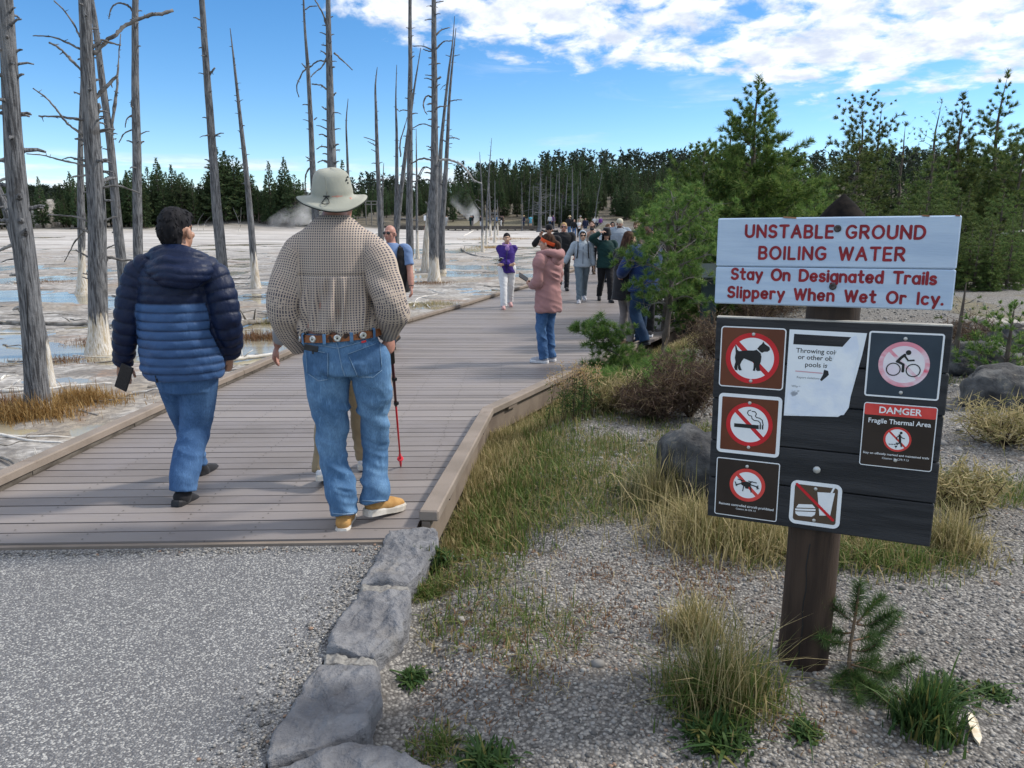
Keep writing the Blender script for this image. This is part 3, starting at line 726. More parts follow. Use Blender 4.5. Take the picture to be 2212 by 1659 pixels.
# no dogs
p = panel('no_dogs_panel', -.342, .124, -.127, .337, .012, .004, M_BROWN); prohibition(p, -.2335, .229, .0885, .0165)
mb = MB()
body = [(258, 234), (267, 240), (274, 268), (286, 277), (330, 270), (385, 270), (405, 264), (432, 288), (438, 312), (434, 345), (425, 372), (428, 398), (434, 408), (412, 412), (402, 404), (402, 384), (396, 404), (398, 411), (380, 409), (385, 392), (386, 352), (345, 336), (320, 326), (304, 346), (293, 372), (300, 398), (306, 408), (288, 411), (279, 398), (278, 370), (274, 398), (277, 411), (258, 408), (252, 388), (262, 352), (257, 322), (263, 290)]
mb.prism([TA(*q) for q in body], Y0, Y0 - .0004); mb.prism([TA(*q) for q in [(409, 257), (425, 236), (440, 224), (450, 206), (458, 222), (492, 246), (494, 264), (478, 276), (457, 276), (442, 284), (432, 279)]], Y0, Y0 - .0004)
onb(mb, 'dog_silhouette', M_BLK, p); rivet(-.233, .313, p, -.0045); rivet(-.234, .150, p, -.0045)
# no smoking
p = panel('no_smoking_panel', -.339, -.116, -.126, .100, .016, .012, M_BROWN)
prohibition(p, -.231, -.006, .0785, .0145)
TC = lambda x, y: TA(x, y, 352, 778, -.231, -.006)
mb = MB(); mb.prism([TC(248, 774), (TC(418, 778)), TC(418, 806), TC(248, 800)], Y0, Y0 - .0004)
for a in (424, 440): mb.prism([TC(a, 776), TC(a + 9, 776), TC(a + 9, 806), TC(a, 806)], Y0, Y0 - .0004)
stroke(mb, [TC(*q) for q in [(362, 674), (345, 680), (340, 697), (350, 712), (368, 716), (372, 735), (388, 746), (414, 748), (428, 760), (430, 775)]], .0032, Y0)
stroke(mb, [TC(*q) for q in [(372, 682), (392, 684), (402, 698), (394, 714), (402, 724), (425, 728), (442, 742), (448, 775)]], .0032, Y0)
onb(mb, 'cigarette_symbol', M_BLK, p); rivet(-.233, .072, p, -.0045); rivet(-.229, -.088, p, -.0045)
# no drones
p = panel('no_drones_panel', -.336, -.351, -.120, -.136, .008, .0032, M_DBROWN); prohibition(p, -.226, -.228, .061, .0125, M_RED2)
TD = lambda x, y: TA(x, y, 343, 1190, -.226, -.228)
mb = MB()
mb.prism([TD(*q) for q in [(300, 1172), (335, 1163), (365, 1168), (372, 1185), (360, 1200), (320, 1200), (302, 1190)]], Y0, Y0 - .0004)
for s in ([(302, 1180), (268, 1192)], [(372, 1185), (418, 1196)], [(305, 1165), (300, 1158)], [(365, 1168), (378, 1160)]): stroke(mb, [TD(*q) for q in s], .004, Y0 - .0004)
for s in ([(278, 1150), (322, 1160)], [(352, 1158), (408, 1166)], [(258, 1172), (270, 1200)], [(418, 1186), (412, 1212)], [(408, 1200), (424, 1208)], [(262, 1196), (280, 1188)]): stroke(mb, [TD(*q) for q in s], .003, Y0 - .0006)
for s in ([(315, 1196), (308, 1235), (314, 1238), (322, 1198)], [(360, 1196), (368, 1242), (374, 1240), (370, 1194)], [(326, 1200), (330, 1214), (350, 1216), (354, 1200)]): mb.prism([TD(*q) for q in s], Y0 - .0005, Y0 - .0009)
onb(mb, 'drone_silhouette', M_BLK, p); rivet(-.230, -.159, p, -.004)
ftext('Remote controlled aircraft prohibited', -.2265, -.3115, .0125, -.0038, M_WHITE, p, bold=.0001, width=.188)
ftext('Citation: 36 CFR 1.5', -.2265, -.3235, .009, -.0038, M_WHITE, p, width=.068)
# no food
p = panel('no_food_panel', -.080, -.346, .084, -.188, .022, .013, M_OLIVE)
TF = lambda x, y: (-.080 + (x - 637 + (y - 1150) * .04) * .000485, -.188 - (y - 1150 - (x - 637) * .1) * .000525)
mb = MB()
for q in ([(678, 1335), (690, 1318), (780, 1318), (800, 1338), (800, 1342), (676, 1342)], [(668, 1349), (804, 1349), (804, 1362), (668, 1362)], [(668, 1369), (804, 1369), (800, 1388), (780, 1402), (690, 1398), (672, 1385)]): mb.prism([TF(*k) for k in q], -.0037, -.0041)
mb.prism([TF(*k) for k in [(812, 1232), (926, 1236), (900, 1390), (830, 1392)]], -.0037, -.0041)
stroke(mb, [TF(*k) for k in [(904, 1234), (922, 1194)]], .006, -.0042)
onb(mb, 'food_symbol', M_WHITE, p)
mb = MB(); stroke(mb, [TF(*k) for k in [(676, 1180), (918, 1420)]], .0095, -.0046); onb(mb, 'red_slash', M_RED, p); rivet(0, -.211, p, -.0038); rivet(.002, -.325, p, -.0038)
# no bicycles, bleached
p = panel('no_bicycles_panel', .1255, .1275, .3405, .3415, .009, .0055, M_NAVY)
mb = MB(); mb.prism(circ(.233, .238, .062), -.0037, -.004); onb(mb, 'disc', pm('bleached_disc', (.76, .66, .74), (.80, .78, .80), 12, .45), p)
mb = MB(); ringm(mb, .233, .238, .060, .0735, -.0037, -.0043); slash(mb, .233, .238, .061, .010, -.0041, -.0042); onb(mb, 'red_ring', M_PINK, p)
TB = lambda x, y: (.233 + (x - 523 + (y - 373) * .06) * .000418, .238 - (y - 373 - (x - 523) * .05) * .000478)
mb = MB()
for q in ((452, 405), (588, 412)): c = TB(*q); stroke(mb, circ(c[0], c[1], .0198, 36), .0032, Y0, True)
stroke(mb, [TB(478, 352), TB(505, 325), TB(528, 308)], .0085, Y0); stroke(mb, [TB(528, 314), TB(552, 346), TB(590, 344)], .0055, Y0); stroke(mb, [TB(480, 352), TB(520, 372), TB(518, 418)], .0085, Y0)
mb.prism(circ(*TB(553, 292), .0078, 20), Y0, Y0 - .0005); onb(mb, 'cyclist_symbol', M_BLK, p); rivet(.231, .321, p, -.004); rivet(.232, .146, p, -.004)
# danger panel
p = panel('danger_panel', .128, -.108, .342, .1065, .009, .003, M_DBROWN)
mb = MB(); mb.prism(rrect(.131, .066, .339, .1035, .005), -.0037, -.004); onb(mb, 'red_band', M_RED2, p)
ftext('DANGER', .235, .0745, .030, -.0042, M_WHITE, p, bold=.0006, width=.124)
ftext('Fragile Thermal Area', .2355, .040, .0225, -.0038, M_WHITE, p, bold=.0003, width=.182)
prohibition(p, .235, -.010, .041, .0065, M_RED2)
TE = lambda x, y: (.235 + (x - 477 + (y - 880) * .05) * .00043, -.010 - (y - 880 - (x - 477) * .05) * .00050)
mb = MB(); mb.prism(circ(*TE(501, 835), .0042, 16), Y0, Y0 - .0004)
stroke(mb, [TE(492, 850), TE(496, 890)], .007, Y0); stroke(mb, [TE(494, 852), TE(510, 868), TE(525, 872)], .003, Y0); stroke(mb, [TE(490, 852), TE(474, 864), TE(472, 880)], .003, Y0)
stroke(mb, [TE(496, 890), TE(503, 908), TE(506, 925)], .0042, Y0); stroke(mb, [TE(496, 890), TE(490, 905), TE(472, 904)], .0042, Y0)
for a in range(4): mb.prism([TE(420 + a * 17, 910), TE(433 + a * 17, 911), TE(433 + a * 17, 916), TE(420 + a * 17, 915)], Y0, Y0 - .0004)
mb.prism([TE(462, 922), TE(478, 922), TE(478, 928), TE(472, 930), TE(472, 938), TE(467, 938), TE(467, 930), TE(462, 928)], Y0, Y0 - .0004)
onb(mb, 'walker_symbol', M_BLK, p); rivet(.234, .083, p, -.0043); rivet(.235, -.081, p, -.0038)
ftext('Stay on officially marked and maintained trails', .2345, -.0665, .010, -.0038, M_WHITE, p, bold=.00006, width=.194)
ftext('Citation: 36 CFR 7.13', .2345, -.080, .009, -.0038, M_WHITE, p, width=.078)
# torn laminated notice
mb = MB(); mb.prism([(-.118, .335), (.119, .333), (.110, .262), (.094, .168), (.080, .085), (.070, .062), (.052, .048), (-.119, .037)], -.0006, -.0016); p = onb(mb, 'torn_notice', M_PAPER, sg)
TP = lambda x, y: (-.118 + (x - 625 + (y - 130) * .05) * .000490, .335 - (y - 130 - (x - 625) * .055) * .000515)
mb = MB(); mb.prism([TP(*q) for q in [(1045, 172), (1015, 186), (962, 246), (925, 272), (905, 330), (868, 375), (850, 405), (835, 452), (760, 486), (690, 512), (622, 545), (600, 690), (700, 706), (900, 700), (980, 690), (1010, 640), (1040, 400), (1062, 250)]], -.0018, -.0023); onb(mb, 'torn_area', M_TORN, p)
mb = MB(); mb.prism([TP(*q) for q in [(655, 160), (1012, 184), (960, 246), (650, 228)]], -.0018, -.0021); mb.prism([TP(*q) for q in [(850, 395), (875, 402), (880, 428), (862, 446), (835, 470), (825, 462), (842, 430)]], -.0024, -.0026); onb(mb, 'black_header', M_BOARD, p)
ftext('Throwing coins', TP(668, 282)[0], TP(668, 282)[1], .0225, -.0019, M_BLK, p, align='LEFT', bold=.0002, clip=lambda z: np.full_like(z, .0315))
ftext('or other objects', TP(680, 325)[0], TP(680, 325)[1], .0225, -.0019, M_BLK, p, align='LEFT', bold=.0002, clip=lambda z: np.full_like(z, .0195))
ftext('pools is', TP(726, 375)[0], TP(726, 375)[1], .0225, -.0019, M_BLK, p, align='LEFT', bold=.0002, width=.069)
ftext('Report violations', TP(675, 452)[0], TP(675, 452)[1], .0105, -.0019, M_GREY, p, align='LEFT', width=.071)
ftext('Why is', TP(642, 512)[0], TP(642, 512)[1], .0105, -.0019, M_GREY, p, align='LEFT', width=.029)
mb = MB(); stroke(mb, [TP(668, 405), TP(838, 418)], .003, -.0019); onb(mb, 'red_line', pm('pale_red_print', (.6, .3, .35)), p)
# ---------------------------------------------------------------- people
def cloth(name, c, var=.78, rough=.85, sheen=.15, bump=.15, scale=5, bscale=260):
    c2 = tuple(min(1, v * var) for v in c); return pm(name, c2, c, scale, rough, bump, bscale, sheen=sheen, spec=.2, bdist=.002)
def skin_mat(name, c):
    m, t, b = newmat(name); a = t.attr('tint'); v = t.new('ShaderNodeTexCoord').outputs['Object']
    col = t.mix(t.ramp(t.noise(v, 25, 4), .35, .65), tuple(x * .9 for x in c), tuple(min(1, x * 1.06) for x in c))
    t.put(b.inputs['Base Color'], t.mix(1.0, col, a, 'MULTIPLY')); b.inputs['Roughness'].default_value = .5; b.inputs['Subsurface Weight'].default_value = .0
    return m
SK = {'light': skin_mat('light_skin', (.50, .29, .21)), 'tan': skin_mat('tan_skin', (.40, .215, .145)), 'red': skin_mat('ruddy_skin', (.42, .205, .155)), 'asian': skin_mat('warm_skin', (.52, .32, .22))}
HAIRM = {}
for n_, c1, c2 in (('black', (.006, .006, .008), (.018, .017, .02)), ('brown', (.030, .014, .009), (.075, .038, .024)), ('blond', (.30, .19, .09), (.48, .33, .17)), ('grey', (.30, .29, .28), (.5, .49, .47)), ('ltbrown', (.10, .055, .03), (.2, .12, .07))):
    HAIRM[n_] = pm(n_ + '_hair', c1, c2, 9, .75, .5, 40, stretch=(5, 5, 1), spec=.15)
class Blob:
    def __init__(s): s.V = []; s.F = []; s.n = 0
    def add(s, V, F):
        s.V.append(np.asarray(V, float)); s.F += [tuple(i + s.n for i in f) for f in F]; s.n += len(V)
    def loft(s, C, A, B, U, Wv, n=20):
        """closed skin over rings: centre, half sizes along unit vectors U and W"""
        a = np.linspace(0, 2 * np.pi, n, endpoint=False); V = []
        for c, ra, rb, u, w_ in zip(C, A, B, U, Wv): V.append(np.asarray(c) + np.outer(np.cos(a) * ra, u) + np.outer(np.sin(a) * rb, w_))
        V = np.concatenate(V); L = len(C)
        F = [(i * n + k, i * n + (k + 1) % n, (i + 1) * n + (k + 1) % n, (i + 1) * n + k) for i in range(L - 1) for k in range(n)]
        F += [tuple(range(n))[::-1], tuple((L - 1) * n + k for k in range(n))]; s.add(V, F)
    def tube(s, pts, rad, ref=(0, 1, 0), asp=1.0, n=16, sm=True, round0=True, round1=True):
        P = np.asarray(pts, float); R_ = np.asarray(rad, float)
        if sm and len(P) > 2: Q = smooth_path(np.column_stack([P, R_]), len(P) * 4); P, R_ = Q[:, :3], Q[:, 3]
        T = np.gradient(P, axis=0); T /= np.linalg.norm(T, axis=1, keepdims=True) + 1e-12
        C, A, U, W_ = [], [], [], []
        def frame(t):
            u = np.asarray(ref, float) - t * np.dot(ref, t)
            if np.linalg.norm(u) < .1: u = np.cross(t, [1., 0, 0])
            u /= np.linalg.norm(u); return u, np.cross(t, u)
        def end(i, sg):
            out = []
            for th in (80, 55, 30): out.append((P[i] + sg * T[i] * R_[i] * math.sin(R(th)) * .8, R_[i] * math.cos(R(th)), *frame(T[i])))
            return out
        seq = (end(0, -1) if round0 else []) + [(P[i], R_[i], *frame(T[i])) for i in range(len(P))] + (end(len(P) - 1, 1)[::-1] if round1 else [])
        s.loft([q[0] for q in seq], [q[1] for q in seq], [q[1] * asp for q in seq], [q[2] for q in seq], [q[3] for q in seq], n)
    def ell(s, c, r, M=None, n=16):
        m_ = MB(); m_.ell((0, 0, 0), r, None, n, max(8, n * 2 // 3)); V = np.array(m_.v); V = V @ np.array(M).T if M is not None else V; s.add(V + np.asarray(c), m_.f)
    def remesh(s, voxel, smooth=3, fac=.5):
        me = bpy.data.meshes.new('b'); me.from_pydata(np.concatenate(s.V).tolist(), [], s.F); ob = bpy.data.objects.new('b', me); COL.objects.link(ob)
        md = ob.modifiers.new('r', 'REMESH'); md.mode = 'VOXEL'; md.voxel_size = voxel
        if smooth: q = ob.modifiers.new('s', 'SMOOTH'); q.factor = fac; q.iterations = smooth
        dg = bpy.context.evaluated_depsgraph_get(); dg.update(); m2 = bpy.data.meshes.new_from_object(ob.evaluated_get(dg)); bpy.data.objects.remove(ob); bpy.data.meshes.remove(me)
        V = np.empty(len(m2.vertices) * 3, np.float32); m2.vertices.foreach_get('co', V); V = V.reshape(-1, 3).astype(float)
        N = np.empty(len(m2.vertices) * 3, np.float32); m2.vertices.foreach_get('normal', N); N = N.reshape(-1, 3).astype(float)
        F = np.empty(len(m2.loops), np.int32); m2.loops.foreach_get('vertex_index', F); F = F.reshape(-1, 4); bpy.data.meshes.remove(m2)
        return V, F, N
def folds(V, N, amp, seed=0, wgt=1.0):
    Q = np.stack([V[:, 0] * 6 + V[:, 2] * 3, V[:, 1] * 6, V[:, 2] * 15 + V[:, 0] * 6], -1); n1, n2 = vnoise(Q, seed), vnoise(Q * [1.6, 1.6, 1.5] + 7, seed + 3)
    return V + N * (amp * wgt * (.9 * (.33 - np.abs(n1)) * 1.6 + .5 * (.33 - np.abs(n2)) + .35 * vnoise(V * 7, seed + 5)))[:, None]
def rotz(a): c, s = math.cos(a), math.sin(a); return np.array([[c, -s, 0], [s, c, 0], [0, 0, 1.]])
def ik(S, T, l1, l2, pole):
    S, T, pole = map(lambda v: np.asarray(v, float), (S, T, pole)); d = T - S; L = np.linalg.norm(d); L2 = min(L, (l1 + l2) * .995); d = d / L; T = S + d * L2
    a = (l1 ** 2 - l2 ** 2 + L2 ** 2) / (2 * L2); h = math.sqrt(max(l1 ** 2 - a * a, 0)); p = pole - d * np.dot(pole, d); p /= np.linalg.norm(p) + 1e-9
    return S + d * a + p * h, T
def hand(b, Wp, d, nrm, s=1.0, curl=.5, thumb=1, grip=False, fr=.0085):
    """palm, five bent fingers, thumb off the side; nrm points out of the palm"""
    Wp, d, nrm = (np.asarray(v, float) for v in (Wp, d, nrm)); d /= np.linalg.norm(d); nrm = nrm - d * np.dot(nrm, d); nrm /= np.linalg.norm(nrm); sd = np.cross(d, nrm) * thumb
    K = Wp + d * .085 * s
    b.tube([Wp - d * .02 * s, Wp + d * .02 * s, Wp + d * .06 * s, K], [.027 * s, .034 * s, .040 * s, .037 * s], ref=sd, asp=.42, n=12)
    for j, (o, L) in enumerate(((.030, .072), (.010, .080), (-.010, .075), (-.029, .060))):
        p = K + sd * o * s - d * abs(o) * .25 * s; a = 0; pts = [p - d * .01 * s, p]; c_ = curl * (1 + .08 * j)
        for q, f in enumerate((.42, .33, .25)):
            a += c_ * (.75, 1.0, .7)[q]; dd = d * math.cos(a) + nrm * math.sin(a); p = p + dd * L * f * s; pts.append(p)
        b.tube(pts, [fr * s * 1.1, fr * s * 1.1, fr * s, fr * s * .92, fr * s * .75], n=8, sm=False)
    t0 = Wp + d * .028 * s + sd * .026 * s; t1 = t0 + (sd * .75 + d * .6 + nrm * .35) * .034 * s; t2 = t1 + (sd * .25 + d * .9 + nrm * (.9 if curl > .6 else .35)) * .030 * s
    b.tube([t0, t1, t2], [.0125 * s, .0105 * s, .0085 * s], n=8, sm=False)
def wrinkle(V, N, amp, f=(14, 14, 22), seed=0, wgt=None):
    d = amp * fbm(V * np.asarray(f), 3, seed); d = d if wgt is None else d * wgt
    return V + N * d[:, None]
TORSO_M = [(.485, .158, .118), (.54, .160, .120), (.61, .158, .120), (.68, .172, .125), (.74, .186, .128), (.785, .188, .120), (.815, .165, .098), (.84, .105, .080), (.855, .068, .066)]
TORSO_F = [(.485, .158, .120), (.54, .152, .115), (.61, .138, .104), (.68, .148, .116), (.735, .156, .122), (.78, .154, .106), (.81, .135, .088), (.835, .085, .070), (.85, .056, .056)]
def person(loc, label, H=1.72, yaw=180., build=1.0, female=False, stride=0.0, step_side='L', arms=None, top=None, sleeve='long', bottom=None, shorts=False, shoes=None, sole=None, hair='black', hstyle='short', hat=None, glasses=False, skin='light', head_yaw=0.0, lod=1, hem=None, loose=1.0, legw=1.0, lean=0.0, group='visitors on the boardwalk', extra=None, J=None, torso=None, legs=None, foot_yaw=(8, -8), coat=False, beard=False, crouch=0.0, tint_arm=None, sl_r=1.0, wr=.006, head_nod=0.0, foot_pitch=None, vox=None, boot=False):
    loc = np.asarray(loc, float); root = empty('person', loc, label, 'person', group); Y = rotz(R(yaw)); h = H; vb = vox or {2: .0058, 1: .0085, 0: .017}[lod]; vc = {2: .0078, 1: .0105, 0: .02}[lod] if not vox else vox * 1.35
    X = lambda x, y, z: Y @ np.array([x * h, y * h + lean * max(z - .5, 0) * h, z * h])
    hw = .052 if not female else .050; sw = (.112 if not female else .098) * (1 + (build - 1) * .7)
    j = {'hipL': X(-hw, 0, .52), 'hipR': X(hw, 0, .52), 'shL': X(-sw, 0, .805), 'shR': X(sw, 0, .805), 'neck': X(0, 0.0, .85), 'head': X(0, .018, .925)}
    st = stride / 2 * (1 if step_side == 'L' else -1)
    for k, sg, f in (('L', -1, st), ('R', 1, -st)):
        ank = X(sg * hw * 1.05, f, .047 + (.03 if f < -.03 else 0)); kn, _ = ik(j['hip' + k], ank, .239 * h, .2385 * h, Y @ np.array([0, 1, 0])); j['an' + k] = ank; j['kn' + k] = kn
    arms = arms or {}
    for k, sg in (('L', -1), ('R', 1)):
        a = arms.get(k, {}); t = a.get('t', (sg * (sw + .055), .03 - f * 0, .46)); 
        el_, wr_ = ik(j['sh' + k], X(*t), .17 * h, .145 * h, Y @ np.array(a.get('pole', (sg * .5, -1, -.2)))); j['el' + k] = el_; j['wr' + k] = wr_
    if J: j.update({k: np.asarray(v, float) for k, v in J.items()})
    hs = h * .138 / .24; HY = Y @ rotz(R(head_yaw))
    if head_nod: a_ = R(head_nod); HY = HY @ np.array([[1, 0, 0], [0, math.cos(a_), math.sin(a_)], [0, -math.sin(a_), math.cos(a_)]])
    hc = j['head']; hp = lambda x, y, z: hc + HY @ (np.array([x, y, z]) * hs)
    # --- body: one continuous skin from head to feet
    b = Blob(); kk = 22 if lod == 2 else 14
    b.ell(hp(0, -.012, .025), np.array([.076, .094, .092]) * hs, HY, kk); b.ell(hp(0, .028, -.035), np.array([.062, .066, .080]) * hs, HY, kk); b.ell(hp(0, .050, -.088), np.array([.030, .028, .026]) * hs, HY, 12)
    if lod: 
        b.tube([hp(0, .090, .018), hp(0, .104, -.012), hp(0, .110, -.030)], np.array([.010, .013, .016]) * hs, n=8, sm=False)
        for sg in (-1, 1):
            b.ell(hp(sg * .084, -.012, -.012), np.array([.013, .021, .034]) * hs, HY, 10); b.ell(hp(sg * .045, .062, -.02), np.array([.022, .02, .02]) * hs, HY, 10)
        b.tube([hp(-.03, .085, .030), hp(0, .092, .030), hp(.03, .085, .030)], np.array([.012, .013, .012]) * hs, n=8)
        b.ell(hp(0, .086, -.062), np.array([.024, .010, .010]) * hs, HY, 8)
    nb = .052 if female else .062 * (1 + (build - 1) * .5)
    b.tube([hp(0, -.02, -.06), (j['neck'] + hp(0, -.02, -.06)) / 2, j['neck'] - [0, 0, .02 * h], j['neck'] - [0, 0, .06 * h]], [nb * .92 * hs, nb * hs, nb * 1.1 * hs, nb * 1.5 * hs])
    tz = torso or [(z * h, a * h * build * .607, bb * h * build * .70) for z, a, bb in (TORSO_F if female else TORSO_M)]
    u0, w0 = Y @ np.array([1., 0, 0]), Y @ np.array([0, 1., 0])
    cc = lambda z: (j['neck'] * np.array([1, 1, 0]) * np.clip((z / h - .5) / .35, 0, 1.1) + (j['hipL'] + j['hipR']) / 2 * np.array([1, 1, 0]) * (1 - np.clip((z / h - .5) / .35, 0, 1))) + np.array([0, 0, z])
    TC_ = [r[3] + np.array([0, 0, r[0]]) if len(r) > 3 else cc(r[0]) for r in tz]
    sh = .86
    b.loft([TC_[i] for i in range(len(tz))], [r[1] * sh for r in tz], [r[2] * sh for r in tz], [u0] * len(tz), [w0] * len(tz))
    ar = .031 * h * (build * .5 + .5) * (.88 if female else 1)
    for k, sg in (('L', -1), ('R', 1)):
        S_, E_, W_ = j['sh' + k], j['el' + k], j['wr' + k]
        b.tube([S_, S_ * .5 + E_ * .5, E_, E_ * .55 + W_ * .45, W_], [ar * 1.1, ar, ar * .78, ar * .82, ar * .56]); d = (W_ - E_) / np.linalg.norm(W_ - E_); a = arms.get(k, {})
        if lod: hand(b, W_, a.get('hd', d) if a.get('hd') is None else Y @ np.array(a['hd'], float), Y @ np.array(a.get('pn', (-sg, .3, 0)), float), hs * (.9 if female else 1.0), a.get('curl', .42), thumb=-1 * sg * a.get('tf', 1), fr=.0085 if lod == 2 else .0098)
        else: b.ell(W_ + d * .07 * hs, (.035, .035, .06), None, 8)
        H_, K_, A_ = j['hip' + k], j['kn' + k], j['an' + k]; lr = .042 * h * (build * .4 + .6)
        if legs: pl, rl = legs['LR'.index(k)]; b.tube(list(pl[:-1]) + [A_], [q * .6 for q in rl[:-1]] + [lr * .5])
        else: b.tube([H_, H_ * .5 + K_ * .5, K_, K_ * .6 + A_ * .4, A_], [lr * 1.15, lr, lr * .72, lr * .74, lr * .42])
    V, F, N = b.remesh(vb, 2 if lod else 1)
    me = np_mesh('body', V, F, True); L = (V - hc) @ HY / hs; tint = np.ones((len(V), 3))
    if lod:
        e = np.exp(-(((np.abs(L[:, 0]) - .030) / .013) ** 2 + ((L[:, 2] - .008) / .0065) ** 2)) * (L[:, 1] > .05); tint *= 1 - .85 * e[:, None]
        br = np.exp(-(((np.abs(L[:, 0]) - .032) / .020) ** 2 + ((L[:, 2] - .033) / .006) ** 2)) * (L[:, 1] > .05); tint *= 1 - .6 * br[:, None]
        lp = np.exp(-((L[:, 0] / .024) ** 2 + ((L[:, 2] + .062) / .007) ** 2)) * (L[:, 1] > .06); tint *= 1 - lp[:, None] * np.array([.15, .5, .45])
        if beard: bd = sst(-.035, -.055, L[:, 2]) * (L[:, 1] > .0) * (np.abs(L[:, 2]) < .14) * (np.linalg.norm(L, axis=1) < .17); tint *= 1 - bd[:, None] * np.array([.8, .82, .84])
    set_attr(me, 'tint', tint); link('body', me, SK[skin], root)
    # --- trousers or shorts
    pv = {}
    if bottom is not None:
        b = Blob(); lw = legw
        top_z = .60 if not hem or hem > .58 else .56
        if legs: 
            for pts, rad in legs: b.tube(pts, rad, n=22, round1=False)
        else:
            for k in 'LR':
                H_, K_, A_ = j['hip' + k], j['kn' + k], j['an' + k]
                if shorts: b.tube([H_ + [0, 0, .02], H_ * .5 + K_ * .5, K_ * .86 + H_ * .14], [.066 * h * lw, .058 * h * lw, .054 * h * lw], round1=False)
                else: b.tube([H_ + [0, 0, .02 * h], H_ * .55 + K_ * .45, K_, K_ * .5 + A_ * .5, A_ * .86 + K_ * .14, A_ - [0, 0, .012 * h]], np.array([.064, .055, .043, .040, .037, .037]) * h * lw, round1=False)
        pr = [(r[0], r[1], r[2], TC_[i]) for i, r in enumerate(tz) if r[0] < top_z * h + .05 * h][:3] if torso is None else [(r[0], r[1] * .93, r[2] * .93, TC_[i]) for i, r in enumerate(tz)][:3]
        hipc = (j['hipL'] + j['hipR']) / 2
        rr = [(hipc + [0, 0, -.045 * h], .080 * h * build, .070 * h * build), (hipc + [0, 0, .0], .098 * h * build * .97, .074 * h * build)] + [(q[3], q[1] * .97 / (1 if torso else 1.55) * (1.0 if torso else 1), q[2] / (1 if torso else 1.5)) for q in pr]
        if torso is None: rr = [(hipc + [0, 0, -.05 * h], .078 * h * build, .066 * h * build), (hipc, .098 * h * build * (1.02 if female else .98), .072 * h * build), (hipc + [0, 0, .045 * h], .094 * h * build, .070 * h * build), (hipc + [0, 0, .085 * h], .088 * h * build, .066 * h * build)]
        b.loft([r[0] for r in rr], [r[1] for r in rr], [r[2] for r in rr], [u0] * len(rr), [w0] * len(rr), 24)
        V, F, N = b.remesh(vc, 3 if lod else 1)
        if lod:
            foc = sum(np.exp(-(np.abs(V[:, 2] - j[q][2]) / (.10 * h)) ** 2) for q in ('knL', 'anL', 'anR')) + .35
            V = folds(V, N, wr * 1.25, 3 + int(h * 1000) % 17, np.clip(foc, 0, 1.2))
        link('shorts' if shorts else 'trousers', np_mesh('trousers', V, F, True), bottom, root)
    # --- top with sleeves
    if top is not None:
        b = Blob(); hz = (hem if hem else .50) * h; rings = []
        for i, r in enumerate(tz):
            if r[0] >= hz - .02 * h: rings.append((TC_[i], r[1] / (1 if torso else 1.62), r[2] / (1 if torso else 1.62)))
        if torso is None:
            rings = [(TC_[i], r[1] * loose, r[2] * loose) for i, r in enumerate(tz) if r[0] > hz + .015 * h]
            f0 = rings[0]; rings = [(cc(hz), f0[1] * (1.05 if coat else 1.0), f0[2] * (1.08 if coat else 1.0)), (cc(hz + .014 * h), f0[1] * (1.07 if not coat else 1.06), f0[2] * 1.07)] + rings
        b.loft([r[0] for r in rings], [r[1] for r in rings], [r[2] for r in rings], [u0] * len(rings), [w0] * len(rings), 28)
        for k in 'LR':
            S_, E_, W_ = j['sh' + k], j['el' + k], j['wr' + k]; q = .040 * h * loose * sl_r * (.92 if female else 1) * (build * .5 + .5)
            if sleeve == 'long': b.tube([S_ + (TC_[-3] - S_) * .25, S_, S_ * .5 + E_ * .5, E_, E_ * .5 + W_ * .5, W_ * .95 + E_ * .05], [q * 1.0, q * 1.1, q * 1.02, q * .92, q * .86, q * .66], n=18, round1=False)
            elif sleeve == 'short': b.tube([S_ + (TC_[-3] - S_) * .25, S_, S_ * .45 + E_ * .55, S_ * .2 + E_ * .8], [q, q * 1.1, q * 1.05, q * 1.08], n=18, round1=False)
        V, F, N = b.remesh(vc, 4 if lod else 2)
        if lod:
            foc = .55 + np.exp(-(np.abs(V[:, 2] - j['elL'][2]) / (.09 * h)) ** 2) * .6 + np.exp(-(np.abs(V[:, 2] - hz) / (.07 * h)) ** 2) * .5
            V = folds(V, N, wr * 1.5, 11 + int(h * 1000) % 13, foc)
        link('coat' if coat else 'top', np_mesh('top', V, F, True), top, root)
    # --- shoes
    if shoes is not None:
        for n_, (k, fy) in enumerate(zip('LR', foot_yaw)):
            A_ = j['an' + k]; FY = rotz(R(yaw + fy)); pit = (foot_pitch[n_] if foot_pitch else (18 if A_[2] > .06 * h else 0)); a_ = R(-pit); PM = FY @ np.array([[1, 0, 0], [0, math.cos(a_), -math.sin(a_)], [0, math.sin(a_), math.cos(a_)]])
            b = Blob(); f = h / 1.72; dl = PM.T @ (j['kn' + k] - A_); dl /= np.linalg.norm(dl); al = np.array([0, -.02, .075]) * f; b.tube(np.array([[0, -.055, .055], [0, .02, .05], [0, .09, .037], [0, .155, .030]]) * f, np.array([.036, .039, .042, .030]) * f, ref=(0, 0, 1), asp=1.05, n=14); b.tube([al + dl * q * f for q in ((-.03, .02, .05) if not boot else (-.03, .05, .14))], np.array([.040, .039, .041]) * f * (1.15 if boot else 1), n=14, round1=False)
            V, F, N = b.remesh(.008 if lod == 2 else (.010 if lod else .02), 2); V[:, 2] = np.maximum(V[:, 2], .016 * f)
            off = A_ - PM @ (np.array([0, -.02, .075]) * f); lowest = 0.0
            s_o = Blob(); out = [(-.085, .022), (-.07, .034), (-.03, .037), (.03, .036), (.09, .045), (.14, .042), (.178, .024)]
            C_ = [np.array([0, y_, 0]) for y_, _ in out]
            o_ = link('shoe', np_mesh('shoe', V @ PM.T + off, F, True), shoes, root)
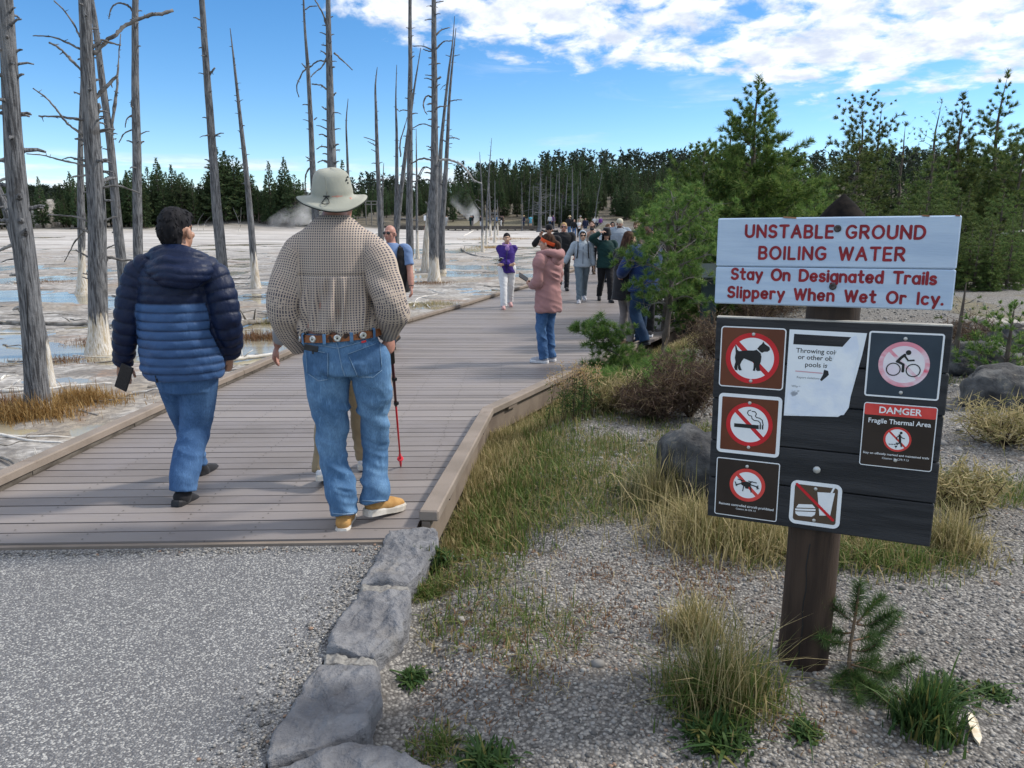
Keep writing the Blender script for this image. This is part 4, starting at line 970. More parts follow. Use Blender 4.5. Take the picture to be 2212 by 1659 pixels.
            ms = MB(); ol = [(w_ * f, y_ * f) for y_, w_ in out] + [(-w_ * f, y_ * f) for y_, w_ in out[::-1]]; n0 = len(ol)
            SV = [(x_, y_, .0) for x_, y_ in ol] + [(x_ * 1.05, y_ * 1.02, .026 * f) for x_, y_ in ol] + [(x_ * .98, y_ * .99, .036 * f) for x_, y_ in ol]
            SV = (np.array(SV) @ PM.T + off).tolist(); ms.add(SV, [tuple(range(n0))] + [(q_ * n0 + i, q_ * n0 + (i + 1) % n0, (q_ + 1) * n0 + (i + 1) % n0, (q_ + 1) * n0 + i) for q_ in (0, 1) for i in range(n0)] + [tuple(range(2 * n0, 3 * n0))[::-1]], 0, False)
            if lod: ms.build('sole', sole or shoes, o_)
    # --- hair
    if hair:
        b = Blob(); hm = HAIRM[hair]
        if hstyle != 'bald':
            b.ell(hp(0, -.020, .034), np.array([.084, .098, .096]) * hs, HY, kk); 
            if hstyle in ('short', 'crop'): b.ell(hp(0, -.045, -.01), np.array([.078, .070, .07]) * hs, HY, kk)
            if hstyle == 'bun': b.ell(hp(0, -.035, .0), np.array([.080, .080, .08]) * hs, HY, kk); b.ell(hp(0, -.115, .02), np.array([.03, .03, .03]) * hs, HY, kk)
            if hstyle == 'long':
                b.tube([hp(0, -.05, .03), hp(0, -.085, -.08), hp(0, -.10, -.22), hp(0.0, -.105, -.36), hp(0.01, -.10, -.46)], np.array([.085, .092, .088, .07, .03]) * hs, ref=HY @ np.array([1., 0, 0]), asp=.62)
                for sg in (-1, 1): b.tube([hp(sg * .07, -.01, .02), hp(sg * .082, -.02, -.09), hp(sg * .085, -.03, -.22)], np.array([.024, .028, .02]) * hs)
            if hstyle == 'pony': b.ell(hp(0, -.05, .0), np.array([.078, .070, .075]) * hs, HY, kk); b.tube([hp(0, -.10, .02), hp(.01, -.145, -.01), hp(.02, -.155, -.09), hp(.02, -.14, -.19), hp(.02, -.13, -.26)], np.array([.026, .034, .036, .03, .012]) * hs)
            if hstyle == 'highpony': b.ell(hp(0, -.05, .0), np.array([.078, .070, .075]) * hs, HY, kk); b.tube([hp(0, -.09, .07), hp(.0, -.15, .09), hp(.0, -.18, .02), hp(.0, -.17, -.08)], np.array([.024, .04, .05, .02]) * hs)
            V, F, N = b.remesh(.007 if lod == 2 else (.009 if lod else .018), 2)
            L = (V - hc) @ HY / hs
            line = np.interp(L[:, 1], [-.12, -.02, .03, .07, .1], [-.2, -.2, .02, .045, .06]) if hstyle not in ('long',) else np.interp(L[:, 1], [-.12, .0, .03, .07, .1], [-.6, -.6, .02, .05, .06])
            V = wrinkle(V, N, .004 * hs, (40, 40, 18), 5)
            keep = (L[:, 2] > line) 
            F = F[keep[F].all(1)]; link('hair', np_mesh('hair', V, F, True), hm, root)
    if glasses:
        mb = MB()
        for sg in (-1, 1): mb.ell(hp(sg * .033, .094, .010), np.array([.029, .010, .020]) * hs, Matrix(HY.tolist()), 12, 8); mb.tube([hp(sg * .058, .085, .014), hp(sg * .082, .04, .012), hp(sg * .084, -.01, .008)], .004 * hs, 6)
        mb.tube([hp(-.01, .104, .014), hp(.01, .104, .014)], .004 * hs, 6); mb.build('sunglasses', M_SHADES, root)
    if hat:
        kind, hmat = hat; mb = MB(); RM = Matrix(HY.tolist())
        if kind == 'cap':
            mb.lathe([(.088 * hs, .0), (.090 * hs, .03 * hs), (.078 * hs, .072 * hs), (.045 * hs, .097 * hs), (.0, .104 * hs)], hp(0, -.012, .035), 24, 0, RM, 1.0, 1.16)
            mb.add([hp(x_, .075 + y_, .040 - .02 * (x_ / .07) ** 2 + z_) for z_ in (0, .006) for x_, y_ in ((-.07, 0), (-.062, .045), (-.035, .075), (0, .085), (.035, .075), (.062, .045), (.07, 0))], [(0, 1, 2, 3, 4, 5, 6), (13, 12, 11, 10, 9, 8, 7)] + [(i, i + 7, i + 8, i + 1) for i in range(6)], 0, True); mb.build('cap', hmat, root)
        elif kind in ('brim', 'bucket'):
            w_ = .19 if kind == 'brim' else .125; dz = -.01 if kind == 'brim' else -.05
            mb.lathe([(.10 * hs, .012 * hs), (w_ * hs, dz * hs), (w_ * hs, (dz + .006) * hs), (.098 * hs, .02 * hs), (.092 * hs, .07 * hs), (.075 * hs, .118 * hs), (.03 * hs, .122 * hs), (0, .117 * hs)], hp(0, -.012, .045), 28, 0, RM, 1.0, 1.14); mb.build('hat', hmat, root)
        elif kind == 'hood':
            b = Blob(); b.ell(hp(0, -.03, .02), np.array([.105, .115, .125]) * hs, HY, 18); b.tube([hp(0, -.06, -.06), hp(0, -.05, -.14), hp(0, -.02, -.19)], np.array([.09, .085, .10]) * hs); V, F, N = b.remesh(.012, 2); L = (V - hc) @ HY / hs
            k_ = ~((L[:, 1] > .045) & (L[:, 2] < .105) & (np.abs(L[:, 0]) < .085)); F = F[k_[F].all(1)]; link('hood', np_mesh('hood', wrinkle(V, N, .004), F, True), hmat, root)
    return root, j, X, hp, Y
M_SHADES = pm('dark_lenses', (.008, .008, .01), rough=.12, spec=.6)
M_BLACKC = cloth('black_cloth', (.018, .018, .021)); M_BLACKD = cloth('black_denim', (.014, .014, .017)); M_NAVYC = cloth('navy_cloth', (.016, .022, .05))
def denim(name, c, fade):
    m, t, b = newmat(name); v = t.new('ShaderNodeTexCoord').outputs['Object']
    n1 = t.noise(v, 4.5, 5, .6); tw = t.noise(t.mapping(v, (260, 260, 60), (0, .6, 0)), 1, 3, .6); n2 = t.noise(t.mapping(v, (30, 30, 9)), 1.2, 5, .65)
    col = t.mix(t.ramp(n1, .36, .66), c, fade); col = t.mix(t.ramp(tw, .35, .7, 0, .45), col, tuple(x * .55 for x in c)); col = t.mix(t.ramp(n2, .52, .75, 0, .45), col, tuple(min(1, x * 1.5) for x in fade))
    t.put(b.inputs['Base Color'], col); b.inputs['Roughness'].default_value = .85; b.inputs['Specular IOR Level'].default_value = .2; t.put(b.inputs['Normal'], t.bump(t.math('ADD', t.math('MULTIPLY', n2, 1.0), t.math('MULTIPLY', tw, .25)), .55, .006)); return m
M_JEANS = denim('washed_blue_denim', (.065, .145, .275), (.14, .26, .42)); M_JEANS2 = denim('mid_blue_denim', (.042, .10, .225), (.085, .175, .34)); M_JEANSD = denim('dark_blue_denim', (.012, .028, .062), (.022, .05, .10)); M_JEANSL = denim('light_blue_denim', (.07, .15, .28), (.14, .25, .4))
M_SOLEW = pm('pale_rubber', (.52, .48, .42), (.66, .62, .56), 20, .7); M_SOLEB = pm('black_rubber', (.012, .012, .013), (.025, .025, .027), 20, .6); M_BOOT = pm('brown_leather', (.07, .045, .03), (.13, .085, .055), 15, .7)
def thing_box(name, loc, size, matl, label, cat, rot=(0, 0, 0), extra=None, group=None):
    r = empty(name, loc, label, cat, group); M_ = Matrix.Rotation(rot[2], 4, 'Z') @ Matrix.Rotation(rot[0], 4, 'X') @ Matrix.Rotation(rot[1], 4, 'Y')
    mb = MB(); mb.box((0, 0, 0), size, M_, 0, min(size) * .3); mb.build('case', matl, r)
    mb = MB(); mb.box(M_ @ Vector((0, -size[1] * .52, 0)), (size[0] * .9, size[1] * .08, size[2] * .92), M_); mb.build('screen', M_SHADES, r)
    return r
M_PHONE = pm('black_phone_case', (.015, .015, .018), (.03, .03, .033), 20, .5)
DK = lambda px, py: np.array([*ondeck(px, py)[:2], 0]) * [1, 1, 0] + [0, 0, float(zdeck(ondeck(px, py)[1]))]
def DY(px, y): x = (px - PW / 2) / FPX * y * 1.0; p = atY(px, 520, y); return np.array([p[0], y, float(zdeck(y))])
# ---------------------------------------------------------------- the two men walking away in front
# man in the checked shirt: joints measured on the plane he walks in
HM = np.array([-.875, 3.90, .02]); hw = lambda px, py, dy=0.0: atY(px, py, HM[1] + dy) - HM
def outline_leg(rows, dys):
    P, Rr = [], []
    for (y_, xl, xr), dy in zip(rows, dys):
        a, c = hw(xl, y_, dy), hw(xr, y_, dy); P.append((a + c) / 2); Rr.append((c - a)[0] / 2)
    return P, Rr
Ll = outline_leg([(770, 656, 752), (823, 661, 754), (877, 671, 754), (936, 681, 750), (1010, 694, 753), (1054, 705, 769), (1095, 713, 770), (1112, 716, 769)], [0, -.01, -.01, 0, -.03, -.06, -.08, -.09])
Lr = outline_leg([(770, 752, 842), (832, 764, 847), (872, 771, 845), (921, 780, 840), (980, 785, 838), (1030, 782, 840), (1066, 776, 840), (1084, 779, 839)], [0, .0, .02, .05, .06, .03, .01, 0])
def belt_ring(px, py, a, b_, dy=0): c = hw(px, py, dy); return (c[2], a, b_, np.array([c[0], c[1], 0]))
TOR = [belt_ring(746, 800, .225, .165, .0), belt_ring(740, 745, .215, .160, .01), belt_ring(735, 716, .205, .155, .02), belt_ring(731, 706, .212, .172, .02), belt_ring(729, 660, .196, .172, .03), belt_ring(727, 600, .182, .160, .03), belt_ring(726, 560, .192, .152, .03), belt_ring(725, 535, .205, .142, .03), belt_ring(724, 512, .190, .128, .03), belt_ring(723, 495, .158, .115, .03), belt_ring(722, 483, .122, .10, .03), belt_ring(722, 470, .094, .09, .035)]
M_KHAKI = cloth('khaki_cotton', (.30, .23, .14)); M_SHOET = pm('tan_suede', (.36, .19, .06), (.46, .26, .09), 20, .9)
m, t, b = newmat('checked_cotton'); uv = t.attr('pattern', 'Vector'); su = t.mapping(uv, (83, 83, 1)); ux, uy, uz = t.sep(su)
row = t.math('MODULO', t.math('FLOOR', uy), 2); fx = t.math('FRACT', t.math('ADD', ux, t.math('MULTIPLY', t.math('ABSOLUTE', row), .0))); fy = t.math('FRACT', uy)
ddx = t.math('ABSOLUTE', t.math('SUBTRACT', fx, .5)); ddy = t.math('ABSOLUTE', t.math('SUBTRACT', fy, .5))
sq = t.math('MULTIPLY', t.ramp(ddx, .30, .22), t.ramp(ddy, .32, .24)); ring_ = t.math('MULTIPLY', t.ramp(t.math('MAXIMUM', ddx, ddy), .36, .44), .12)
basec = t.mix(ring_, (.43, .355, .295), (.30, .20, .15)); v = t.new('ShaderNodeTexCoord').outputs['Object']; nz = t.noise(v, 6, 5, .6)
basec = t.mix(t.ramp(nz, .35, .7, 0, .3), basec, (.48, .42, .36)); t.put(b.inputs['Base Color'], t.mix(t.math('MULTIPLY', sq, .95), basec, (.030, .032, .060))); b.inputs['Roughness'].default_value = .85; b.inputs['Specular IOR Level'].default_value = .2
t.put(b.inputs['Normal'], t.bump(t.noise(t.mapping(v, (10, 10, 4)), 1.3, 5, .6), .35, .012)); M_CHECK = m
JH = dict(hipL=hw(705, 770), hipR=hw(797, 770), knL=hw(716, 920, 0), knR=hw(812, 920, .05), anL=hw(742, 1116, -.09), anR=hw(812, 1080, .03), shL=hw(648, 535, .03), shR=hw(800, 535, .03), elL=hw(612, 655, -.04), elR=hw(852, 652, -.03), wrL=hw(648, 742, .09), wrR=hw(838, 722, .13), neck=hw(723, 482, .035), head=hw(726, 436, .05))
pr, j, X, hp, Y = person(HM, 'big man in a checked shirt, wide-brimmed hat and blue jeans walking away', H=1.80, yaw=0, build=1.15, J=JH, torso=TOR, legs=[Ll, Lr], bottom=M_JEANS, top=None, shoes=M_SHOET, sole=M_SOLEW, hair=None, skin='red', head_yaw=-14, lod=2, foot_yaw=(4, -38), foot_pitch=(0, 8), arms={'R': dict(hd=(.05, .3, -.8), pn=(-.8, .5, 0), curl=1.25), 'L': dict(hd=(.3, .5, -.7), pn=(.8, .2, .2), curl=.7)}, wr=.012)
# shirt: torso and sleeves with folds and a yoke seam, the print follows the cloth
b = Blob(); TT = TOR[2:]
b.loft([r[3] + np.array([0, 0, r[0]]) for r in TT], [r[1] * (1.0 if i else .98) for i, r in enumerate(TT)], [r[2] for r in TT], [np.array([1., 0, 0])] * len(TT), [np.array([0, 1., 0])] * len(TT), 40)
ARM = {}
def tang(A): T = np.gradient(A, axis=0); return T / (np.linalg.norm(T, axis=1, keepdims=True) + 1e-9)
for k, pts in (('L', [(668, 525, .03, .075), (648, 545, .02, .088), (628, 600, -.02, .088), (614, 655, -.05, .084), (620, 700, 0, .076), (650, 752, .10, .052)]), ('R', [(782, 525, .03, .075), (802, 545, .02, .088), (828, 600, -.02, .088), (845, 655, -.04, .084), (845, 690, .03, .078), (836, 720, .11, .058)])):
    P = [hw(x_, y_, dy) for x_, y_, dy, _ in pts]; b.tube(P, [q[3] for q in pts], n=24, round1=False); ARM[k] = smooth_path(np.array(P), 40)
V, F, N = b.remesh(.0068, 2)
d_t = np.abs(V[:, 0] - TOR[5][3][0]) / .235
best = np.full(len(V), 9.); uvs = np.zeros((len(V), 3)); side = np.zeros(len(V))
for k in 'LR':
    A = ARM[k]; D2 = np.linalg.norm(V[:, None] - A[None, ::1], axis=2); i_ = D2.argmin(1); dm = D2.min(1); s_ = np.r_[0, np.cumsum(np.linalg.norm(np.diff(A, axis=0), axis=1))][i_] + np.sum((V - A[i_]) * tang(A)[i_], 1)
    inarm = (dm < .100) & ((V[:, 0] < TOR[5][3][0] - .165) if k == 'L' else (V[:, 0] > TOR[5][3][0] + .165)) & (i_ > 4)
    rel = V - A[i_]; TG = tang(A)[i_]; uvs[inarm] = np.stack([rel[:, 0] * TG[:, 2] - rel[:, 2] * TG[:, 0], s_ + .002, s_ * 0], -1)[inarm]; side[inarm] = s_[inarm] + .01
tor = side == 0; cx = np.interp(V[:, 2], [r[0] for r in TOR][::1], [r[3][0] for r in TOR]) if TOR[0][0] < TOR[-1][0] else np.interp(V[:, 2], [r[0] for r in TOR][::-1], [r[3][0] for r in TOR][::-1])
ang = np.arctan2(V[:, 0] - cx, -(V[:, 1] - .03)); uvs[tor] = np.stack([V[:, 0], V[:, 2], 0 * ang], -1)[tor]
zz = V[:, 2]; yk = hw(725, 592)[2]; fade = sst(yk + .005, yk - .05, zz) * tor
disp = .013 * fade * np.sin(ang * 19 + .8 * vnoise(P2(zz * 6, ang * 2), 3)) * np.exp(-(np.abs(ang) / .5) ** 2) * sst(yk - .62, yk - .05, zz)      # gathers under the yoke
fz = zz - .32 * np.abs(V[:, 0] - cx); disp += tor * .020 * fbm(np.stack([ang * 3.2, fz * 7, 0 * zz], -1), 3, 4) * sst(1.35, 1.05, zz)
disp += tor * .020 * vnoise(np.stack([(ang - .9 * (zz - .9)) * 8, zz * 1.6, 0 * zz], -1), 9) * sst(yk, yk - .2, zz)
disp += (~tor) * (.010 * vnoise(np.stack([side * 9 + 14 * uvs[:, 0], uvs[:, 0] * 8 - side * 3, 0 * side], -1), 6) * (.45 + np.exp(-((side - .26) / .09) ** 2) + np.exp(-((side - .42) / .06) ** 2)))
disp -= .008 * np.exp(-((zz - yk) / .006) ** 2) * tor * (V[:, 1] < .05)
ridge = np.minimum(np.abs(side - .07), 1); 
V = V + N * disp[:, None]; me = np_mesh('shirt', V, F, True); set_attr(me, 'pattern', uvs, 'FLOAT_VECTOR'); shirt = link('shirt', me, M_CHECK, pr)
# collar and cuffs
mb = MB(); c_ = hw(722, 478, .035); mb.lathe([(.080, -.035), (.084, -.01), (.081, .028), (.077, .030), (.074, .0)], c_, 28, 0, None, 1.0, 1.05); cm = mb.mesh('collar'); co = np.array([v_.co for v_ in cm.vertices]); set_attr(cm, 'pattern', np.stack([np.arctan2(co[:, 0] - c_[0], -(co[:, 1] - c_[1])) * .08, co[:, 2], 0 * co[:, 2]], -1), 'FLOAT_VECTOR'); link('collar', cm, M_CHECK, pr)
# belt with round conchos, loops, pockets, label
M_BELT = pm('tooled_brown_leather', (.19, .065, .022), (.27, .10, .035), 12, .55, .5, 50, c3=(.03, .015, .012), c3scale=26, c3lo=.56, c3hi=.62)
M_SILVER = pm('silver_concho', (.55, .54, .52), (.7, .69, .67), 40, .32, .4, 90, metal=.9)
bc = TOR[2]; bx = lambda a_, dz=0.0, o=0.0: np.array([bc[3][0] + (bc[1] + .004 + o) * math.sin(a_), bc[3][1] - (bc[2] + .004 + o) * math.cos(a_), bc[0] - .012 + dz + .014 * math.sin(a_)])
mb = MB(); n_ = 64; V_ = []
for dz, o in ((-.019, 0), (-.019, .005), (.019, .005), (.019, 0)): V_ += [bx(2 * math.pi * i / n_, dz, o) for i in range(n_)]
mb.add(V_, [(q * n_ + i, q * n_ + (i + 1) % n_, ((q + 1) % 4) * n_ + (i + 1) % n_, ((q + 1) % 4) * n_ + i) for q in range(4) for i in range(n_)], 0, False); belt = mb.build('belt', M_BELT, pr)
def facing(a_): nrm = Vector((math.sin(a_) / bc[1], -math.cos(a_) / bc[2], 0)).normalized(); return nrm.to_track_quat('Z', 'Y').to_matrix()
for a_ in (-1.12, -.52, .10, .72):
    mb = MB(); mb.lathe([(.019, 0), (.0188, .003), (.012, .0055), (.010, .0045), (.004, .006), (0, .006)], bx(a_, 0, .0055), 22, 0, facing(a_)); cn = mb.build('concho', M_SILVER, belt)
    mb = MB(); c = Vector(bx(a_, 0, .0118)); q = facing(a_); st = [(.009 if i % 2 == 0 else .0036) for i in range(10)]
    mb.add([c + q @ Vector((st[i] * math.sin(i * math.pi / 5), st[i] * math.cos(i * math.pi / 5), 0)) for i in range(10)], [tuple(range(10))]); mb.build('star', M_BLK, cn)
M_THREAD = pm('orange_stitching', (.42, .27, .13), rough=.8); M_SEAM = denim('pale_denim_seam', (.16, .26, .39), (.24, .34, .46))
for a_ in (-.86, -.2, .42, 1.05):
    mb = MB(); Pq = [bx(a_, -.036, .003), bx(a_, -.025, .011), bx(a_, .02, .012), bx(a_, .030, .004)]
    ex = facing(a_) @ Vector((.0085, 0, 0)); mb.add([tuple(np.array(p) + s * np.array(ex)) for p in Pq for s in (-1, 1)], [(2 * i, 2 * i + 1, 2 * i + 3, 2 * i + 2) for i in range(3)]); o = mb.build('belt_loop', M_JEANS, pr)
# jeans surface as a depth lookup so pockets and seams lie on the cloth
jo = [c for c in pr.children if c.name.startswith('trousers')][0]; jv = np.array([v_.co for v_ in jo.data.vertices])
from mathutils.bvhtree import BVHTree
bvh = BVHTree.FromPolygons(jv.tolist(), [tuple(p.vertices) for p in jo.data.polygons])
def on_jeans(px, py, lift=.003):
    r_ = Vector(ray(px, py)).normalized(); o_ = Vector((0, 0, CH)) - Vector(HM); h_ = bvh.ray_cast(o_, r_)
    if h_[0] is None: return None
    return h_[0] - r_ * lift
def patch(name, poly, matl, parent, lift=.004, nn=14):
    """a piece of cloth laid over the jeans: bilinear grid over four corners"""
    a, b_, c, d = [np.array(p, float) for p in poly]; V_, ok = [], True
    for i in range(nn + 1):
        for k in range(nn + 1):
            u, v_ = i / nn, k / nn; p = (a * (1 - u) + b_ * u) * (1 - v_) + (d * (1 - u) + c * u) * v_; q = on_jeans(*p, lift); V_.append(tuple(q) if q is not None else (V_[-1] if V_ else (0, 0, 0)))
    mb = MB(); m1 = nn + 1; mb.add(V_, [(i * m1 + k, (i + 1) * m1 + k, (i + 1) * m1 + k + 1, i * m1 + k + 1) for i in range(nn) for k in range(nn)], 0, True); return mb.build(name, matl, parent)
def seam(pts, matl, parent, r=.0018, name='seam', lift=.004):
    P = []; 
    for i in range(len(pts) - 1):
        for q in range(8): f = q / 8; s_ = on_jeans(pts[i][0] + (pts[i + 1][0] - pts[i][0]) * f, pts[i][1] + (pts[i + 1][1] - pts[i][1]) * f, lift); P += [s_] if s_ is not None else []
    if len(P) > 3: mb = MB(); mb.tube(P, r, 5); return mb.build(name, matl, parent)
zc = lambda L: [(585.8 + x * .296, 669.5 + y * .296) for x, y in L]
M_JPOCK = denim('worn_pocket_denim', (.045, .105, .21), (.09, .18, .32))
for cor in ([(252, 285), (412, 316), (412, 508), (268, 462)], [(560, 322), (792, 235), (808, 440), (632, 488)]):
    pk = patch('back_pocket', zc(cor), M_JPOCK, jo, .006); c4 = zc(cor); q = c4 + [c4[0]]
    if cor[0][0] < 300: bot = zc([(412, 508), (345, 518), (262, 462)])
    else: bot = zc([(808, 440), (745, 492), (632, 488)])
    seam([c4[0], c4[1]], M_SEAM, pk, .0022, 'stitching', .008); seam([c4[1], c4[2]], M_SEAM, pk, .0022, 'stitching', .008); seam(bot, M_SEAM, pk, .0022, 'stitching', .008); seam([bot[-1], c4[0]], M_SEAM, pk, .0018, 'stitching', .008)
seam(zc([(246, 215), (330, 255), (485, 280), (640, 240), (780, 175)]), M_SEAM, jo, .0022); seam(zc([(462, 200), (490, 290), (515, 420), (540, 490)]), M_SEAM, jo, .0025)
seam(zc([(868, 300), (884, 450), (886, 600)]), M_SEAM, jo, .002)
o = patch('red_tab', zc([(657, 226), (692, 217), (694, 234), (660, 243)]), M_RED, jo, .006, 4); patch('leather_patch', zc([(655, 182), (748, 158), (752, 180), (660, 206)]), pm('leather_patch', (.26, .19, .12), (.33, .25, .17), 20, .8), jo, .006, 6)
w_ = empty('wallet', hw(672, 752, -.17) + HM, 'black wallet peeking out of the left back pocket of the jeans', 'wallet'); mb = MB(); mb.box((0, 0, 0), (.07, .012, .03), Matrix.Rotation(.2, 4, 'Y'), 0, .003); mb.build('fold', M_PHONE, w_); mb = MB(); mb.box((.01, -.008, -.018), (.008, .004, .02)); mb.build('clip', M_BLK, w_)
# frayed hems
for (x0, x1, y_) in ((716, 770, 1109), (779, 839, 1081)): seam([(x0 + 3, y_), ((x0 + x1) / 2, y_ + 2), (x1 - 3, y_)], M_SEAM, jo, .004, 'hem', .004)
# shoe details: brown heel counters
# hat
M_HAT = pm('pale_sage_cotton', (.29, .295, .25), (.37, .37, .32), 4, .85, .4, 30, bdist=.006); M_HATU = pm('dark_green_lining', (.018, .022, .02), (.03, .035, .03), 10, .9)
hc = hw(718, 431, .06); sc = .00238; HR = Matrix.Rotation(R(2), 4, 'Y') @ Matrix.Rotation(R(11), 4, 'X')
def hatwarp(p, a):
    r_ = math.hypot(p.x, p.y)
    if r_ > .115: p = p + Vector((0, 0, .16 * (abs(p.x) - .11) ** 1.0 * (abs(p.x) > .11) - .10 * (r_ - .115) + .012 * math.sin(a * 2 + .6) * (r_ - .115) / .055))
    else: p = p * (1 + .012 * math.sin(a * 3 + p.z * 20))
    return p
ht = MB(); ht.lathe([(.172, -.004), (.173, .0), (.155, .004), (.128, .010), (.108, .018), (.1035, .028), (.1015, .034), (.103, .042), (.098, .065), (.092, .095), (.085, .122), (.073, .138), (.055, .148), (.02, .152), (.0, .153)], hc, 56, 0, HR, 1.0, 1.12, True, hatwarp); hat = ht.build('hat', M_HAT, pr)
mb = MB(); mb.lathe([(.171, -.006), (.150, -.003), (.125, .002), (.11, .006)], hc, 56, 0, HR, 1.0, 1.12, True, hatwarp); mb.build('brim_lining', M_HATU, hat)
mb = MB(); E = [hc + np.array([.1745 * math.cos(a_), 0, 0]) for a_ in (0,)]; pts = []
for i in range(57): a_ = 2 * math.pi * i / 56; p = hatwarp(Vector((.1735 * math.cos(a_), .1735 * math.sin(a_) * 1.12, -.004)), a_); pts.append(HR @ p + Vector(hc))
mb.tube(pts, .0032, 6); mb.build('brim_edge', M_HATU, hat)
mb = MB(); bk = lambda x_, z_, o=.006: HR @ Vector((x_, -(1.12 * math.sqrt(max(.104 ** 2 - x_ * x_, 0)) + max(.018 - z_, 0) * 1.7 + o), max(z_, .010) + max(.018 - z_, 0) * -.15)) + Vector(hc)
mb.tube([bk(x_, z_, .008) for x_, z_ in ((0.0, .033), (-.012, .020), (-.019, .006), (-.014, -.004), (0, -.008), (.014, -.004), (.017, .006), (.010, .02), (0.0, .033))], .0022, 6); mb.box(bk(0, .036, .006), (.03, .008, .006)); mb.build('toggle_cord', M_BLK, hat)
mb = MB(); mb.tube([HR @ Vector((.001, -(1.12 * .1035) + .002 + -(z_ - .04) * .14 - (.0 if z_ < .11 else (z_ - .11) * .6), z_)) + Vector(hc) for z_ in (.04, .07, .10, .12, .135)], .0016, 5); mb.build('crown_seam', pm('hat_seam', (.33, .33, .28)), hat)
for a_, z_ in ((-.42, .105), (-.33, .090), (-.30, .118)): mb = MB(); mb.ell(HR @ Vector((.094 * math.cos(a_), .094 * 1.12 * math.sin(a_), z_)) + Vector(hc), (.005, .005, .005), None, 8, 6); mb.build('eyelet', M_BLK, hat)
# trekking pole, planted ahead of his right foot
tp_ = hit(866, 1008, lambda x, y: zdeck(y)); pole = empty('trekking_pole', tp_, 'red and black trekking pole held in the right hand of the hatted man', 'pole')
t0 = HM + hw(842, 712, .17) - tp_; ax = Vector(t0).normalized(); pp = lambda f: Vector(t0) * f
for nme, f0, f1, r0_, mt in (('lower_shaft', .06, .52, .0062, M_RED), ('upper_shaft', .50, .82, .0085, pm('dark_red_shaft', (.06, .012, .015), (.09, .02, .02), 10, .4)), ('grip', .80, 1.04, .0165, M_BLK)):
    mb = MB(); mb.tube([pp(f0), pp((f0 + f1) / 2), pp(f1)], [r0_ * .9, r0_, r0_], 12); mb.build(nme, mt, pole)
for f in (.52, .69): mb = MB(); mb.tube([pp(f - .012), pp(f), pp(f + .012)], [.011, .0125, .011], 12); mb.box(pp(f) + Vector((.012, 0, 0)), (.012, .01, .018)); mb.build('lock', M_BLK, pole)
M_TIP = pm('bright_red_plastic', (.62, .03, .05), (.7, .05, .07), 10, .45); mb = MB(); mb.tube([pp(0), pp(.03), pp(.055), pp(.075), pp(.10), pp(.115)], [.005, .0085, .0085, .009, .0095, .007], 10); mb.build('tip', M_TIP, pole); mb = MB(); mb.tube([pp(.068), pp(.072), pp(.076)], [.020, .022, .018], 16); mb.build('basket', M_TIP, pole)

# man in the padded jacket
KM = np.array([-1.90, 4.36, .0]); KM[2] = float(zdeck(4.3)); hw2 = lambda px, py, dy=0.0: atY(px, py, KM[1] + dy) - KM
def r2(px, py, a, b_, dy=0): c = hw2(px, py, dy); return (c[2], a, b_, np.array([c[0], c[1], 0]))
T2 = [r2(398, 800, .205, .150), r2(400, 815, .215, .165), r2(396, 790, .240, .185), r2(392, 740, .235, .185), r2(386, 690, .222, .178), r2(381, 640, .215, .165), r2(379, 600, .210, .150), r2(379, 575, .185, .125), r2(380, 556, .130, .105), r2(383, 540, .080, .080)]
T2 = [T2[0]] + sorted(T2[1:], key=lambda r_: r_[0])
JK = dict(hipL=hw2(368, 815), hipR=hw2(434, 815), knL=hw2(388, 930, .20), knR=hw2(424, 925, .05), anL=hw2(434, 1014, .40), anR=hw2(396, 1066, -.16), shL=hw2(300, 592), shR=hw2(462, 600), elL=hw2(276, 690, -.05), elR=hw2(490, 690, -.02), wrL=hw2(264, 786, .02), wrR=hw2(496, 764, .10), neck=hw2(383, 548, .0), head=hw2(382, 500, .02))
def ol2(rows, dys): 
    P, Rr = [], []
    for (y_, xl, xr), dy in zip(rows, dys): a, c = hw2(xl, y_, dy), hw2(xr, y_, dy); P.append((a + c) / 2); Rr.append((c - a)[0] / 2)
    return P, Rr
kl = ol2([(800, 338, 402), (830, 343, 402), (872, 358, 404), (912, 374, 412), (960, 394, 436), (1002, 418, 448)], [0, .03, .09, .18, .30, .39])
kr = ol2([(800, 396, 470), (830, 394, 469), (880, 391, 462), (930, 389, 452), (965, 381, 442), (1000, 371, 434), (1032, 366, 428), (1060, 366, 424)], [0, .02, .05, .05, -.02, -.09, -.14, -.16])
m, t, b = newmat('two_tone_padded_nylon'); a = t.attr('zone2'); col = t.mix(t.sep(a)[0], (.042, .095, .22), (.005, .012, .042)); col = t.mix(t.math('MULTIPLY', t.sep(a)[1], .8), col, (.004, .009, .028)); v = t.new('ShaderNodeTexCoord').outputs['Object']; t.put(b.inputs['Base Color'], col); b.inputs['Roughness'].default_value = .5; b.inputs['Specular IOR Level'].default_value = .25  # yoke navy over blue; crease shade between baffles painted in as darker navy
t.put(b.inputs['Normal'], t.bump(t.noise(t.mapping(v, (26, 26, 11), (0, .5, 0)), 1, 5, .65, .4), .38, .014)); M_PUFF = m
kp, j, X, hp, Y = person(KM, 'man in a two-tone blue padded jacket and jeans walking away with a phone', H=1.75, yaw=0, build=1.08, J=JK, torso=T2, legs=[kl, kr], bottom=M_JEANS2, shoes=M_BLACKC, sole=M_SOLEB, boot=True, hair=None, skin='tan', head_yaw=-12, lod=2, foot_yaw=(-6, -10), foot_pitch=(0, 22), arms={'L': dict(hd=(.02, .1, -1), pn=(.35, -.9, 0), curl=.75, tf=-1), 'R': dict(hd=(-.15, .2, -.9), pn=(-1, .1, 0), curl=.8)})
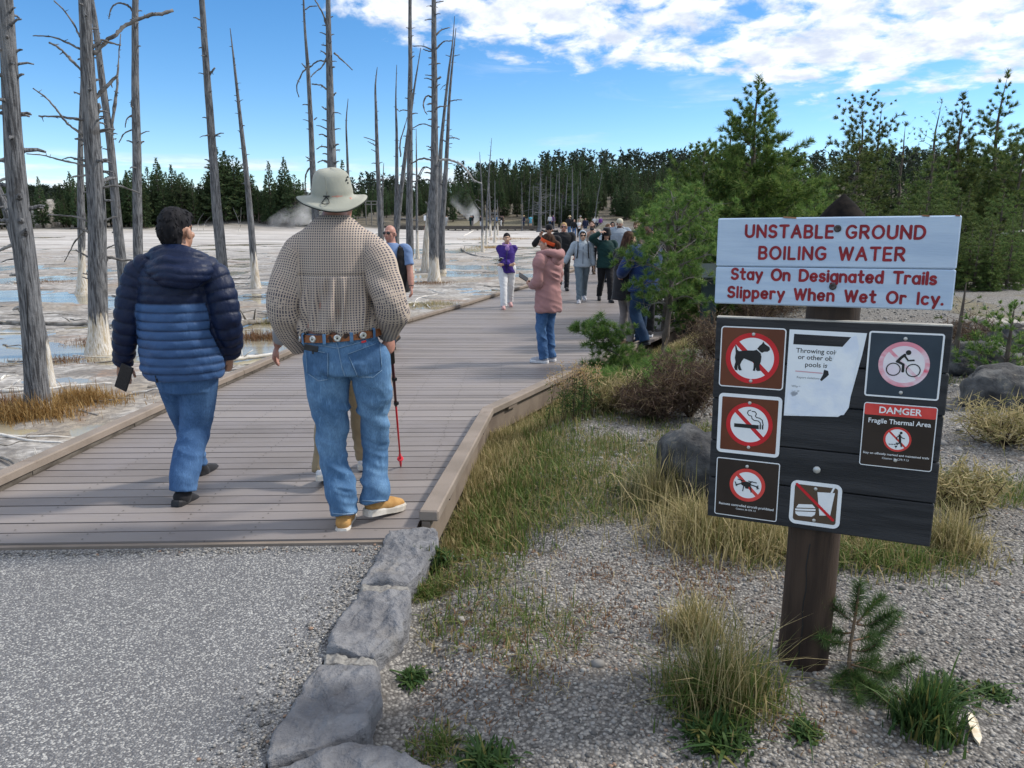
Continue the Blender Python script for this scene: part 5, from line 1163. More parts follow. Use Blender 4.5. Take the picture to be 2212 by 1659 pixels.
b = Blob(); TT = T2[1:]; b.loft([r_[3] + np.array([0, 0, r_[0]]) for r_ in TT], [r_[1] for r_ in TT], [r_[2] for r_ in TT], [np.array([1., 0, 0])] * len(TT), [np.array([0, 1., 0])] * len(TT), 44)
AR = {}
for k, pts in (('L', [(326, 572, 0, .075), (302, 594, 0, .085), (284, 640, -.03, .078), (275, 690, -.05, .072), (270, 740, -.03, .066), (266, 784, .02, .054)]), ('R', [(436, 575, 0, .078), (462, 600, 0, .090), (480, 645, -.01, .085), (489, 690, -.02, .080), (496, 730, .04, .076), (497, 764, .10, .060)])):
    P = [hw2(x_, y_, dy) for x_, y_, dy, _ in pts]; b.tube(P, [q[3] for q in pts], n=24, round1=False); AR[k] = smooth_path(np.array(P), 50)
V, F, N = b.remesh(.0072, 2); side = np.zeros(len(V)); cx = T2[5][3][0]
for k in 'LR':
    A = AR[k]; D2 = np.linalg.norm(V[:, None] - A[None], axis=2); i_ = D2.argmin(1); s_ = np.r_[0, np.cumsum(np.linalg.norm(np.diff(A, axis=0), axis=1))][i_] + np.sum((V - A[i_]) * tang(A)[i_], 1)
    xo = (V[:, 0] - cx) * (-1 if k == 'L' else 1); inarm = (D2.min(1) < .105) & (xo > np.interp(V[:, 2], [.8, 1.1, 1.3, 1.5], [.222, .20, .165, .10])); side[inarm] = s_[inarm] + .01
tor = side == 0; zz = V[:, 2]; z0 = hw2(380, 651)[2]; zq = zz - .03 * (V[:, 0] - cx) * 0
ph = np.where(tor, (zz - z0) / .0495, side / .062); qd = np.abs(np.sin(np.pi * ph)) ** .42
disp = .0105 * (qd - .8) + .004 * fbm(V * 16, 3, 3) + .0065 * qd * vnoise(np.stack([V[:, 0] * 20 + 2.5 * np.floor(ph), np.floor(ph) * 3.7, zz * 18], -1), 8)
V = V + N * disp[:, None]; dark = np.where(tor, sst(z0 - .003, z0 + .003, zz), 1.0)
gus = np.abs(V[:, 0] - cx) - np.interp(zz, [.8, 1.0, 1.2], [.19, .2, .215]); dark = np.where(tor & (zz < z0), 0, dark)
me = np_mesh('padded_jacket', V, F, True); crease_shade = np.exp(-(np.abs(((ph + .5) % 1) - .5) * np.where(tor, .0495, .062) / .0048) ** 2); set_attr(me, 'zone2', np.stack([dark, crease_shade, dark], -1)); jk = link('padded_jacket', me, M_PUFF, kp)
# hood lying on the shoulders
b = Blob(); hk = lambda x, y_, dy: hw2(223.2 + x * .2422, 435.2 + y_ * .2422, dy)
b.tube([hk(420, 540, .03), hk(470, 490, -.02), hk(560, 470, -.06), hk(680, 478, -.08), hk(800, 505, -.06), hk(900, 545, -.02), hk(955, 562, .06)], [.040, .050, .055, .058, .055, .048, .030], n=18)
b.tube([hk(440, 600, -.06), hk(520, 640, -.13), hk(640, 670, -.165), hk(760, 670, -.155), hk(860, 635, -.11), hk(930, 590, -.04)], [.045, .060, .066, .066, .056, .04], n=18)
b.tube([hk(500, 560, -.06), hk(640, 560, -.11), hk(800, 570, -.09)], [.06, .07, .06], n=18)
V, F, N = b.remesh(.0078, 4); u_ = (V[:, 0] - hk(400, 0, 0)[0]); ph = V[:, 2] / .045 + 1.2 * vnoise(P2(u_ * 7, 0 * u_), 2); V = V + N * (.008 * (np.abs(np.sin(np.pi * ph)) ** .6 - .7) + .005 * fbm(V * 14, 3, 7))[:, None]
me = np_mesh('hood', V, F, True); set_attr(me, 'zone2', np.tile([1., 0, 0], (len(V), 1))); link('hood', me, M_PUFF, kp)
mb = MB(); mb.tube([hk(390, 560, 0), hk(440, 492, -.05), hk(550, 452, -.09), hk(700, 462, -.11), hk(850, 505, -.07), hk(968, 556, .03)], .007, 6); mb.build('hood_trim', M_BLK, kp)
mb = MB(); mb.tube([hk(462, 1555, -.16), hk(470, 1585, -.17), hk(478, 1605, -.165), hk(482, 1580, -.16)], .0028, 6); mb.ell(hk(478, 1608, -.165), .006, None, 8, 6); mb.build('drawcord', M_BLK, kp)
# thick black hair, built up of combed locks
b = Blob(); hs_ = 1.0; HYk = rotz(R(-12)); hcen = JK['head']; hq = lambda x, y_, z_: hcen + HYk @ np.array([x, y_, z_])
b.ell(hq(0, -.016, .045), (.081, .100, .092), HYk, 22); b.ell(hq(0, -.062, .0), (.074, .066, .082), HYk, 20); b.ell(hq(0, .05, .075), (.068, .055, .048), HYk, 18); b.ell(hq(0, -.055, -.05), (.066, .045, .05), HYk, 16)
V, F, N = b.remesh(.0068, 2); L = (V - hcen) @ HYk; V = V + N * (.005 * fbm(np.stack([L[:, 0] * 55, L[:, 1] * 30, L[:, 2] * 16], -1), 3, 2))[:, None]
keep = (L[:, 2] > np.interp(L[:, 1], [-.12, -.06, -.035, .0, .04, .09], [-.11, -.105, .0, .022, .03, .055])) | ((np.abs(L[:, 0]) < .06) & (L[:, 1] < -.02) & (L[:, 2] > -.105)); F = F[keep[F].all(1)]; link('hair', np_mesh('hair', V, F, True), HAIRM['black'], kp)
rs = np.random.default_rng(4); mb = MB()
for q in range(150):
    i = rs.integers(len(V)); n_ = N[i]; 
    if L[i, 2] < .02 and rs.random() < .6: continue
    d_ = np.array([rs.normal() * .5, rs.normal() * .4, -.9]); d_ -= n_ * np.dot(d_, n_) * .8; mb.tube([V[i] - n_ * .004, V[i] + n_ * .003 + d_ * .012, V[i] + n_ * .002 + d_ * .026], [.0035, .003, .0008], 5)
mb.build('hair_strands', HAIRM['black'], kp)
phn = thing_box('phone', KM + hw2(268, 815, -.045), (.078, .012, .155), M_PHONE, 'black phone in the left hand of the man in the padded jacket', 'phone', rot=(0, .42, -.15))

# walker half hidden in front of the hatted man: khaki trousers, white shoes
M_WHITESHOE = pm('white_mesh_shoe', (.58, .58, .60), (.72, .72, .74), 40, .7)
p5 = np.array([-1.07, 4.66, float(zdeck(4.6))]); person(p5, 'walker in khaki trousers and white shoes, mostly hidden by the hatted man', H=1.66, yaw=0, stride=.24, step_side='R', top=cloth('light_grey_jersey', (.34, .35, .37)), bottom=M_KHAKI, shoes=M_WHITESHOE, sole=M_SOLEW, hair='grey', skin='red', lod=1, build=.92, arms={'L': dict(t=(-.24, .02, .50)), 'R': dict(t=(.17, .12, .5))})
# ---------------------------------------------------------------- the other visitors
M_PINK2 = cloth('dusty_pink_fleece', (.37, .195, .19), .86); M_PURP = cloth('deep_purple_shell', (.055, .028, .20)); M_LAV = cloth('lavender_scarf', (.38, .22, .48), .6); M_WHITEC = cloth('white_cotton', (.66, .66, .67), .9)
M_LGREY = cloth('pale_blue_grey_fleece', (.33, .38, .43), .88); M_GBLUE = cloth('blue_grey_trousers', (.13, .17, .20), .85); M_GREEN = cloth('dark_green_fleece', (.010, .038, .036)); M_BLUEJ = cloth('royal_blue_shell', (.016, .038, .125)); M_GREYP = cloth('warm_grey_stretch', (.24, .21, .20)); M_TEE = cloth('light_blue_tee', (.16, .24, .42), .88)
M_TAUPE = cloth('taupe_tee', (.36, .31, .28)); M_HGREY = cloth('grey_marl', (.27, .31, .36), .85); M_COB = cloth('cobalt_jacket', (.022, .028, .14)); M_STRAW = cloth('straw', (.55, .42, .24)); M_BEIGE = cloth('beige_cotton', (.42, .36, .27)); M_TURQ = cloth('turquoise_tee', (.12, .42, .56)); M_SKY = cloth('sky_blue_shell', (.03, .20, .46)); M_VIOL = cloth('violet_knit', (.16, .05, .24)); M_SGREY = cloth('soft_grey', (.4, .4, .4)); M_PSHOE = cloth('pink_shoe', (.55, .33, .32)); M_GSHOE = pm('grey_knit_shoe', (.27, .28, .32), (.36, .37, .41), 40, .8)
M_ORANGE = cloth('orange_band', (.70, .10, .03)); M_REDJ = cloth('red_jacket', (.42, .015, .025))
# woman in the pink hooded top
p = DK(1183, 783); r_, j, X, hp, Y = person(p, 'woman in a dusty pink hooded top and jeans with an orange headband and ponytail', H=1.63, yaw=52, female=True, build=1.12, wr=.011, top=M_PINK2, loose=1.06, sl_r=1.16, hem=.40, bottom=M_JEANSD if False else M_JEANS2, legw=.98, shoes=M_GSHOE, sole=M_WHITESHOE, hair='brown', hstyle='pony', skin='light', head_yaw=18, lod=1, vox=.0072, arms={'L': dict(t=(-.05, .125, .60), hd=(.1, 1, .35), pn=(.8, 0, .6), curl=.9, pole=(-.6, -.6, -1)), 'R': dict(t=(.07, .13, .58), hd=(-.2, 1, .3), pn=(-.8, 0, .6), curl=.9, pole=(.7, -.6, -1))}, foot_yaw=(10, 4))
b = Blob(); b.tube([X(-.075, .05, .845), X(-.085, -.02, .855), X(-.05, -.075, .85), X(0, -.095, .835), X(.05, -.075, .85), X(.085, -.02, .855), X(.075, .05, .845)], np.array([.030, .040, .050, .060, .050, .040, .030])); b.ell(X(0, -.075, .80), (.10, .055, .085), Y); V, F, N = b.remesh(.0085, 4); link('hood', np_mesh('hood', wrinkle(V, N, .006, (10, 10, 14)), F, True), M_PINK2, r_)
hs = 1.63 * .138 / .24; hdc = j['head']; HYp = Y @ rotz(R(18))
mb = MB(); mb.lathe([(.0905 * hs, -.020 * hs), (.093 * hs, -.012 * hs), (.093 * hs, .020 * hs), (.090 * hs, .026 * hs)], hp(0, -.018, .012), 32, 0, Matrix(HYp.tolist()) @ Matrix.Rotation(R(24), 3, 'X'), 1.0, 1.16); mb.build('headband', M_ORANGE, r_)
mb = MB(); mb.tube([X(-.045, -.06, .425), X(-.10, -.03, .425), X(-.13, .03, .42)], .004, 5)
ph = X(-.02, .225, .655) + p; thing_box('phone', ph, (.16, .012, .078), M_PHONE, 'black phone held out by the woman in the pink top', 'phone', rot=(R(-30), R(35), R(52)))
# woman in purple with folded arms
p = DK(1095, 665); r_, j, X, hp, Y = person(p, 'woman in a purple jacket and white trousers walking with folded arms', H=1.60, yaw=184, female=True, build=1.06, top=M_PURP, loose=1.12, sl_r=.88, hem=.47, bottom=M_WHITEC, legw=1.18, shoes=M_PSHOE, sole=M_PSHOE, hair='black', hstyle='bun', skin='asian', stride=.34, step_side='R', lod=1, arms={'L': dict(t=(.06, .125, .585), hd=(1, .25, .05), pn=(0, -1, -.2), curl=.5, pole=(-.35, -.3, -1)), 'R': dict(t=(-.04, .14, .58), hd=(-1, .1, .35), pn=(0, -1, 0), curl=.6, pole=(.35, -.3, -1))}, foot_yaw=(8, -6))
b = Blob(); b.tube([X(-.05, .03, .845), X(0, .07, .83), X(.05, .03, .845), X(.03, -.045, .86), X(-.03, -.045, .86), X(-.05, .03, .845)], np.full(6, .026)); b.ell(X(0, .085, .79), (.05, .02, .06), Y); V, F, N = b.remesh(.0085, 3); link('scarf', np_mesh('scarf', wrinkle(V, N, .006, (30, 30, 30)), F, True), M_LAV, r_)
mb = MB(); mb.tube([X(.0, .105, .78), X(.012, .125, .70), X(.015, .125, .62), X(.01, .120, .50)], .010, 6, flat=.4); mb.build('zip_placket', M_NAVYC, r_)
thing_box('phone', p + X(.095, .17, .655), (.07, .010, .14), M_WHITESHOE, 'pale phone in the hand of the woman in purple', 'phone', rot=(R(50), R(30), 0))
# bald man with sunglasses and a dark vest over a blue shirt
p = DK(852, 750); r_, j, X, hp, Y = person(p, 'bald man in sunglasses, blue shirt, open black vest and beige shorts', H=1.75, yaw=163, build=1.10, top=M_TEE, sleeve='short', hem=.50, bottom=M_BEIGE, shorts=True, shoes=M_BOOT, sole=M_SOLEB, hair='grey', hstyle='bald', skin='red', glasses=True, lod=1, stride=.3, step_side='L', head_yaw=-4, arms={'L': dict(t=(-.20, .06, .475)), 'R': dict(t=(.19, -.02, .47))}, legw=1.18)
b = Blob()
for sg in (-1, 1): b.loft([X(sg * .085, .0, z) for z in (.46, .56, .66, .76, .815, .835)], np.array([.062, .060, .062, .064, .055, .03]) * 1.75, np.array([.092, .090, .090, .086, .066, .035]) * 1.75, [Y @ np.array([1., 0, 0])] * 6, [Y @ np.array([0, 1., 0])] * 6)
b.loft([X(0, -.045, z) for z in (.46, .6, .76, .83)], np.array([.12, .115, .12, .07]) * 1.75, np.array([.05, .05, .05, .03]) * 1.75, [Y @ np.array([1., 0, 0])] * 4, [Y @ np.array([0, 1., 0])] * 4)
V, F, N = b.remesh(.011, 3); L = V @ Y; k_ = ~((np.abs(L[:, 0]) < .085 * 1.75) & (L[:, 1] > .02)); link('vest', np_mesh('vest', wrinkle(V, N, .005), F[k_[F].all(1)], True), M_BLACKC, r_)
for k in 'LR':
    mb = MB(); A_, K_ = j['an' + k], j['kn' + k]; mb.tube([A_ + [0, 0, .0], A_ * .86 + K_ * .14, A_ * .72 + K_ * .28], [.050, .047, .052], 12); mb.build('sock', M_NAVYC, r_)
mb = MB(); wv = j['wrL']; ev = j['elL']; mb.tube([wv * .95 + ev * .05, wv * .91 + ev * .09], .036, 12); mb.build('watch_strap', M_BLK, r_)
# man in black with a cap, and the blond man behind him
p = DY(1186, 19.0); r_, j, X, hp, Y = person(p, 'man in a black jacket, black cap and sunglasses behind the pink top', H=1.76, yaw=178, top=M_BLACKC, loose=1.12, bottom=M_BLACKD, shoes=M_BLACKC, hair='black', hat=('cap', M_BLACKC), glasses=True, skin='tan', lod=1, arms={'R': dict(t=(.12, .17, .84), hd=(-.3, .2, .9), pn=(-.5, 1, 0), curl=.6, pole=(.8, -.3, -1)), 'L': dict()})
p = DK(1216, 626); person(p, 'blond man in sunglasses and a black pullover holding a drink can', H=1.80, yaw=176, build=1.08, top=M_BLACKC, loose=1.15, bottom=M_BLACKD, shoes=M_BLACKC, hair='blond', glasses=True, skin='red', lod=1, stride=.3, arms={'L': dict(t=(-.17, .10, .48), curl=.9)})
can = empty('drink_can', p + rotz(R(176)) @ np.array([-.31, .20, .80]), 'small silver drink can in the hand of the blond man', 'can'); mb = MB(); mb.lathe([(.026, -.06), (.031, -.052), (.031, .05), (.026, .06), (0, .06)], (0, 0, 0), 16); mb.build('shell', M_RIVET, can); mb = MB(); mb.lathe([(.0315, -.02), (.0315, .03)], (0, 0, 0), 16); mb.build('print', M_NAVYC, can)
# woman with her hood up and rucksack straps
p = DK(1256, 651); r_, j, X, hp, Y = person(p, 'woman with a pale grey hood up, rucksack straps and blue-grey trousers', H=1.63, yaw=180, female=True, build=1.05, top=M_LGREY, loose=1.22, hem=.49, bottom=M_GBLUE, shoes=M_GSHOE, sole=M_WHITESHOE, hair='black', glasses=True, hat=('hood', M_LGREY), skin='asian', lod=1, stride=.42, step_side='R', arms={'R': dict(t=(.27, .06, .52)), 'L': dict(t=(-.17, .0, .47))}, legw=1.08)
mb = MB()
for sg in (-1, 1): mb.tube([X(sg * .062, -.06, .845), X(sg * .068, .02, .848), X(sg * .072, .088, .78), X(sg * .076, .098, .70), X(sg * .085, .08, .62), X(sg * .09, .0, .60)], .014, 6, flat=.35)
mb.build('rucksack_straps', M_BLACKC, r_); mb = MB(); mb.tube([X(.0, .102, .78), X(0, .108, .66), X(0, .100, .5)], .006, 5); mb.build('zip', M_NAVYC, r_)
b = Blob(); b.ell(X(0, -.13, .70), (.14, .075, .19), Y); V, F, N = b.remesh(.014, 3); link('rucksack', np_mesh('rucksack', V, F, True), M_BLACKC, r_)
# woman in dark green holding her hat
p = DK(1306, 651); r_, j, X, hp, Y = person(p, 'woman in dark green fleece and black trousers holding her black bucket hat', H=1.66, yaw=184, female=True, build=1.12, top=M_GREEN, loose=1.22, hem=.47, bottom=M_BLACKD, shoes=M_BLACKC, hair='black', hstyle='long', glasses=True, hat=('bucket', M_BLACKC), skin='light', lod=1, stride=.3, head_nod=10, arms={'R': dict(t=(.10, .10, .955), hd=(-.9, .1, .3), pn=(0, -.3, -1), curl=.4, pole=(1, .2, -.4)), 'L': dict(t=(-.12, .12, .50))}, legw=1.1)
# long-haired woman in a black coat
p = DK(1350, 745); person(p, 'woman with very long brown hair, black coat and grey trousers standing', H=1.66, yaw=-52, female=True, build=1.15, top=M_NAVYC if False else M_BLACKC, coat=True, loose=1.2, hem=.405, bottom=M_GREYP, shoes=M_BOOT, hair='brown', hstyle='long', skin='light', lod=1, head_yaw=-12, arms={'L': dict(t=(-.14, .14, .52)), 'R': dict(t=(.15, .14, .52))}, legw=.95)
p = DK(1388, 752); p[1] += .05; person(p, 'person in a blue jacket and dark jeans standing behind the crooked pine', H=1.72, yaw=38, build=1.12, top=M_BLUEJ, loose=1.25, hem=.47, bottom=M_JEANSD, shoes=M_BLACKC, sole=M_SOLEB, hair='brown', skin='light', lod=1, arms={'L': dict(t=(-.13, .15, .60), pole=(-1, -.4, -.6)), 'R': dict(t=(.18, .1, .5))}, stride=.16, step_side='R', legw=1.16)
p = DK(1402, 735); p[1] += .5; person(p, 'person in black trousers and a black cap, almost hidden by the pine', H=1.76, yaw=165, top=M_BLACKC, bottom=M_BLACKD, shoes=M_BLACKC, sole=M_WHITESHOE, hair='black', hat=('cap', M_BLACKC), skin='tan', lod=1)
# bearded man with a camera, and a red jacket at his waist
p = DK(1276, 592); r_, j, X, hp, Y = person(p, 'bearded man in a taupe T-shirt raising a camera, red jacket at his waist', H=1.80, yaw=176, build=1.12, top=M_TAUPE, sleeve='short', bottom=M_BLACKD, shoes=M_BOOT, hair='brown', beard=True, skin='light', lod=1, arms={'L': dict(t=(-.03, .17, .80), hd=(.4, .4, .7), pn=(.6, -.6, 0), curl=.8, pole=(-.9, -.2, -.8)), 'R': dict(t=(.03, .17, .80), hd=(-.4, .4, .7), pn=(-.6, -.6, 0), curl=.8, pole=(.9, -.2, -.8))})
b = Blob(); b.tube([X(-.10, .04, .56), X(-.13, .06, .50), X(-.16, .06, .42), X(-.19, .04, .35)], [.07, .09, .085, .05], asp=.6); b.tube([X(.09, .05, .57), X(0, .085, .565), X(-.09, .05, .57), X(-.1, -.05, .57), X(.1, -.05, .57)], [.03] * 5); V, F, N = b.remesh(.014, 2); link('tied_jacket', np_mesh('tied_jacket', wrinkle(V, N, .01), F, True), M_REDJ, r_)
cq = empty('camera', p + X(0, .215, .845), 'black camera held up by the bearded man', 'camera'); mb = MB(); mb.box((0, 0, 0), (.13, .05, .09), Matrix.Rotation(R(176), 4, 'Z'), 0, .012); mb.build('housing', M_BLK, cq); mb = MB(); mb.tube([(0, -.02, 0), (.0, -.10, -.01)], [.035, .033], 16); mb.build('lens', M_PHONE, cq)
# group behind
p = DY(1313, 23.5); person(p, 'boy in a pale blue hooded top looking down beside the grey hoodie', H=1.74, yaw=196, build=.95, top=cloth('pale_blue_cotton', (.45, .52, .58)), bottom=M_JEANSD, shoes=M_BLACKC, hair='ltbrown', skin='light', lod=1, head_yaw=20)
p = DY(1322, 28.5); person(p, 'dark-haired woman in sunglasses peeping over the boy', H=1.74, yaw=180, female=True, top=M_BLACKC, bottom=M_BLACKD, shoes=M_BLACKC, hair='black', hstyle='long', glasses=True, skin='tan', lod=1)
p = DY(1337, 23.2); r_, j, X, hp, Y = person(p, 'tall man in a grey hooded top and cream cap looking down', H=1.88, yaw=188, build=1.15, top=M_HGREY, loose=1.3, sl_r=1.1, bottom=M_NAVYC, shoes=M_BLACKC, hair='brown', beard=True, hat=('cap', cloth('cream_cap', (.60, .55, .43))), skin='light', lod=1, head_nod=14, arms={'L': dict(t=(-.16, .12, .52)), 'R': dict(t=(.16, .1, .52))})
b = Blob(); b.tube([X(-.06, .05, .845), X(-.075, -.02, .86), X(0, -.085, .85), X(.075, -.02, .86), X(.06, .05, .845)], np.array([.03, .04, .05, .04, .03])); V, F, N = b.remesh(.012, 3); link('hood', np_mesh('hood', V, F, True), M_HGREY, r_)
p = DY(1376, 23.4); r_, j, X, hp, Y = person(p, 'woman with a blowing ponytail in an open cobalt jacket', H=1.80, yaw=170, female=True, build=1.12, top=M_COB, loose=1.15, bottom=M_BLACKD, shoes=M_BLACKC, hair='ltbrown', hstyle='highpony', skin='light', lod=1, head_yaw=24, arms={'L': dict(t=(-.12, .12, .56)), 'R': dict(t=(.12, .12, .56))})
mb = MB(); mb.tube([X(0, .075, .80), X(0, .112, .72), X(0, .118, .60), X(0, .108, .52)], [.06, .075, .075, .07], 12, flat=.22); mb.build('shirt_front', M_GBLUE, r_)
# small figures further along the walk
def far_person(px, yf, yt, label, d=None, **kw):
    if d is None: q = ondeck(px, yf); d = q[1]; z = float(zdeck(d)); x = q[0]
    else:
        r_ = ray(px, yf); x = d * r_[0] / r_[1]; z = 1.0
    Hh = float(np.clip(atY(px, yt, d)[2] - z, 1.45, 1.95)); person((x, d, z), label, H=Hh, lod=0, group='distant visitors', **kw)
far_person(1230, 512, 466, 'man in a straw cowboy hat, black shirt and blue jeans far along the walk', yaw=170, build=1.2, top=M_BLACKC, sleeve='short', bottom=M_JEANSL, shoes=M_BOOT, hat=('brim', M_STRAW), stride=.4)
far_person(1240, 514, 473, 'person in a black jacket and jeans right of the cowboy hat', yaw=180, top=M_BLACKC, bottom=M_JEANS2, shoes=M_BLACKC, stride=.4)
far_person(1250, 514, 475, 'woman in a white top and black trousers with folded arms far along the walk', yaw=190, female=True, top=M_WHITEC, sleeve='short', bottom=M_BLACKD, shoes=M_BLACKC, hair='brown', hstyle='bun', arms={'L': dict(t=(.05, .13, .62)), 'R': dict(t=(-.03, .14, .62))})
far_person(1253, 507, 466, 'person in a grey cap and beige shirt behind the white top', yaw=180, top=M_BEIGE, bottom=M_KHAKI, shoes=M_BOOT, hat=('cap', M_SGREY))
far_person(1264, 508, 470, 'person in navy behind the bearded man', yaw=180, top=M_NAVYC, bottom=M_JEANSD, shoes=M_BLACKC)
far_person(1284, 495, 469, 'white-haired man in a white shirt walking away in the distance', yaw=-10, top=M_WHITEC, sleeve='short', bottom=M_BLACKD, shoes=M_BLACKC, hair='grey', stride=.4)
far_person(1290, 495, 471, 'grey-haired person between the white shirt and the violet top', yaw=0, top=M_SGREY, bottom=M_JEANSD, shoes=M_BLACKC, hair='grey')
far_person(1297, 495, 470, 'grey-haired woman in a violet top walking away in the distance', yaw=10, female=True, build=1.1, top=M_VIOL, bottom=M_GREYP, shoes=M_BLACKC, hair='grey')
for px, yf, yt, lab, kw in (
    (964, 485, 467, 'pale grey figure beside the curly-limbed trunk on the trestle', dict(top=M_SGREY, bottom=M_SGREY)), (1017, 487, 470, 'person in dark green, leftmost on the plank trestle', dict(top=M_GREEN, bottom=M_GREEN, yaw=150)),
    (1021, 487, 467, 'person in black raising a camera on the plank trestle', dict(top=M_BLACKC, bottom=M_GREYP, yaw=150, arms={'L': dict(t=(-.04, .16, .9)), 'R': dict(t=(.04, .16, .9))})), (1039, 488, 468, 'person in black and white behind the loose stand of snags', dict(top=M_BLACKC, bottom=M_WHITEC, yaw=140)),
    (1061, 488, 469, 'person in black and grey pointing a camera beside the dark snag', dict(top=M_BLACKC, bottom=M_GREYP, yaw=90, arms={'L': dict(t=(-.04, .2, .82)), 'R': dict(t=(.04, .2, .82))})), (1074, 488, 468, 'walker in a bright blue jacket and black trousers on the trestle', dict(top=M_SKY, bottom=M_BLACKD, yaw=90, stride=.6, hair='grey')),
    (1083, 488, 470, 'person in black and white left of the tall brown coat on the trestle', dict(top=M_BLACKC, bottom=M_WHITEC, yaw=90, arms={'L': dict(t=(-.04, .2, .84)), 'R': dict(t=(.04, .2, .84))})), (1087, 489, 467, 'tall person in a dark brown top on the trestle', dict(top=M_BOOT, bottom=M_BLACKD, yaw=95)),
    (1132, 489, 469, 'person in a wide straw hat and navy clothes on the trestle', dict(top=M_NAVYC, bottom=M_JEANSD, hat=('brim', M_STRAW), yaw=120)), (1146, 489, 469, 'man in a turquoise shirt and pale shorts on the trestle', dict(top=M_TURQ, sleeve='short', bottom=M_TURQ, shorts=True, yaw=0))):
    r_ = ray(px, yf); x0 = 100 * r_[0] / r_[1]; d = float(FA(np.clip(x0, -17, 4.2))) + random.uniform(-.5, .3); kw = dict(dict(yaw=180, shoes=M_BLACKC), **kw); far_person(px, yf, yt, lab, d=d, **kw)
far_person(1188, 489, 469, 'person in a dark vest and white shirt near the snags', d=93, yaw=170, top=M_WHITEC, bottom=M_JEANSD, shoes=M_BLACKC, hair='grey')
far_person(1195, 490, 474, 'person in plum colours right of the white shirt near the snags', d=93.5, yaw=170, female=True, top=M_VIOL, bottom=M_NAVYC, shoes=M_BLACKC)
# ---------------------------------------------------------------- bleached dead trees standing in the basin
m, t, b = newmat('silvered_dead_wood'); v = t.new('ShaderNodeTexCoord').outputs['Object']
wa = t.new('ShaderNodeAttribute'); wa.attribute_type = 'OBJECT'; wa.attribute_name = 'white_h'
gr = t.noise(t.mapping(v, (14, 14, 1.1)), 3.2, 7, .62, .4); bg_ = t.noise(v, 2.2, 5, .6)
col = t.mix(t.ramp(gr, .37, .63), (.042, .042, .046), (.185, .188, .198)); col = t.mix(t.ramp(bg_, .5, .72, 0, .55), col, (.24, .235, .235))
col = t.mix(t.ramp(t.noise(v, 3.5, 3), .64, .7, 0, .6), col, (.055, .05, .048))
x_, y_, z_ = t.sep(v)
wn = t.math('ADD', t.math('DIVIDE', z_, t.math('MAXIMUM', wa.outputs['Fac'], .01)), t.math('MULTIPLY', t.math('SUBTRACT', t.noise(t.mapping(v, (9, 9, .8)), 3, 4), .5), 1.5))
wc = t.mix(t.ramp(gr, .34, .62), (.40, .32, .21), (.66, .63, .585))
col = t.mix(t.ramp(wn, 1.06, .86), col, wc)
t.put(b.inputs['Base Color'], col); b.inputs['Roughness'].default_value = .8; b.inputs['Specular IOR Level'].default_value = .3
t.put(b.inputs['Normal'], t.bump(t.math('ADD', gr, t.math('MULTIPLY', t.noise(v, 30, 3), .4)), 1.0, .018))
M_DEAD = m
M_LIMB = pm('dead_branch_wood', (.07, .066, .064), (.20, .19, .185), 7, .85, .6, 40, c3=(.30, .28, .25), c3scale=5, c3lo=.66, c3hi=.74)
M_LIMB_P = pm('pale_branch_wood', (.20, .195, .19), (.38, .36, .34), 6, .85, .5, 40)

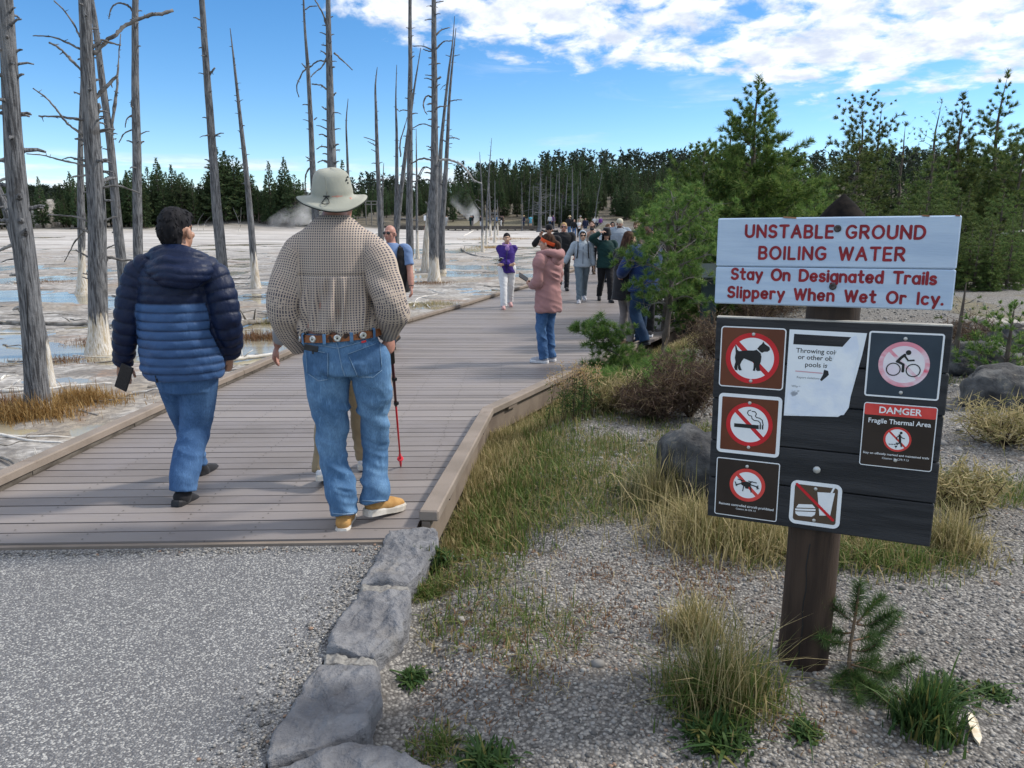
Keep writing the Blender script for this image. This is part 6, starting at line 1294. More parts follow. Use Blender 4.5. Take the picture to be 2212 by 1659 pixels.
TREE_FOOT = []
def dead_tree(label, trunk, branches=(), stubs=10, white=.9, depth=None, seed=0, group='dead trees in the basin', fork=(), stub_len=1.0, flare=1.25):
    rs = np.random.default_rng(seed + 100); px, py, wpx = trunk[0]
    base = onland(px, py) if depth is None else atY(px, py, depth)
    Y = base[1]
    g = gz1(base[0], Y)
    def Wd(p, dy=0.0):
        r = ray(p[0], p[1]); tt = (Y + dy) / r[1]; return np.array([0, 0, CH]) + r * tt, tt
    P = []; Rd = []
    for q in trunk:
        c, tt = Wd(q); P.append(c); Rd.append(q[2] * tt / FPX / 2)
    P = np.array(P); Rd = np.array(Rd); P[0, 2] = g - .06
    root = empty('dead_tree', (base[0], Y, g), label, 'tree', group); B0 = np.array([base[0], Y, g])
    n = 46 if wpx > 14 else 26; ns = 18 if wpx > 30 else (12 if wpx > 10 else 8)
    C = smooth_path(np.column_stack([P, Rd]), n); C, RR = C[:, :3] - B0, np.maximum(C[:, 3], .006)
    zz = C[:, 2]; RR = RR * (1 + (flare - 1) * np.exp(-np.maximum(zz, 0) / .22))
    C[:, 0] += RR * .10 * vnoise(P2(zz * .8, 0 * zz, seed), seed); C[:, 1] += RR * .25 * vnoise(P2(zz * .5, 0 * zz, seed + 3.3), seed)
    V = []; A = np.linspace(0, 2 * np.pi, ns, endpoint=False)
    for i in range(n):
        lump = 1 + .05 * vnoise(np.stack([np.cos(A) * 1.2, np.sin(A) * 1.2, np.full(ns, C[i, 2] * 2.2)], -1), seed) + .05 * vnoise(np.stack([np.cos(A) * 2.5, np.sin(A) * 2.5, np.full(ns, C[i, 2] * .5)], -1), seed + 1)
        if i < 4: lump = lump + .16 * np.exp(-max(C[i, 2], 0) / .15) * np.abs(np.sin(A * 2.5 + seed))
        V.append(np.stack([C[i, 0] + RR[i] * lump * np.cos(A), C[i, 1] + RR[i] * lump * np.sin(A), np.full(ns, C[i, 2])], -1))
    V = np.concatenate(V); F = np.array([(i * ns + k, i * ns + (k + 1) % ns, (i + 1) * ns + (k + 1) % ns, (i + 1) * ns + k) for i in range(n - 1) for k in range(ns)])
    mb = MB(); mb.add(V, F.tolist(), 0, True)
    # knots and snapped-off stubs belong to the trunk's surface
    zmax = zz[-1]
    for k in range(stubs):
        zt = rs.uniform(.35, .97) * min(zmax, (CH + 7.5)) if wpx > 14 else rs.uniform(.25, .97) * zmax
        i = int(np.clip(np.searchsorted(zz, zt), 1, n - 2)); a = rs.uniform(0, 2 * np.pi) if rs.random() < .35 else rs.choice([0, np.pi]) + rs.normal(0, .7)
        L = (rs.uniform(.4, 1.2) * RR[i] + .02) * stub_len * (1.8 if rs.random() < .25 else 1); d = Vector((math.cos(a), math.sin(a), rs.uniform(-.15, .5)))
        s0 = Vector(C[i]) + Vector((d.x, d.y, 0)) * RR[i] * .82; r0 = RR[i] * rs.uniform(.10, .22) + .003
        mb.tube([s0, s0 + d * RR[i] * .28, s0 + d * (RR[i] * .25 + L * .6), s0 + d * (RR[i] * .25 + L) + Vector((0, 0, -.15 * L))], [r0 * 1.9, r0 * 1.05, r0 * .8, r0 * .5], 6)
    tr = mb.build('trunk', M_DEAD, root); tr['white_h'] = float(white)
    for q in fork:      # a second stem out of the same root
        Q = [Wd(p) for p in q]; pts = smooth_path(np.column_stack([np.array([a[0] for a in Q]) - B0, [p[2] * a[1] / FPX / 2 for p, a in zip(q, Q)]]), 16)
        mb = MB(); mb.tube(pts[:, :3], list(pts[:, 3]), 8); f = mb.build('stem', M_DEAD, root); f['white_h'] = 0.0
    for bi, br in enumerate(branches):
        pts, w0, w1 = br[:3]; pale = len(br) > 3
        L = sum(math.dist(pts[i], pts[i + 1]) for i in range(len(pts) - 1)) * Y / FPX
        dz = rs.uniform(-.45, .45) * L; Q = []; W_ = []
        for j, p in enumerate(pts):
            f = j / (len(pts) - 1); c, tt = Wd(p, dz * f + (0 if j else 0)); Q.append(c - B0); W_.append((w0 + (w1 - w0) * f) * tt / FPX / 2)
        nn = max(8, int(len(pts) * 4)); S = smooth_path(np.column_stack([Q, W_]), nn)
        S[1:, :3] += (rs.normal(0, 1, (nn - 1, 3)) * (S[1:, 3:4] * .22))
        mb = MB(); mb.tube(S[:, :3], list(np.maximum(S[:, 3], .0025) * (1 + .12 * rs.normal(0, 1, nn))), 7)
        for k in range(max(1, int(L * 3.5))):     # twiglets
            i = rs.integers(nn // 3, nn - 1); d = Vector(rs.normal(0, 1, 3)).normalized(); l = rs.uniform(.02, .07)
            mb.tube([Vector(S[i, :3]), Vector(S[i, :3]) + d * (l + S[i, 3])], [S[i, 3] * .5, S[i, 3] * .25], 5)
        mb.build('branch', M_LIMB_P if pale else M_LIMB, root)
    TREE_FOOT.append((base[0], Y, Rd[0]))
    return root
z1 = lambda L: [(x * .3027, y * .3027) for x, y in L]
z2 = lambda L: [(558 + x * .3027, y * .3027) for x, y in L]
z5 = lambda L: [(x * .3027, 446 + y * .3027) for x, y in L]
k3 = .3027
dead_tree('thickest pale grey dead trunk at the left edge, leaning outwards', [(79, 894, 46), (72, 800, 44), (62, 660, 43), (46, 500, 42), (28, 300, 37), (12, 0, 29), (-2, -260, 18)],
  [(z1([(60, 760), (20, 770), (-20, 765)]), 14, 7, 1), (z1([(60, 1120), (20, 1135), (-30, 1160)]), 9, 5, 1), (z1([(70, 1270), (30, 1278), (-25, 1305)]), 8, 4, 1), (z5([(130, 490), (100, 490), (70, 493)]), 8, 4, 1), (z5([(160, 725), (130, 722), (95, 738)]), 9, 5, 1), (z5([(110, 270), (60, 285), (-10, 320)]), 9, 6, 1)],
  stubs=46, white=.12, seed=1)
dead_tree('leaning dead trunk half hidden behind the thickest trunk, white at its foot', [(105, 790, 20), (96, 740, 18), (66, 620, 22), (35, 525, 21), (14, 455, 18), (-12, 395, 17), (-60, 300, 14)], [(z5([(90, 70), (40, 80), (10, 105)]), 7, 3, 1)], stubs=6, white=.55, seed=2, depth=9.9)
dead_tree('broad dead trunk with many long crooked limbs and a peeling ivory base', [(216, 767, 46), (214, 720, 40), (211, 640, 39), (208, 500, 37), (199, 300, 33), (188, 120, 27), (182, 0, 23), (176, -200, 14)],
  [(z1([(665, 385), (740, 320), (830, 240), (900, 180), (1000, 135), (1080, 102), (1160, 98), (1235, 75)]), 9.5, 6), (z1([(650, 348), (690, 315), (735, 285), (800, 310), (865, 320)]), 8, 3.5), (z1([(575, 350), (480, 305), (400, 270), (320, 258), (235, 255)]), 5, 2.2),
   (z1([(605, 525), (560, 480), (490, 410), (430, 350), (355, 305)]), 7, 4.5), (z1([(572, 265), (530, 180), (470, 90), (385, 5)]), 4.5, 2.5), (z1([(625, 992), (540, 930), (470, 870), (400, 780), (320, 690), (235, 630)]), 6, 3), (z1([(610, 856), (500, 842), (400, 832), (275, 828)]), 6, 4.2),
   (z1([(668, 722), (720, 660), (775, 600), (838, 540)]), 9, 6), (z1([(625, 1192), (520, 1160), (420, 1140), (320, 1110), (190, 1098)]), 5.5, 2), (z1([(665, 860), (700, 810), (706, 740)]), 7, 6), (z1([(690, 985), (700, 952), (750, 938), (815, 965)]), 6, 2), (z1([(660, 1112), (690, 1070), (732, 1048)]), 6, 2.5),
   (z1([(668, 1290), (640, 1262), (570, 1253), (515, 1262)]), 5, 3.5, 1), (z1([(735, 1340), (850, 1328), (920, 1350), (1010, 1385)]), 5, 2.5), (z5([(650, 122), (570, 82), (450, 65), (345, 58)]), 5.5, 2.5), (z5([(680, 250), (645, 195), (580, 160), (500, 155)]), 6, 3), (z5([(600, 168), (530, 260), (460, 395)]), 4.5, 2),
   (z5([(700, 485), (735, 430), (770, 368), (870, 382), (950, 388), (992, 418)]), 8, 3.5), (z5([(665, 382), (600, 345), (540, 310)]), 5, 3), (z5([(650, 488), (590, 478)]), 4, 2), (z5([(650, 522), (585, 503)]), 4, 2), (z5([(745, 105), (790, 82), (832, 72)]), 5, 3), (z5([(630, 70), (628, 130), (615, 180)]), 6, 3)],
  stubs=30, white=.62, seed=3)
dead_tree('slim grey trunk with a white foot just behind the many-limbed tree', [(179, 634, 27), (177, 590, 17), (176, 480, 16), (174, 330, 11), (177, 160, 5), (178, 60, 2)], [(z1([(560, 1140), (500, 1122), (445, 1138)]), 4, 2), (z1([(590, 685), (560, 668), (525, 656)]), 4, 3), (z5([(545, 45), (600, 40), (610, 110)]), 4, 2)], stubs=14, white=1.25, seed=4)
dead_tree('forked grey trunk slanting behind the padded jacket, right of the many-limbed tree', [(272, 640, 21), (262, 560, 20), (252, 470, 19), (240, 330, 16), (222, 185, 14), (205, 50, 12), (197, 0, 11), (180, -160, 7)],
  [(z1([(790, 960), (815, 770), (836, 600), (845, 430), (862, 240)]), 8, 2), (z1([(735, 1310), (790, 1305)]), 4, 3), (z1([(800, 995), (832, 990)]), 3, 2), (z5([(800, 185), (840, 185), (870, 190)]), 4, 3), (z5([(760, 300), (790, 285), (825, 272)]), 3.5, 2)], stubs=18, white=.15, seed=5)
dead_tree('upright grey trunk with a hooked limb near its top, left of the dark-haired man', [(300, 640, 21), (299, 560, 20), (298, 480, 19.5), (296, 330, 18), (292, 150, 15), (293, 0, 13), (295, -200, 8)],
  [(z1([(950, 85), (915, 42), (860, 22), (810, 40), (785, 90), (778, 135)]), 4.5, 2.5), (z1([(948, 818), (905, 850), (893, 910)]), 3, 2), (z1([(948, 925), (890, 950), (848, 1018)]), 3.5, 2), (z1([(946, 700), (935, 735), (938, 765)]), 3, 2)], stubs=16, white=.1, seed=6)
dead_tree('straight bare trunk rising behind the right shoulder of the padded jacket', [(484, 645, 24), (480, 590, 23), (473, 500, 22), (459, 330, 17), (447, 160, 14.5), (436, 0, 12), (424, -200, 7)], [(z1([(1490, 540), (1510, 510), (1532, 487)]), 5, 4), (z1([(1425, 145), (1400, 128), (1380, 126)]), 3, 1.5)], stubs=22, white=.12, seed=7)
dead_tree('tapering snag with a sharp tip and a white foot, between the two walking men', [(552, 623, 19), (548, 570, 16), (541, 470, 13), (528, 340, 10.5), (515, 220, 7), (505, 130, 4.5), (497, 61, 1.5)], [(z1([(1720, 885), (1703, 878)]), 2, 1), (z5([(1800, 488), (1770, 520)]), 3, 1.5, 1)], stubs=18, white=1.0, seed=8)
dead_tree('slender trunk with drooping hooked limbs at the left of the hat', [(691, 640, 19), (686, 520, 18), (678, 400, 14), (672, 280, 11), (665, 150, 8), (658, 50, 5), (655, -20, 3.5), (650, -140, 2)],
  [(z2([(375, 470), (330, 500), (290, 570), (273, 620), (290, 695)]), 3.6, 2), (z2([(345, 492), (328, 472), (310, 453)]), 4, 2), (z2([(378, 1188), (345, 1230), (335, 1300), (342, 1390)]), 4, 2.5), (z2([(372, 1140), (338, 1118)]), 3, 2), (z2([(398, 855), (420, 838)]), 3, 2), (z2([(335, 70), (370, 47), (418, 44)]), 3, 2)], stubs=16, white=.8, seed=9)
dead_tree('tall trunk rising straight above the hat, with several side limbs', [(722, 640, 25), (720, 520, 22), (717, 400, 20), (714, 250, 17), (711, 120, 13), (709, 0, 10), (706, -180, 6)],
  [(z2([(488, 440), (430, 434), (385, 465), (368, 482)]), 3.6, 2.5), (z2([(492, 640), (450, 610), (380, 600)]), 4, 2.5), (z2([(540, 378), (600, 430), (672, 500)]), 4, 2), (z2([(488, 412), (450, 480), (400, 520), (375, 550)]), 3.5, 2), (z2([(488, 975), (455, 958), (430, 962)]), 3.5, 2), (z2([(515, 700), (535, 680), (555, 662)]), 4.5, 3), (z2([(520, 1075), (585, 1068)]), 4, 2), (z2([(487, 387), (445, 362)]), 4, 2), (z2([(492, 787), (452, 760)]), 4, 2), (z2([(487, 185), (460, 95), (405, 0), (385, -40)]), 4.5, 2.5), (z2([(490, 1052), (450, 1045), (415, 1066)]), 3.5, 2.5), (z2([(492, 1150), (455, 1145), (425, 1162)]), 3.5, 2.5), (z2([(495, 325), (450, 320)]), 3, 2), (z2([(525, 480), (548, 478)]), 4, 2)], stubs=26, white=.8, seed=10)
dead_tree('thin pointed snag just right of the hat crown', [(757, 590, 8), (755, 450, 7), (750, 330, 5), (748, 260, 3.2), (752, 213, 1.2)], [], stubs=8, white=.6, seed=11)
dead_tree('pointed snag with three short limbs, left of the bald man', [(824, 600, 13), (822, 490, 11), (815, 340, 8.5), (812, 240, 6), (811, 180, 3.5), (815, 145, 1.3)], [(z2([(842, 1012), (800, 992), (752, 978)]), 2.5, 1.5), (z2([(842, 1040), (780, 1008)]), 2.5, 1.3), (z2([(845, 1085), (805, 1066)]), 2.2, 1.2)], stubs=16, white=.7, seed=12)
dead_tree('short thin snag beside the pointed one, above the checked shoulder', [(827, 575, 6), (827, 480, 5), (826, 420, 4), (829, 352, 1)], [], stubs=5, white=.5, seed=13)
dead_tree('twin-stemmed narrow trunk behind the bald man', [(857, 575, 13), (856, 480, 11), (857, 380, 8), (857, 290, 6), (855, 220, 3.6), (857, 140, 1.2)], [(z2([(1015, 1120), (1012, 1020), (1040, 920), (1062, 838)]), 3.6, 1.5), (z2([(1000, 790), (975, 760)]), 2, 1)], stubs=14, white=.8, seed=14)
dead_tree('slanting trunk that crosses behind the bald man and leans right to a fine tip', [(852, 580, 12), (860, 470, 11), (872, 360, 9), (885, 260, 6.5), (895, 190, 4.5), (909, 103, 1.4)], [], stubs=14, white=.8, seed=15)
dead_tree('smooth upright trunk close to the right of the bald man', [(886, 590, 17), (885, 500, 15.5), (885, 360, 13), (886, 200, 10.5), (886, 80, 8.5), (886, 0, 7.5), (886, -150, 5)], [(z2([(1068, 790), (1030, 785), (1003, 796)]), 2.6, 1.6), (z2([(1095, 410), (1115, 398)]), 3, 2)], stubs=20, white=.7, seed=16)
dead_tree('very thin white-footed snag between two thick trunks', [(902, 560, 8), (901, 490, 5.5), (900, 380, 4), (899, 278, 1.2)], [(z2([(1132, 1300), (1160, 1240), (1190, 1190)]), 2.5, 1.5)], stubs=7, white=1.3, seed=17)
dead_tree('short slanting white stump against the thick curly-limbed trunk', [(916, 578, 15), (921, 520, 13), (926, 470, 11), (932, 400, 8), (938, 300, 4)], [], stubs=5, white=2.0, seed=18, depth=30.5)
dead_tree('thick dead trunk with curling limbs and a bright white foot, mid basin', [(937, 610, 25), (937, 560, 21), (937, 470, 22), (938, 380, 18), (938, 260, 14.5), (938, 120, 12), (937, 0, 9.5), (935, -150, 6)],
  [(z2([(1242, 358), (1180, 330), (1100, 328)]), 3.2, 2), (z2([(1238, 366), (1205, 362), (1175, 350)]), 3, 1.8), (z2([(1272, 350), (1320, 300), (1385, 290)]), 4, 2), (z2([(1270, 250), (1310, 212), (1367, 197)]), 4, 2), (z2([(1242, 137), (1215, 138), (1187, 145)]), 2.6, 1.5), (z2([(1242, 692), (1205, 684), (1180, 730), (1184, 780), (1205, 818)]), 4, 2), (z2([(1248, 800), (1275, 770), (1348, 755)]), 5, 2.5), (z2([(1238, 902), (1170, 885), (1103, 914)]), 3, 2), (z2([(1248, 1152), (1180, 1130), (1100, 1162), (1060, 1190)]), 4.5, 2),
   (z2([(1285, 1142), (1360, 1140), (1440, 1170), (1500, 1230), (1545, 1290), (1592, 1308)]), 5.5, 2.5, 1), (z2([(1235, 1210), (1190, 1190), (1150, 1240), (1120, 1300)]), 3.5, 2), (z2([(1270, 570), (1306, 547)]), 4.5, 3.5), (z2([(1255, 20), (1280, 15), (1322, 8)]), 3, 2), (z2([(1238, 540), (1192, 535)]), 2.6, 1.4), (z2([(1240, 1055), (1200, 1042)]), 3, 1.6), (z2([(1240, 365 + 50), (1215, 412)]), 3, 1.6), (z2([(1232, 1500), (1195, 1440)]), 4, 2.5)], stubs=30, white=.85, seed=19)
dead_tree('lean trunk tilting right behind the curly-limbed tree, finely pointed', [(944, 575, 13), (949, 400, 11), (954, 300, 8), (963, 210, 6), (970, 150, 5), (978, 90, 3), (982, 35, 1.2)], [(z2([(1345, 600), (1320, 615), (1300, 640)]), 1.6, 1), (z2([(1375, 405), (1335, 392)]), 2, 1.2)], stubs=14, white=.7, seed=20)
dead_tree('brown-sided trunk tilting right, its foot beside the white-footed thick tree', [(953, 590, 17), (955, 500, 13), (961, 400, 10.5), (967, 300, 8), (970, 220, 6), (978, 130, 4), (985, 60, 1.3)], [(z2([(1372, 720), (1410, 714), (1455, 712)]), 2.5, 1.6), (z2([(1362, 985), (1400, 984), (1436, 994)]), 3, 2), (z2([(1388, 402), (1438, 390)]), 2, 1.2), (z2([(1350, 1165), (1388, 1168)]), 2.2, 1.4), (z2([(1350, 1028), (1386, 1024)]), 2, 1.4), (z2([(1360, 1300), (1400, 1312)]), 3, 2)], stubs=18, white=.15, seed=21)
# a loose stand further out
for lab, tk, br in (
  ('middle-distance snag with a broad white foot, front one of the loose stand', [(1043, 545, 7.5), (1042, 500, 5), (1041, 420, 4), (1036, 328, .9)], [(z2([(1590, 1440), (1560, 1425), (1530, 1445)]), 1.6, .8), (z2([(1595, 1500), (1570, 1480), (1545, 1440)]), 1.8, 1, 1), (z2([(1600, 1360), (1560, 1350)]), 1.2, .7)]),
  ('tallest thin snag of the loose stand, slightly tilted', [(1050, 528, 5.5), (1052, 460, 4), (1056, 380, 3), (1062, 298, .8)], [(z2([(1650, 1110), (1635, 1105)]), 1, .6), (z2([(1645, 1400), (1670, 1410)]), 1.2, .7), (z2([(1655, 1160), (1645, 1140)]), 1, .6)]),
  ('short forked snag at the rear of the loose stand', [(1060, 510, 5), (1058, 450, 3.5), (1057, 395, 1)], [(z2([(1655, 1540), (1672, 1548)]), 1.3, .7)]),
  ('dark thin snag with a white foot, right one of the loose stand', [(1069, 524, 6), (1069, 470, 3.5), (1069, 390, .9)], [(z2([(1690, 1385), (1678, 1382)]), 1, .6), (z2([(1690, 1440), (1705, 1432)]), 1, .6)]),
  ('smallest snag, farthest right of the loose stand', [(1075, 508, 4), (1075, 470, 2), (1074, 430, .8)], [])):
    dead_tree(lab, tk, br, stubs=12, white=1.1, seed=hash(lab) % 50, group='loose stand of snags', stub_len=2.2)
# grey snags at the foot of the wooded slope
for k, (bx, by, tx, ty, wd) in enumerate([(1166, 489, 1168, 366, 9), (1188, 481, 1190, 374, 4), (1208, 480, 1208, 355, 4), (1237, 466, 1236, 358, 4.5), (1219, 487, 1226, 378, 4), (1284, 466, 1301, 372, 2.6), (1178, 486, 1180, 380, 3), (1196, 486, 1203, 372, 3), (1150, 478, 1152, 400, 3), (1253, 470, 1254, 372, 3), (1247, 478, 1249, 400, 2.5), (1141, 470, 1146, 376, 2.5), (1128, 474, 1127, 392, 2.5), (1212, 494, 1214, 420, 3)]):
    lab = {0: 'bushiest grey snag with a flared foot, before the wooded slope', 5: 'pale snag leaning far to the right against the dark wood'}.get(k, 'thin grey snag standing before the dark wooded slope')
    dead_tree(lab, [(bx, by, wd), (bx * .6 + tx * .4, by * .6 + ty * .4, wd * .7), (tx, ty, .8)], [], stubs=70 if k == 0 else 26, white=.0, seed=60 + k, depth=92 + (k * 7) % 16, group='snags before the wooded slope', stub_len=5.0 if k == 0 else 3.6, flare=1.8)
# three tiny bare saplings far out on the left flat
for lab, tk, br in (('tiny bare bent sapling, leftmost on the far shore', [(427, 498, 1.6), (429, 478, 1.2), (440, 460, .7)], []), ('tiny bare curved sapling beside its bent neighbour on the far shore', [(439, 498, 1.6), (442, 484, 1.2), (456, 466, .7)], []), ('tiny three-armed bare sapling on the far shore', [(517, 497, 2.2), (515, 478, 1.4), (503, 448, .6)], [([(517, 494), (520, 470), (521, 448)], 1.3, .6), ([(517, 494), (521, 485), (528, 480)], 1.0, .5)])):
    dead_tree(lab, tk, br, stubs=3, white=.8, seed=5, depth=92, group='bare saplings on the far shore')

tk_ = [o_ for o_ in bpy.data.objects if o_.name.startswith('dead_tree') and o_.parent is None][0]; t0_ = [c for c in tk_.children if c.name.startswith('trunk')][0]; tv = np.array([v_.co for v_ in t0_.data.vertices]); mb = MB(); pc = []
for zq in np.linspace(.35, 2.0, 40):
    k_ = tv[np.abs(tv[:, 2] - zq) < .12]; k_ = k_[k_[:, 1] < np.median(k_[:, 1])]; x_ = k_[:, 0].mean() + .03 + .012 * math.sin(zq * 5) - .02 * (zq < .8); i_ = np.argmin(np.abs(k_[:, 0] - x_) + np.abs(k_[:, 2] - zq)); pc.append((x_, k_[i_, 1] + .002, zq))
S_ = smooth_path(np.array(pc)[::4], 60); mb.tube(S_, list(np.r_[np.linspace(.002, .0065, 30), np.linspace(.0065, .002, 30)]), 5); mb.build('crack', M_BLK, tk_)
# driftwood lying on the flats
M_DRIFT = pm('driftwood_grey', (.13, .115, .10), (.32, .30, .275), 5, .85, .6, 30)
M_DRIFTW = pm('driftwood_white', (.50, .47, .43), (.70, .68, .64), 5, .8, .5, 30)
def log(pix, w0, w1, matl, label, group='driftwood logs', twigs=3, lift=.02, seed=0):
    rs = np.random.default_rng(seed + 900); Q = []; W_ = []
    for j, p in enumerate(pix):
        c = onland(*p); f = j / (len(pix) - 1); tt = c[1]; r = (w0 + (w1 - w0) * f) * tt / FPX / 2; c = c.copy(); c[2] = float(zwater(c[0], c[1])) + lift + r * .8; Q.append(c); W_.append(r)
    S = smooth_path(np.column_stack([Q, W_]), 14); c0 = S[7, :3].copy(); S[:, :3] -= c0
    mb = MB(); S[:, 2] += .25 * S[:, 3] * rs.normal(0, 1, 14); mb.tube(S[:, :3], list(S[:, 3] * (1 + .1 * rs.normal(0, 1, 14))), 9)
    for k in range(twigs):
        i = rs.integers(2, 12); d = Vector((rs.normal(), rs.normal() * .6, rs.uniform(.2, 1.2))).normalized(); l = S[i, 3] * rs.uniform(3, 8)
        mb.tube([Vector(S[i, :3]), Vector(S[i, :3]) + d * l * .6, Vector(S[i, :3]) + d * l + Vector((0, 0, -.1 * l))], [S[i, 3] * .4, S[i, 3] * .3, S[i, 3] * .15], 5)
    o = mb.build('driftwood_log', matl, None, c0); return tag(o, label, 'log', group)
log(z5([(-40, 838), (150, 846), (420, 852), (640, 856), (845, 872)]), 10, 8, M_DRIFT, 'long grey log lying behind the broad many-limbed trunk', seed=1, twigs=6)
log(z5([(1690, 870), (1850, 845), (2090, 838)]), 14, 9, M_DRIFT, 'dark log lying between the two walking men', seed=2)
log([(500, 784), (548, 776), (600, 770), (645, 762)], 10, 5, M_DRIFTW, 'bleached white log beside the boardwalk kerb, left of the checked shirt', seed=3, twigs=4)
log(z5([(0, 1335), (350, 1300), (600, 1275), (800, 1265)]), 7, 3, M_DRIFTW, 'long thin white pole in the shallow water below the many-limbed trunk', seed=4)
log([(597, 700), (590, 690), (606, 668), (614, 655)], 16, 9, M_DRIFTW, 'stout white broken stump end left of the checked sleeve', seed=5, lift=.05)
log([(46, 1002), (80, 986), (112, 972)], 9, 4, M_DRIFTW, 'short white stick beside the kerb at the left edge', seed=6, lift=.03)
log([(996, 538), (1010, 548), (1040, 555), (1062, 558)], 4, 2.5, M_DRIFT, 'grey fallen trunk with a root end, left of the woman in purple', seed=7, twigs=2)
log([(1000, 510), (1013, 504), (1022, 499)], 2.5, 2, M_DRIFTW, 'short white log far out near the plank trestle', seed=8, twigs=0)
log(z5([(560, 1455), (620, 1470), (700, 1495)]), 7, 4, M_DRIFT, 'dark splintered chunk near the kerb by the thickest trunk', seed=9)
log(z5([(0, 1245), (60, 1215), (130, 1210)]), 5, 3, M_DRIFTW, 'small white branch at the left edge of the photo', seed=10)
log([(618, 722), (636, 716), (655, 712)], 6, 4, M_DRIFT, 'short dark log end at the left elbow of the checked shirt', seed=11)
log([(880, 660), (905, 655), (930, 668)], 4, 2, M_DRIFTW, 'crooked white branch right of the bald man', seed=12, twigs=5)
log([(893, 726 - 60), (915, 640), (945, 636)], 3, 2, M_DRIFTW, 'thin white branch lying behind the bald man', seed=13, twigs=3)
mbs = []
for k in range(5):
    rs = np.random.default_rng(k); mb = MB(); n = 6; L = rs.uniform(.35, .9); P = np.column_stack([np.linspace(-L, L, n), rs.normal(0, .05, n), rs.normal(.02, .012, n)])
    mb.tube(P, list(np.linspace(.022, .008, n)), 6)
    if k % 2: mb.tube([P[2], P[2] + np.array([.15, .22, .05])], [.012, .005], 5)
    mbs.append(mb.mesh('driftwood_stick'))
done = 0
while done < 240:
    d = 5 + 45 * random.random() ** 2; a = R(random.uniform(-36, 8)); x, y = d * math.sin(a), d * math.cos(a)
    if x > xL(y) - .3: continue
    o = link('driftwood_stick', mbs[done % 5], None, None, (x, y, max(gz1(x, y), float(zwater(x, y))) + .005)); o.rotation_euler = (random.uniform(-.05, .05), random.uniform(-.06, .06), random.gauss(0, .5)); s = random.uniform(.35, 1.0); o.scale = (s, s, s)
    tag(o, 'small weathered stick lying on the pale flats', 'stick', 'small sticks on the flats'); done += 1
for i, me in enumerate(mbs): me.materials.append(M_DRIFTW if i in (0, 3) else M_DRIFT)
# ---------------------------------------------------------------- conifers
def needle_mat(name, c1, c2, tip):
    m, t, b = newmat(name); isl = t.new('ShaderNodeNewGeometry').outputs['Random Per Island']
    oi = t.new('ShaderNodeObjectInfo').outputs['Random']
    col = t.mix(isl, c1, c2); col = t.mix(t.ramp(isl, .82, 1.0), col, tip)
    hs = t.new('ShaderNodeHueSaturation'); t.put(hs.inputs['Color'], col); t.put(hs.inputs['Hue'], t.math('ADD', .485, t.math('MULTIPLY', oi, .03))); t.put(hs.inputs['Value'], t.math('ADD', .8, t.math('MULTIPLY', oi, .65)))
    t.put(b.inputs['Base Color'], hs.outputs[0]); b.inputs['Roughness'].default_value = .6; b.inputs['Specular IOR Level'].default_value = .25
    tl = t.new('ShaderNodeBsdfTranslucent'); t.put(tl.inputs[0], hs.outputs[0])
    ms = t.new('ShaderNodeMixShader'); ms.inputs[0].default_value = .4; t.l.new(b.outputs[0], ms.inputs[1]); t.l.new(tl.outputs[0], ms.inputs[2])
    t.l.new(ms.outputs[0], t.n['Material Output'].inputs[0]); return m
M_NEED_FAR = needle_mat('dark_needles', (.038, .068, .032), (.078, .115, .05), (.14, .155, .065))
M_NEED_MID = needle_mat('mid_green_needles', (.058, .105, .034), (.13, .175, .05), (.26, .27, .08))
M_NEED_NEAR = needle_mat('bright_green_needles', (.06, .115, .028), (.13, .19, .045), (.28, .30, .09))
M_BARK = pm('conifer_bark', (.055, .042, .033), (.13, .105, .085), 14, .9, .8, 30, stretch=(1, 1, .4))
def tuft_arrays(C, D, L, n, wd, rs, spread=.55, along=.5):
    """bottle-brush needle tufts: centres C, directions D, lengths L; returns triangles"""
    k = len(C); C = np.repeat(C, n, 0); D0 = np.repeat(D, n, 0); L = np.repeat(L, n)
    f = rs.random(k * n)
    rd = rs.normal(0, 1, (k * n, 3)); rd -= D0 * np.sum(rd * D0, 1, keepdims=True); rd /= np.linalg.norm(rd, axis=1, keepdims=True) + 1e-9
    base = C + D0 * (f * along * L * 1.6)[:, None]
    dn = D0 * (1 - spread) + rd * spread * (1 + .3 * rs.normal(0, 1, (k * n, 1))); dn /= np.linalg.norm(dn, axis=1, keepdims=True)
    ln = L * (.7 + .5 * rs.random(k * n))
    sd = np.cross(dn, rs.normal(0, 1, (k * n, 3))); sd /= np.linalg.norm(sd, axis=1, keepdims=True) + 1e-9
    V = np.stack([base - sd * wd, base + sd * wd, base + dn * ln[:, None]], 1).reshape(-1, 3)
    return V, np.arange(len(V)).reshape(-1, 3)
